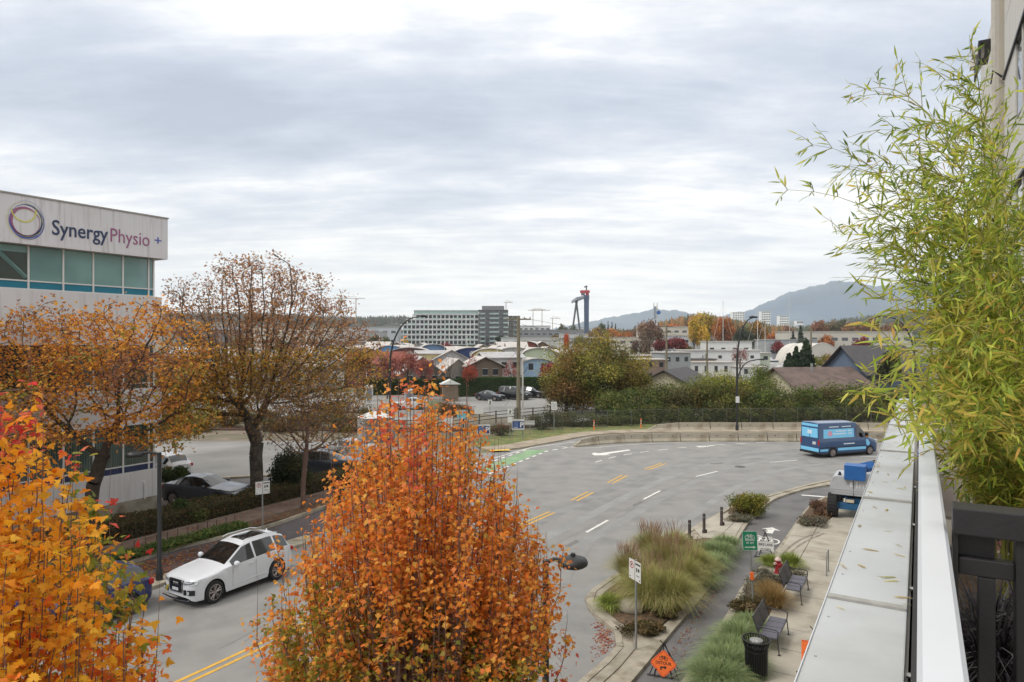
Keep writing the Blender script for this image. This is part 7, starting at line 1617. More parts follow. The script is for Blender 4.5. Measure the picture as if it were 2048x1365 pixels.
# floating homes -------------------------------------------------------------
def barrel_house(label, loc, rz, w, d, hw, rise, wallm, wins=(), group=None, porth=None):
    """vault running front to back; arched gable faces -y"""
    t = thing('floating_home', label, 'house', loc, rz, group); x, y = w / 2, d / 2; n_ = 10
    arc = [(-x * math.cos(math.pi * k / n_), hw + rise * math.sin(math.pi * k / n_)) for k in range(n_ + 1)]
    b = MB(); b.ext([(-x, 0), (x, 0)] + arc[::-1], lambda u, v, q: (u, q, v), y, -y); b.build('wall', wallm, t)
    r = MB(); xo = 1 + .35 / x
    for k in range(n_):
        a, c = arc[k], arc[k + 1]; o = .12
        r.v += [(a[0] * xo, -y - .5, a[1] + .02), (c[0] * xo, -y - .5, c[1] + .02), (c[0] * xo, y + .4, c[1] + .02), (a[0] * xo, y + .4, a[1] + .02), (a[0] * xo, -y - .5, a[1] + .16), (c[0] * xo, -y - .5, c[1] + .16), (c[0] * xo, y + .4, c[1] + .16), (a[0] * xo, y + .4, a[1] + .16)]
        i = 8 * k; r.f += [tuple(i + j for j in q) for q in ((0, 3, 2, 1), (4, 5, 6, 7), (0, 1, 5, 4), (1, 2, 6, 5), (2, 3, 7, 6), (3, 0, 4, 7))]
    r.build('roof', shs, t, smooth=30)
    for (u, z, ww, hh) in wins: g = MB().box(u - ww / 2, -y - .03, z, u + ww / 2, -y + .01, z + hh).build('window', winm, t); MB().box(u - ww / 2 - .08, -y - .04, z - .1, u + ww / 2 + .08, -y + .01, z - .002).build('sill', trimw, g); MB().box(u - ww / 2 - .08, -y - .04, z + hh + .002, u + ww / 2 + .08, -y + .01, z + hh + .1).build('lintel', trimw, g)
    if porth:
        MB().lathe([(.62, -.03), (.62, .03), (.48, .035), (.48, -.03)], (porth[0], -y - .02, porth[1]), 16, 'y').build('porthole_frame', trimw, t); MB().lathe([(.001, -.02), (.47, -.02), (.47, .0), (.001, .0)], (porth[0], -y - .02, porth[1]), 16, 'y').build('porthole', winm, t)
    return t
def hm(nm, c): return mat('siding_' + nm, c, rough=.8, var=.05, scale=.6)
W2 = ((-1.2, 3.6, .9, 1.2), (1.2, 3.6, .9, 1.2), (-1.2, 1.0, .9, 1.2), (1.3, .9, 1.2, 1.4))
fh = [(795, 150, -.1, 6, 'light blue floating home with barrel roof left of the lamp arch', (96, 150, 196), 8), (822, 146, .1, 8.5, 'brown floating home with a curved pale roof and round window', (104, 84, 84), 7.6), (940, 148, .15, 8, 'navy floating home with a curved white roof and porthole', (52, 68, 112), 7.6),
      (975, 146, .15, 7.4, 'yellow floating home with curved roof and round windows', (214, 196, 140), 7.4), (1018, 150, .2, 7.5, 'pale grey floating home with curved roof left of the big pole', (176, 176, 172), 7.6), (1066, 148, .2, 7.0, 'white and green floating home with curved roof right of the big pole', (186, 196, 170), 7.5), (1055, 128, .3, 6.5, 'pale blue floating home with pale vaulted roof behind the tall hedge', (146, 172, 196), 5.8), (740, 152, -.1, 8, 'lilac grey floating home with curved roof behind the large maple', (150, 150, 180), 7.4), (690, 156, 0, 8, 'grey green floating home with curved roof behind the large maple top', (128, 140, 132), 7.6)]
for px, Y, rz, w_, lb, c, hh in fh:
    barrel_house(lb, (*XY(px, Y), 0), rz, w_, 11, hh - 1.9, 1.7, hm(lb.split()[0] + lb.split()[1] + lb.split()[2], c), W2, 'floating homes in the marina', porth=(0, hh - 1.5) if ('round' in lb or 'porthole' in lb) else None)
gh = [(868, 138, .12, 6.6, 6.5, 'yellow flat fronted floating home with a low pale roof', (222, 208, 156), 6.3, 6.8), (900, 136, 1.75, 7, 7, 'white grey floating home with white gable between yellow and navy homes', (190, 188, 188), 5.2, 7.0), (838, 122, 1.85, 8, 7, 'brown floating home with wide white gable roof nearest the red trees', (122, 110, 102), 3.4, 6.0),
      (905, 124, 1.9, 8, 6, 'grey floating home with broad white gable roof behind the bare trees', (140, 134, 128), 3.2, 5.6), (962, 122, 1.8, 8, 6, 'brown shingle floating home with tall gridded windows left of the wooden pole', (112, 98, 84), 4.6, 6.0), (1000, 124, .2, 6.5, 8, 'white three level floating home with small windows behind the black cars', (190, 190, 188), 5.9, 6.7),
      (1095, 152, .1, 8, 7, 'plain white floating home with flat roof left of the olive tree', (180, 186, 190), 6.2, 6.8), (752, 134, .1, 10, 8, 'red brown roofed long home behind the maple right edge', (120, 70, 64), 4.6, 6.6), (655, 135, 1.6, 11, 9, 'white walled home glimpsed through the thin maple crown', (180, 180, 176), 4.8, 7.0), (590, 128, 1.5, 10, 8, 'pale home glimpsed through the maple lower crown', (170, 166, 160), 4.4, 6.8), (520, 140, 1.6, 12, 9, 'pale grey home far left behind the big maple trunk', (160, 160, 160), 4.8, 7.2), (450, 132, 1.5, 10, 8, 'white home behind the gap between the two large maples', (184, 184, 182), 4.8, 7.0), (400, 150, .1, 12, 9, 'grey home beyond the clinic roofline behind maple leaves', (150, 152, 156), 5.2, 7.4)]
for px, Y, rz, w_, d_, lb, c, hw_, hr_ in gh:
    x = w_ / 2; wins = [('f', u, z, .9, 1.1) for z in (1.0, hw_ - 1.9) for u in (-x * .6, 0, x * .6) if z > .9] + [(s_, v, z, .9, 1.1) for s_ in 'lr' for z in (1.0, hw_ - 1.7) for v in (-d_ * .3, 0, d_ * .3)]
    gable_house('floating_home', lb, (*XY(px, Y), 0), rz, w_, d_, hw_, hr_, hm('w_' + lb.split()[0] + lb.split()[1] + str(px), c), mat('roof_%d' % (px % 3), ((184, 178, 172), (168, 166, 166), (190, 182, 176))[px % 3], rough=.7, var=.1, scale=.8, c2=(150, 146, 142), c2f=.6) if 'red brown' not in lb else mat('red_roof', (128, 66, 56), rough=.8, var=.1), .6, wins, siding=False, group='floating homes in the marina')
hues = [('pale grey', (178, 178, 176)), ('dusty blue', (120, 146, 176)), ('brown', (116, 96, 84)), ('cream', (206, 196, 164)), ('slate', (96, 106, 120)), ('white', (200, 200, 198)), ('sage green', (140, 154, 130)), ('red brown', (132, 78, 68)), ('tan', (170, 150, 122))]
for row_, (Yb, npx, hh) in enumerate(((163, 15, 8.2), (178, 12, 8.8))):
    for k in range(npx):
        px = 610 + (1110 - 610) * (k + .5) / npx + random.uniform(-8, 8); hn_, hc = hues[(k * 4 + row_ * 3) % 9]; w_ = random.uniform(4.2, 6.2); h = hh + random.uniform(-1.6, .3)
        lb = f'{hn_} floating home, {ords[k] if k < 14 else "last"} from the left in the {("second last", "last")[row_]} row of the marina'
        if k % 3 == 1: barrel_house(lb, (*XY(px, Yb), 0), random.uniform(-.2, .4), w_, 9, h - 1.5, 1.4, hm(hn_.replace(' ', '_'), hc), ((-1, h - 3.2, .8, 1), (1, h - 3.2, .8, 1)), 'floating homes in the marina')
        else: gable_house('floating_home', lb, (*XY(px, Yb), 0), random.uniform(-.2, .4) + (1.57 if k % 3 else 0), w_, 5.5, h - 1.5, h, hm(hn_.replace(' ', '_'), hc), (shs, shd, shs)[k % 3], .4, [(s_, v, h - 3.1, .8, 1) for s_ in 'fl' for v in (-1.3, 1.2)], siding=False, group='floating homes in the marina')
for k in range(16):
    px = 640 + 30 * k + random.uniform(-9, 9); Y = random.uniform(118, 172); x, _ = XY(px, Y); t = thing('mooring_pole', f'thin pale pole among the floating homes, {ords[k] if k < 14 else ("second last", "last")[k - 14]} from the left', 'pole', (x, Y, 0))
    MB().tube([(0, 0, 0), (0, 0, random.uniform(6.5, 10.5))], .07, 5).build('pole', trimw, t)
# small bare and red trees by the marina
reds = [(168, 98, 92), (150, 88, 82), (176, 116, 100), (136, 100, 92)]
for px, Y, top, w_, kind, cols, lb, lf, nn in ((815, 108, 698, 58, 'bare', reds, 'thin red leaved tree before the brown floating home', .05, 1900), (850, 106, 712, 46, 'bare', reds, 'second thin red tree, lower, right of the first', .05, 1700), (775, 104, 700, 50, 'bare', reds, 'thin red tree behind the left street lamp', .05, 1700), (940, 108, 722, 34, 'bare', [(176, 92, 72), (160, 80, 66)], 'small red tree before the brown shingled floating home', .05, 1300),
                                  (898, 104, 690, 44, 'bare', [(150, 138, 122), (132, 122, 108)], 'pale bare tree above the white peaked kiosk', .016, 900), (872, 108, 700, 30, 'bare', [(142, 130, 116)], 'slender bare tree left of the pale bare tree', .016, 600), (925, 110, 704, 30, 'bare', [(142, 130, 116)], 'slender bare tree right of the pale bare tree', .016, 600), (1098, 112, 722, 40, 'bare', [(170, 66, 76), (150, 60, 66)], 'crimson small tree at the left edge of the olive tree', .055, 1900),
                                  (715, 110, 690, 60, 'bare', [(140, 88, 60), (120, 84, 60), (152, 100, 64)], 'rusty tree just right of the bare street tree top', .05, 1900), (1480, 160, 690, 40, 'bare', [(150, 100, 92), (132, 92, 88)], 'thin pinkish tree before the white houseboats', .04, 900)):
    bgtree(px, Y, top, w_, kind, cols, lb, n=nn, leaf=lf, seed=int(px) % 3)
for k in range(12):
    px = 790 + 26 * k + random.uniform(-8, 8); cs = (reds, [(176, 110, 72), (160, 96, 66)], [(150, 138, 122), (128, 116, 100)])[k % 3]
    bgtree(px, random.uniform(114, 150), random.uniform(706, 726), random.uniform(22, 36), 'bare', cs, f'small {("red", "rusty", "leafless")[k % 3]} garden tree between the floating homes, {ords[k]} from the left', n=900, leaf=.045 if k % 3 < 2 else .014, seed=k % 3)
# ---------------------------------------------------------------- white boat sheds, houseboats and boats on the right
wht2 = mat('boat_white', (206, 206, 204), rough=.5, var=.05); 
def flat_block(name, label, px, Y, w, d, h, m, rows, cols_, ww, hh, rz=0, cat='building', z0=0, roofm=None, zs=None, frame=True, up=1.0):
    t = thing(name, label, cat, (*XY(px, Y), z0), rz); MB().box(-w / 2, 0, 0, w / 2, d, h).build('wall', m, t); MB().box(-w / 2 - .3, -.3, h + .002, w / 2 + .3, d + .3, h + .25).build('roof', roofm or shs, t)
    me = None
    for r in range(rows):
        z = (zs[r] if zs else h / rows * r + h / rows * .35 * up)
        for c in range(cols_):
            x = -w / 2 + w * (c + .5) / cols_
            if me is None: g = MB().box(-ww / 2, -.06, 0, ww / 2, .02, hh).build('window', winm, t); me = g.data
            else: g = bpy.data.objects.new('window', me); COL.objects.link(g); g.parent = t
            g.location = (x, 0, z)
    return t
flat_block('houseboat', 'long low white houseboat with dark windows in front of the white boat works', 1432, 170, 17, 5, 3.4, wht2, 1, 7, .8, 1.4, math.radians(-2), 'houseboat')
flat_block('houseboat', 'two level white houseboat with small windows behind the long low one', 1440, 182, 21, 7, 6.2, wht2, 2, 5, .9, .8, math.radians(-3), 'houseboat')
flat_block('boat_works', 'tall white boat works building behind the houseboats', 1458, 205, 13.5, 8, 8.6, wht2, 2, 4, 1.2, 1.0, math.radians(-3))
flat_block('boat_works', 'low white annex with a door right of the tall street lamp', 1505, 165, 6.5, 6, 2.4, wht2, 1, 2, .9, 1.2, .05)
flat_block('boat_works', 'small pale green cabin with blue windows at the end of the houseboats', 1522, 188, 5, 6, 5.4, mat('pale_green_wall', (170, 178, 160), rough=.7), 2, 2, 1.2, 1.0, .02)
flat_block('float_home', 'small grey and white home right of the distant utility pole', 1355, 160, 7, 6, 6.0, hm('greywhite', (150, 154, 156)), 2, 3, .9, 1.0, .3, 'house')
flat_block('float_home', 'dark roofed low home left of the long white houseboat', 1398, 175, 9, 6, 4.0, hm('beige', (176, 164, 146)), 1, 3, .9, 1.0, .1, 'house', roofm=shd)
flat_block('float_home', 'brown boarded low home behind the right flank of the olive tree', 1300, 150, 8, 6, 4.6, hm('brownboard', (128, 110, 100)), 2, 3, .9, 1.0, .2, 'house')
flat_block('float_home', 'low pinkish roofed home behind the olive tree right edge', 1318, 172, 8, 6, 5.0, hm('pinkish', (168, 150, 140)), 1, 3, .9, 1.0, .1, 'house')
# water of the inlet
struct('water', sheet([(60, 215), (190, 215), (260, 400), (90, 420), (62, 300)], .02), mat('inlet_water', (70, 76, 72), rough=.08, var=.1, scale=.1, bump=.2, bscale=1.2, spec=.6))
struct('marina_ground', sheet([(50, 125), (120, 125), (150, 214), (62, 214)], .012), asph_lot)
def boat(label, px, Y, L_, rz, hullc=None, cab=True, mast=0, z0=.4, kind='motor_boat'):
    t = thing(kind, label, 'boat', (*XY(px, Y), z0), rz); hm_ = hullc or wht2; b = L_ * .16; mb = MB(); st = [(-L_ / 2, b * .8, 0), (-L_ / 4, b, 0), (L_ / 6, b * .9, .05), (L_ * .38, b * .5, .25), (L_ / 2, .05, .45)]
    for x, w_, z in st: mb.v += [(x, -w_, L_ * .13 + z), (x, -w_ * .7, z * .6), (x, w_ * .7, z * .6), (x, w_, L_ * .13 + z)]
    for k in range(4):
        i = 4 * k; mb.f += [(i, i + 1, i + 5, i + 4), (i + 1, i + 2, i + 6, i + 5), (i + 2, i + 3, i + 7, i + 6), (i + 3, i, i + 4, i + 7)]
    mb.f += [(0, 3, 2, 1), (16, 17, 18, 19)]; mb.build('hull', hm_, t)
    if cab:
        z = L_ * .13; c = MB(); c.prism([(-L_ * .35, -b * .7), (L_ * .18, -b * .6), (L_ * .18, b * .6), (-L_ * .35, b * .7)], z, z + L_ * .09); c.build('cabin', wht2, t); MB().prism([(-L_ * .34, -b * .715), (L_ * .185, -b * .615), (L_ * .185, b * .615), (-L_ * .34, b * .715)], z + L_ * .03, z + L_ * .065).build('windows', winm, t)
        MB().prism([(-L_ * .25, -b * .6), (L_ * .02, -b * .5), (L_ * .02, b * .5), (-L_ * .25, b * .6)], z + L_ * .092, z + L_ * .14).build('flybridge', wht2, t)
    if mast: MB().tube([(0, 0, L_ * .13), (0, 0, mast)], [.11, .06], 6).build('mast', trimw, t); MB().tube([(0, 0, mast * .12), (-L_ * .42, 0, mast * .13)], .07, 5).build('boom', trimw, t); MB().tube([(0, 0, mast * .98), (L_ * .48, 0, L_ * .17)], .03, 3).build('stay', trimw, t); MB().tube([(0, 0, mast * .98), (-L_ * .48, 0, L_ * .17)], .03, 3).build('stay', trimw, t)
    return t
boat('large white motor yacht on the slip right of the tall street lamp', 1538, 205, 13, math.radians(-60)); boat('white motor boat moored in the open water right of the yacht', 1566, 240, 9, math.radians(-80)); boat('red hulled sailing boat with a tall mast behind the motor boat', 1579, 300, 12, .4, mat('red_hull', (170, 84, 76), rough=.5), mast=28, kind='sailing_boat')
boat('white motor boat in front of the dome shed doorway', 1650, 205, 12, math.radians(-30)); boat('white cruiser with high flybridge right of the dome shed', 1692, 200, 13, math.radians(-100)); boat('white cruiser partly behind the bamboo right of the flybridge cruiser', 1718, 208, 12, .5)
boat('white open boat on a trailer below the spruces', 1568, 176, 6, .2, z0=.9); boat('white sailing boat with tall mast by the boat works', 1515, 225, 12, .3, mast=20, kind='sailing_boat'); boat('sailing boat with slim mast right beside the first by the boat works', 1530, 240, 11, .3, mast=17, kind='sailing_boat'); boat('sailing boat whose mast rises behind the boat works roof', 1446, 222, 11, .2, mast=22, kind='sailing_boat')
dm = thing('dome_shed', 'white arched fabric dome shed at the boatyard', 'shed', (*XY(1640, 232), 0), math.radians(18)); mb = MB(); R_, Ld = 8.2, 13; n_ = 14
arc = [(-R_ * math.cos(math.pi * k / n_), R_ * .98 * math.sin(math.pi * k / n_)) for k in range(n_ + 1)]; mb = MB(); mb.ext(arc[::-1], lambda u, v, q: (u, q, v), Ld, -1.0); mb.build('fabric_cover', mat('dome_fabric', (196, 190, 180), rough=.7, var=.06, scale=.3), dm, smooth=30)
for k in range(n_): a, b = arc[k], arc[k + 1]; 
MB().tube([(a[0] * 1.01, -1.02, a[1] * 1.01) for a in arc], .16, 5).build('rib', trimw, dm); MB().tube([(a[0] * 1.01, 4, a[1] * 1.01) for a in arc], .10, 5).build('rib', trimw, dm); MB().tube([(a[0] * 1.01, 9, a[1] * 1.01) for a in arc], .10, 5).build('rib', trimw, dm)
MB().box(-4.6, -1.05, 0, 5.2, -1.001, 3.4).build('doorway', mat('dome_inside', (70, 74, 76), rough=.9), dm); MB().box(-1.2, -1.08, .3, 3.0, -1.052, 2.8).build('stored_boat_cover', mat('boat_cover', (140, 144, 146), rough=.7), dm)
bgtree(1660, 168, 708, 46, 'blob', [(134, 124, 58), (152, 116, 62), (112, 112, 56)], 'yellowish bushy tree left of the slim pole by the blue house', n=2600, leaf=.05); bgtree(1690, 160, 706, 50, 'blob', [(140, 104, 66), (150, 120, 66), (112, 104, 56)], 'rusty bushy tree beside the blue house roof', n=2600, leaf=.05, seed=1); bgtree(1632, 172, 712, 32, 'blob', [(122, 124, 56), (144, 140, 62)], 'small olive bushy tree behind the brown roof flue', n=2200, leaf=.05, seed=1)
bgtree(1780, 96, 700, 46, 'blob', [(62, 68, 44), (80, 84, 50)], 'dark pine like tree between blue house and bamboo', n=2600, leaf=.06, seed=2); bush('silver_shrub', (*XY(1735, 92), 0), (2.4, 2, 3.4), [(122, 132, 120), (104, 114, 100)], 'silvery green shrub before the blue house wall', 3500, .12, lobes=20)
# ================================================================ distance: apartments, crane, woods, mountains, haze
aw_ = mat('apartment_white', (222, 224, 224), rough=.7, var=.03); ag = mat('apartment_grey', (116, 118, 122), rough=.7, var=.05); al = mat('podium_brick', (120, 114, 104), rough=.8, var=.1)
def apart(label, px0, px1, Y, toprow, nfl, m, colw=3.1, step=0, ww=2.2, hh=2.15, d=22, pod=6, bal=(), balc=None, glass=None):
    h = H - (toprow - 682.5) * Y / F; x0, x1 = XY(px0, Y)[0], XY(px1, Y)[0]; w = x1 - x0; fl = (h - pod) / nfl; t = thing('apartment_building', label, 'apartment building', ((x0 + x1) / 2, Y, 0))
    MB().box(-w / 2 + step * (nfl - 1) * 0, .8, 0, w / 2, d, pod).build('podium', al, t)
    gmesh = None
    for f in range(nfl):
        z = pod + f * fl; xl = -w / 2 + max(0, f - 1) * step
        MB().box(xl, .55, z, w / 2, d - .5, z + fl - .36).build('storey', m, t); MB().box(xl - .5, -.25, z + fl - .35, w / 2 + .1, d, z + fl - .001).build('floor_slab', m, t)
        n_ = int((w / 2 - xl) / colw)
        for c in range(n_):
            xc = w / 2 - (c + .5) * colw; isb = (n_ - c) % 9 in bal
            if gmesh is None: g = MB().box(-ww / 2, 0, 0, ww / 2, .12, hh).build('window', glass or winm, t); gmesh = g.data
            else: g = bpy.data.objects.new('window', gmesh); COL.objects.link(g); g.parent = t
            g.location = (xc, .44 if isb else -.02, z + (fl - .36 - hh) * .55)
            if not isb:
                MB().box(xc - colw / 2, .0, z, xc - ww / 2, .54, z + fl - .351).build('pier', m, t)
            else: MB().box(xc - colw / 2, -.2, z + .01, xc + colw / 2, -.12, z + 1.0).build('balcony_rail', balc or mat('rail_glass', (150, 170, 166), rough=.2, spec=.7), t)
    return t, w, h
t1, w1, h1 = apart('white stepped apartment block with a grid of dark square windows', 778, 957, 505, 628.5, 6, aw_, step=4.4, glass=mat('far_window', (50, 54, 60), rough=.4, spec=.25, var=.2, scale=.3), bal=(1, 2, 5), pod=6)
MB().box(-w1 / 2 + 18, 3, h1, w1 / 2 - .2, 20, h1 + 2.8).build('penthouse', glassmat('penthouse_glass', (128, 150, 146)), t1); MB().box(-w1 / 2 + 17.4, 2.4, h1 + 2.802, w1 / 2, 20.5, h1 + 3.2).build('penthouse_roof', aw_, t1)
t2, w2, h2 = apart('dark grey apartment block joined to the right of the white one', 958, 1016, 503, 620, 8, ag, colw=3.4, bal=(0, 1, 3, 4, 6, 7), ww=2.4, pod=5)
MB().box(-w2 / 2 + 2, 3, h2, w2 / 2 - 3, 18, h2 + 3).build('penthouse', ag, t2)
apart('narrow pale grey apartment wing at the far right of the pair', 1017, 1036, 520, 632, 6, mat('apartment_beige', (150, 148, 138), rough=.7), colw=3.2, bal=(0, 2), pod=6)
# low city blocks
cityc = [(186, 188, 190), (160, 162, 164), (132, 134, 138), (190, 184, 172), (110, 114, 120), (176, 180, 186)]
blocks = [(1052, 640, 652, 46, 6, 'pale low office block just right of the grey apartments', 0), (1095, 560, 661, 60, 8, 'wide grey low block beyond the office block', 2), (1060, 400, 676, 34, 10, 'white warehouse with sloping roof below the far cranes', 0), (1035, 330, 690, 26, 8, 'slate blue low block in front of the white warehouse', 4), (1085, 360, 681, 22, 8, 'white flat warehouse left of the orange flame shaped tree', 0),
          (1180, 430, 677, 30, 10, 'pale grey warehouse at the foot of the gantry crane', 5), (1210, 430, 675, 24, 10, 'light grey warehouse right of the gantry crane foot', 1), (1120, 620, 664, 40, 8, 'grey shed roof beyond the gantry crane legs', 2), (1150, 520, 668, 22, 8, 'small white block between the crane legs', 0), (700, 420, 664, 40, 8, 'pale industrial block seen right of the thin maple crown', 1), (745, 460, 655, 34, 8, 'light blue industrial block left of the white apartments', 5),
          (640, 400, 662, 50, 8, 'white industrial block behind the thin maple crown', 0), (570, 380, 655, 46, 8, 'cream industrial block behind the maple crown middle', 3), (500, 420, 652, 50, 8, 'grey industrial block behind the maple crown left', 1), (430, 400, 660, 46, 8, 'dark industrial block beyond the clinic corner', 4), (1700, 330, 664, 60, 10, 'long low pale building behind the dome shed', 3), (1585, 300, 680, 22, 8, 'flat roofed grey marina office left of the dome shed', 1), (1345, 470, 654, 44, 8, 'flat pale building on the rise behind the distant utility pole', 3), (1380, 380, 672, 30, 8, 'low white building behind the crimson trees', 0), (1265, 400, 675, 28, 8, 'low pale building behind the bare poplar', 3), (665, 300, 684, 40, 8, 'container yard shed in rusty red behind the maple edge', 2)]
for px, Y, top, w_, d_, lb, ci in blocks:
    h = H - (top - 682.5) * Y / F; flat_block('low_building', lb, px, Y, w_, 16, max(h, 3), hm('city%d' % ci, cityc[ci]), max(1, int(h / 5)), max(3, int(w_ / 5)), 3.0, 1.5, cat='building')
for px, Y, top, w_, lb, n_f in ((1477, 1750, 625, 30, 'white residential tower left of the curved street lamp head', 14), (1532, 1800, 623, 24, 'white residential tower in the middle of the three far towers', 14), (1568, 1850, 632, 24, 'shorter pale residential tower rightmost of the three', 12), (1600, 2100, 642, 20, 'small pale block on the wooded slope right of the towers', 6), (1305, 1500, 655, 26, 'distant pale tower base behind the lattice mast', 4)):
    h = H - (top - 682.5) * Y / F; flat_block('tower_block', lb, px, Y, w_, 20, h, aw_, n_f, 5, 3.2, h / n_f * .5, cat='tower block')
# gantry crane
gc_ = thing('gantry_crane', 'big blue gantry crane with red trolley on its top', 'crane', (*XY(1173, 700), 0), 0); gbm = mat('crane_blue', (66, 84, 112), rough=.6, var=.06, scale=.05); grm = mat('crane_red', (176, 50, 62), rough=.6); gdm = mat('crane_grey', (92, 96, 104), rough=.6); glm = mat('crane_pale', (130, 138, 150), rough=.6)
z_ = lambda r: H - (r - 682.5) * 700 / F; s7 = 700 / F
mb = MB(); mb.v = [(-4.0 * s7, 0, 0), (4.4 * s7, 0, 0), (4.4 * s7, 4, 0), (-4.0 * s7, 4, 0), (-4.4 * s7, 0, z_(591)), (5.0 * s7, 0, z_(591)), (5.0 * s7, 4, z_(591)), (-4.4 * s7, 4, z_(591))]; mb.f = [(0, 3, 2, 1), (4, 5, 6, 7), (0, 1, 5, 4), (1, 2, 6, 5), (2, 3, 7, 6), (3, 0, 4, 7)]; mb.build('main_leg', gbm, gc_)
MB().box(-5 * s7, -.5, z_(599), 5.4 * s7, 4.5, z_(591)).build('leg_head', gbm, gc_)
mb = MB(); a = (-20 * s7, z_(600)); mb.v = [(-20 * s7, -1, z_(601)), (-4.5 * s7, 0, z_(598)), (-4.5 * s7, 4, z_(598)), (-20 * s7, 60, z_(601)), (-20 * s7, -1, z_(595)), (-4.5 * s7, 0, z_(592)), (-4.5 * s7, 4, z_(592)), (-20 * s7, 60, z_(595))]; mb.f = [(0, 3, 2, 1), (4, 5, 6, 7), (0, 1, 5, 4), (1, 2, 6, 5), (2, 3, 7, 6), (3, 0, 4, 7)]; mb.build('girder', glm, gc_)
for x in (-30, -5): MB().tube([(-16.5 * s7, 20, z_(602)), (x * s7 * 1.0, 20, 0)], 1.0, 8).build('hinged_leg', gdm, gc_)
MB().lathe([(1.6, 0), (1.6, 3)], (-16.5 * s7, 20, z_(604)), 10).build('hinge', gdm, gc_)
MB().box(-12 * s7, 0, z_(586), 6.5 * s7, 5, z_(581)).build('trolley', grm, gc_); MB().box(-10 * s7, 0, z_(591), -3 * s7, 5, z_(586)).build('trolley_frame', gdm, gc_); MB().box(-1 * s7, 1, z_(591), 5 * s7, 4, z_(586)).build('trolley_support', grm, gc_)
MB().tube([(0, 2, z_(581)), (.3, 2, z_(574))], .7, 6).build('jib_post', gdm, gc_); MB().tube([(-4 * s7, 2, z_(574.5)), (2 * s7, 2, z_(572))], .9, 6).build('jib', gdm, gc_)
# lattice mast and far tower cranes
lm = thing('lattice_mast', 'pale lattice radio mast with blue dishes above the trees', 'mast', (*XY(1311, 360), 0)); s_ = .9; hM = H - (606 - 682.5) * 360 / F
for x, y in ((-s_, -s_), (s_, -s_), (s_, s_), (-s_, s_)): MB().tube([(x, y, 0), (x, y, hM)], .14, 4).build('leg', trimw, lm)
for k in range(int(hM / 2)): MB().tube([(-s_, -s_, k * 2), (s_, -s_, k * 2 + 2)], .08, 3).build('brace', trimw, lm); MB().box(-s_, -s_ - .05, k * 2, s_, -s_, k * 2 + .12).build('brace', trimw, lm)
MB().box(-1.2, -1.3, hM * .70, .2, -.9, hM * .93).build('antenna_panel', mat('antenna_grey', (140, 150, 160)), lm); MB().lathe([(.001, -.2), (1.1, -.2), (1.1, .2), (.001, .2)], (1.4, -1, hM * .82), 12, 'y').build('dish', mat('dish_blue', (60, 100, 160)), lm)
for px, Y, top, jib, lb in ((1066, 2400, 620, 34, 'faint yellow tower crane left of the far crane group'), (1084, 2500, 619, -22, 'faint tower crane in the middle of the far crane group'), (1105, 2600, 636, 16, 'shortest faint tower crane of the far group'), (1012, 2300, 604, 14, 'faint tower crane above the grey apartment block'), (712, 2200, 596, -60, 'faint long jib tower crane behind the maple crown')):
    t = thing('tower_crane', lb, 'crane', (*XY(px, Y), 0)); h = H - (top - 682.5) * Y / F; cm = mat('crane_far', (150, 128, 104), rough=.7)
    MB().box(-1.2, -1.2, 0, 1.2, 1.2, h).build('mast', cm, t); w_ = jib * Y / F; MB().box(min(-w_ * .3, w_), -.9, h - 3, max(-w_ * .3, w_), .9, h - 1.2).build('jib', cm, t); MB().tube([(0, 0, h + 5), (w_ * .8, 0, h - 1)], .5, 3).build('tie', cm, t)
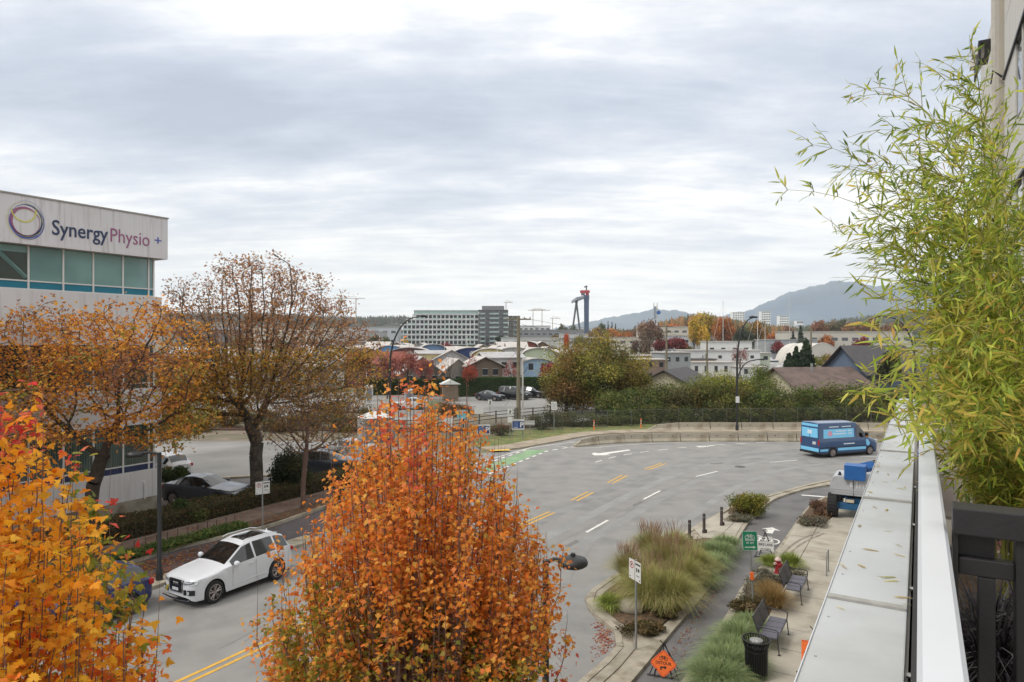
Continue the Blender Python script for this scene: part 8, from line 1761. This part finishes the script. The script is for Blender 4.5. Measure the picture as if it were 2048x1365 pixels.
# ---------------------------------------------------------------- tree belts (each tree its own thing)
yel_ = [(196, 160, 56), (180, 150, 52), (206, 172, 74)]; org = [(176, 110, 62), (160, 98, 58), (190, 126, 70)]; brn = [(140, 104, 80), (122, 96, 76), (150, 116, 88)]; grn = [(84, 92, 60), (100, 104, 66), (72, 82, 56)]; ogr = [(120, 116, 64), (136, 122, 66), (104, 104, 60)]; con = [(62, 74, 62), (74, 84, 68), (54, 64, 56)]; crm = [(140, 60, 66), (122, 56, 60), (156, 78, 76)]
T = [(1388, 330, 641, 44, 'column', yel_, 'bright yellow poplar left of the white boat works', 3400), (1408, 325, 650, 40, 'column', yel_, 'second bright yellow poplar just right of the first', 3200), (1405, 380, 627, 60, 'blob', [(170, 144, 60), (148, 130, 58), (184, 156, 66)], 'tall golden tree behind the two yellow poplars', 3400), (1446, 370, 630, 46, 'blob', org, 'orange brown tree behind the boat works roof', 3000), (1455, 390, 650, 50, 'blob', org, 'lower orange tree behind the boat works left part', 2600),
     (1487, 300, 655, 46, 'blob', [(64, 74, 60), (76, 86, 66)], 'dark green round tree behind the curved street lamp', 3000), (1515, 360, 640, 48, 'blob', [(150, 116, 62), (168, 124, 62), (128, 112, 60)], 'golden brown tree between the curved lamp and the sailboat masts', 3000), (1548, 380, 665, 50, 'blob', org, 'orange rounded tree left of the tall sailing mast', 2600), (1556, 300, 678, 34, 'blob', crm, 'crimson low tree before the orange tree', 2000), (1575, 400, 652, 36, 'blob', brn, 'brown tree just behind the tall sailing mast', 2400),
     (1601, 300, 650, 30, 'cone', con, 'tall dark conifer left of the dome shed', 3000), (1586, 310, 662, 24, 'cone', con, 'shorter dark conifer left of the tall one', 2600), (1640, 420, 638, 50, 'blob', brn, 'grey brown tree above the dome shed', 2600), (1672, 430, 634, 50, 'blob', [(118, 108, 84), (104, 100, 78)], 'grey green tree right above the dome shed', 2600), (1705, 420, 640, 46, 'blob', brn, 'brown tree over the long low pale building', 2400), (1725, 300, 672, 40, 'blob', crm, 'crimson tree right of the dome shed', 2000), (1650, 330, 668, 40, 'blob', org, 'orange low tree behind the dome shed', 2000), (1745, 400, 636, 50, 'blob', brn, 'brown tree at the left edge of the bamboo', 2400), (1790, 380, 640, 50, 'blob', brn, 'brown tree seen through the bamboo', 2000),
     (1298, 300, 640, 62, 'bare', [(138, 112, 98), (122, 102, 92), (150, 120, 100)], 'large nearly bare poplar left of the lattice mast', 3200), (1283, 200, 668, 44, 'bare', [(128, 108, 96), (112, 98, 88)], 'bare many stemmed tree behind the olive tree right side', 2600), (1352, 300, 672, 46, 'blob', crm, 'crimson tree left of the yellow poplars', 2400), (1322, 310, 676, 40, 'blob', crm, 'second crimson tree by the distant utility pole', 2200), (1370, 300, 684, 36, 'blob', ogr, 'olive shrub like tree under the yellow poplar', 2000), (1350, 520, 646, 60, 'blob', org, 'orange tree on the rise right of the lattice mast', 2600), (1385, 560, 640, 60, 'blob', brn, 'brown tree on the rise behind the golden tree', 2600), (1320, 540, 648, 56, 'blob', org, 'rusty tree on the rise left of the flat pale building', 2600),
     (1214, 190, 662, 30, 'cone', [(116, 112, 58), (100, 104, 56)], 'pointed yellowish green tree poking above the olive tree', 2800), (1160, 330, 672, 40, 'blob', ogr, 'olive tree below the gantry crane', 2400), (1133, 300, 665, 20, 'column', [(196, 92, 58), (180, 80, 56)], 'flame red narrow tree left of the gantry crane foot', 2400), (1112, 420, 670, 34, 'blob', [(150, 104, 62), (112, 104, 66)], 'orange green tree left of the flame red tree', 2200), (1190, 480, 652, 34, 'blob', brn, 'brown tree right of the gantry crane leg', 2200), (1204, 500, 645, 26, 'blob', grn, 'green round tree right of the gantry crane', 2200), (1222, 520, 655, 40, 'blob', org, 'orange tree right of the green round tree', 2200),
     (1216, 560, 641, 12, 'cone', con, 'dark slim conifer first of the group above the orange trees', 1600), (1224, 560, 643, 12, 'cone', con, 'dark slim conifer second of the group above the orange trees', 1600), (1231, 565, 646, 12, 'cone', con, 'dark slim conifer third of the group above the orange trees', 1600), (1125, 620, 646, 30, 'blob', grn, 'dark green tree left behind the crane legs', 2000), (1147, 640, 650, 26, 'blob', grn, 'dark green tree between the crane legs', 2000), (1250, 420, 662, 46, 'blob', org, 'orange tree left of the large bare poplar', 2400), (1262, 520, 655, 40, 'blob', brn, 'brown tree behind the orange tree near the bare poplar', 2200), (1283, 560, 645, 36, 'blob', grn, 'green topped tree left behind the bare poplar', 2200), (1100, 330, 690, 30, 'blob', ogr, 'olive bush tree before the white warehouse', 2000),
     (863, 400, 688, 30, 'blob', con, 'dark evergreen before the white apartments', 2000), (812, 420, 678, 24, 'column', [(200, 164, 60), (186, 150, 60)], 'yellow tree at the left foot of the white apartments', 2200), (893, 390, 684, 30, 'bare', crm, 'crimson tree before the middle of the white apartments', 2000), (925, 400, 690, 26, 'blob', con, 'dark low evergreen right of the crimson tree', 1800), (985, 400, 690, 44, 'blob', brn, 'brown tree before the grey apartments', 2200), (1003, 410, 668, 26, 'blob', con, 'dark evergreen before the grey apartments right part', 2000), (1020, 300, 694, 34, 'blob', org, 'orange red low tree right of the wooden pole', 2000), (750, 380, 668, 30, 'blob', con, 'dark evergreen left of the white apartments', 2000), (770, 380, 672, 30, 'blob', grn, 'green tree by the left corner of the white apartments', 2000), (734, 330, 678, 20, 'blob', yel_, 'small yellow tree left of the dark evergreens', 1800), (712, 340, 672, 40, 'blob', brn, 'brown tree at the right fringe of the big maple', 2000), (840, 430, 686, 30, 'blob', brn, 'brown low tree before the white apartment podium', 1800), (620, 260, 676, 50, 'blob', brn, 'brown tree behind the thin maple crown', 2000), (480, 260, 672, 60, 'blob', ogr, 'olive tree behind the maple lower boughs', 2000), (560, 250, 680, 50, 'blob', ogr, 'olive tree behind the bare street tree', 2000), (400, 240, 668, 60, 'blob', grn, 'green tree beyond the clinic corner', 2000)]
for k, (px, Y, top, w_, kind, cols, lb, nn) in enumerate(T): bgtree(px, Y, top, w_, kind, cols, lb, n=nn, leaf=.055 if kind != 'cone' else .06, seed=k % 2)
# ---------------------------------------------------------------- terrain
def ridge(name, prof, Y, depth, m, base=-5, seed=1, rough=6, nx=260, ny=14):
    """heightfield hill: prof = [(px,row)] skyline seen at depth Y"""
    px = np.linspace(prof[0][0], prof[-1][0], nx); row = np.interp(px, *zip(*prof)); X = (px - 1024) * Y / F; Hh = H - (row - 682.5) * Y / F
    v = np.linspace(-1, 1, ny); V = []; r = np.random.default_rng(seed)
    nz = sum(np.sin(px[:, None] * f + r.random() * 6 + v[None] * g) * a for f, g, a in ((.05, 3, .5), (.13, 5, .3), (.31, 8, .2), (.7, 11, .12)))
    Z = np.maximum(Hh, 1)[:, None] * (1 - np.abs(v)[None] ** 1.6) + rough * nz * (1 - v[None] ** 2) * (np.abs(v)[None] > .02)
    XX = np.repeat(X[:, None], ny, 1) * (1 + v[None] * depth / Y); YY = Y + v[None] * depth + 0 * XX
    P = np.stack([XX, YY, Z + base * (np.abs(v)[None] > .98)], 2).reshape(-1, 3); i = np.arange(nx - 1)[:, None] * ny + np.arange(ny - 1)[None]; i = i.ravel()
    o = mesh_np(name, P, np.stack([i, i + ny, i + ny + 1, i + 1], 1), m, None, smooth=True); o['kind'] = 'structure'; return o
forest = mat('forest_slope', (58, 70, 54), rough=.95, var=.3, scale=.012, c2=(78, 80, 58), c2f=.55, detail=10); mtn = mat('mountain_haze_blue', (62, 84, 108), rough=.95, var=.2, scale=.003, c2=(76, 96, 114), c2f=.55, detail=10)  # mountain slopes carry the blue of distant haze in their base colour
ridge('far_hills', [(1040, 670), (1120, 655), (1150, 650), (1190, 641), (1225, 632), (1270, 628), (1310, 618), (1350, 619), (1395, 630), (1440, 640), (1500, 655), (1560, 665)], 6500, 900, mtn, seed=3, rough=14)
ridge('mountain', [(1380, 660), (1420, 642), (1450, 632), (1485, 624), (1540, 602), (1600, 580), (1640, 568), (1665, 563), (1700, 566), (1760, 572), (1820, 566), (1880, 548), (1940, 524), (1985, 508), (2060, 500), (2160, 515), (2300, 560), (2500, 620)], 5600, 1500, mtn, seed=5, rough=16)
ridge('wooded_slope', [(1560, 676), (1600, 668), (1640, 660), (1700, 648), (1760, 642), (1850, 634), (1980, 620), (2200, 600)], 2300, 380, forest, seed=8, rough=8)
ridge('wooded_rise', [(1290, 672), (1330, 656), (1370, 650), (1420, 648), (1470, 655), (1520, 664), (1580, 668)], 700, 90, forest, seed=9, rough=2)
ridge('left_wooded_hill', [(200, 650), (340, 634), (420, 630), (520, 634), (620, 638), (700, 642), (760, 643), (800, 640), (850, 645), (900, 655), (960, 666)], 2400, 400, forest, seed=11, rough=6)
def wood(name, label, px0, px1, Y, dY, rowf, n_, hh, cols, wd=7):
    px = px0 + (px1 - px0) * rng.random(n_); yy = Y + dY * (rng.random(n_) - .5); zb = H - (np.interp(px, *zip(*rowf)) - 682.5) * Y / F * np.ones(n_); x = (px - 1024) * yy / F; h = hh * (.55 + .7 * rng.random(n_)); z0 = zb - h * .55
    A_ = []; q = np.arange(5) * 2 * np.pi / 5; V = []; 
    r0 = wd * (.4 + .4 * rng.random(n_)); base = np.stack([x[:, None] + r0[:, None] * np.cos(q), yy[:, None] + r0[:, None] * np.sin(q), np.repeat(z0[:, None], 5, 1)], 2); mid = base.copy(); mid[:, :, 2] += (h * .45)[:, None]; c = np.stack([x, yy, z0], 1)[:, None]; mid[:, :, :2] = c[:, :, :2] + (mid[:, :, :2] - c[:, :, :2]) * .75; tip = np.stack([x, yy, z0 + h], 1)[:, None]
    V = np.concatenate([base, mid, tip], 1).reshape(-1, 3); f = [(k, (k + 1) % 5, (k + 1) % 5 + 5) for k in range(5)] + [(k, (k + 1) % 5 + 5, k + 5) for k in range(5)] + [(k + 5, (k + 1) % 5 + 5, 10) for k in range(5)]
    Fo = (np.array(f)[None] + (np.arange(n_) * 11)[:, None, None]).reshape(-1, 3); o = mesh_np(name, V, Fo, leafm_far, None, np.repeat(pal(n_, cols, None, .15), 15, 0)); props(o, label, 'woods', kind='stuff'); return o
wood('distant_woods', 'distant conifer woods along the low hill on the left skyline', 200, 950, 2350, 300, [(200, 650), (340, 634), (520, 634), (700, 642), (800, 640), (850, 645), (960, 666)], 2600, 26, [(58, 68, 58), (66, 76, 62), (78, 76, 62)], 9)
wood('distant_woods', 'dark wooded slopes below the big mountain', 1560, 2150, 2250, 500, [(1560, 672), (1640, 656), (1700, 646), (1760, 640), (1980, 618), (2150, 604)], 2400, 26, [(62, 72, 60), (72, 80, 62), (92, 84, 64)], 10)
wood('distant_woods', 'autumn woods on the rise beyond the boatyard', 1290, 1580, 700, 160, [(1290, 670), (1330, 654), (1370, 646), (1420, 645), (1470, 653), (1520, 662), (1580, 666)], 900, 13, [(136, 106, 72), (118, 108, 70), (150, 112, 72), (96, 96, 66)], 5)
wood('distant_woods', 'band of mixed trees across the far shore', 980, 1900, 1150, 300, [(980, 674), (1200, 668), (1400, 666), (1600, 664), (1900, 655)], 2600, 15, [(104, 96, 72), (86, 92, 68), (128, 100, 72), (74, 84, 64)], 7)
for k in range(26):
    px = random.uniform(1570, 1770); Y = random.uniform(2000, 2350); row = random.uniform(645, 664)
    x, _ = XY(px, Y); z = H - (row - 682.5) * Y / F
    o = MB().box(-7, -5, -8, 7, 5, 4).build('hillside_house', hm('city%d' % (k % 4), cityc[k % 4]), None); o.location = (x, Y, z); props(o, 'small pale house on the wooded slope, ' + ('%s of the towers, %s' % ('just right' if px < 1640 else 'far right', 'high up' if row < 654 else 'low down')), 'house', 'pale houses on the wooded slope')
# ---------------------------------------------------------------- haze
hz = MB().box(-9200, -350, -1.5, 9200, 8200, 1050).build('haze', mat('haze_tmp', (200, 200, 200)), None); hz.data.materials.clear()
hmz = bpy.data.materials.new('haze'); hmz.use_nodes = True; n_ = hmz.node_tree.nodes; n_.clear(); pv = n_.new('ShaderNodeVolumePrincipled'); pv.inputs['Color'].default_value = (.90, .96, 1, 1); pv.inputs['Density'].default_value = .00009; pv.inputs['Anisotropy'].default_value = .0
mo = n_.new('ShaderNodeOutputMaterial'); hmz.node_tree.links.new(pv.outputs[0], mo.inputs['Volume']); hz.data.materials.append(hmz); hz['kind'] = 'stuff'; hz['label'] = 'thin pale bluish haze lying over the whole place'; hz['category'] = 'haze'
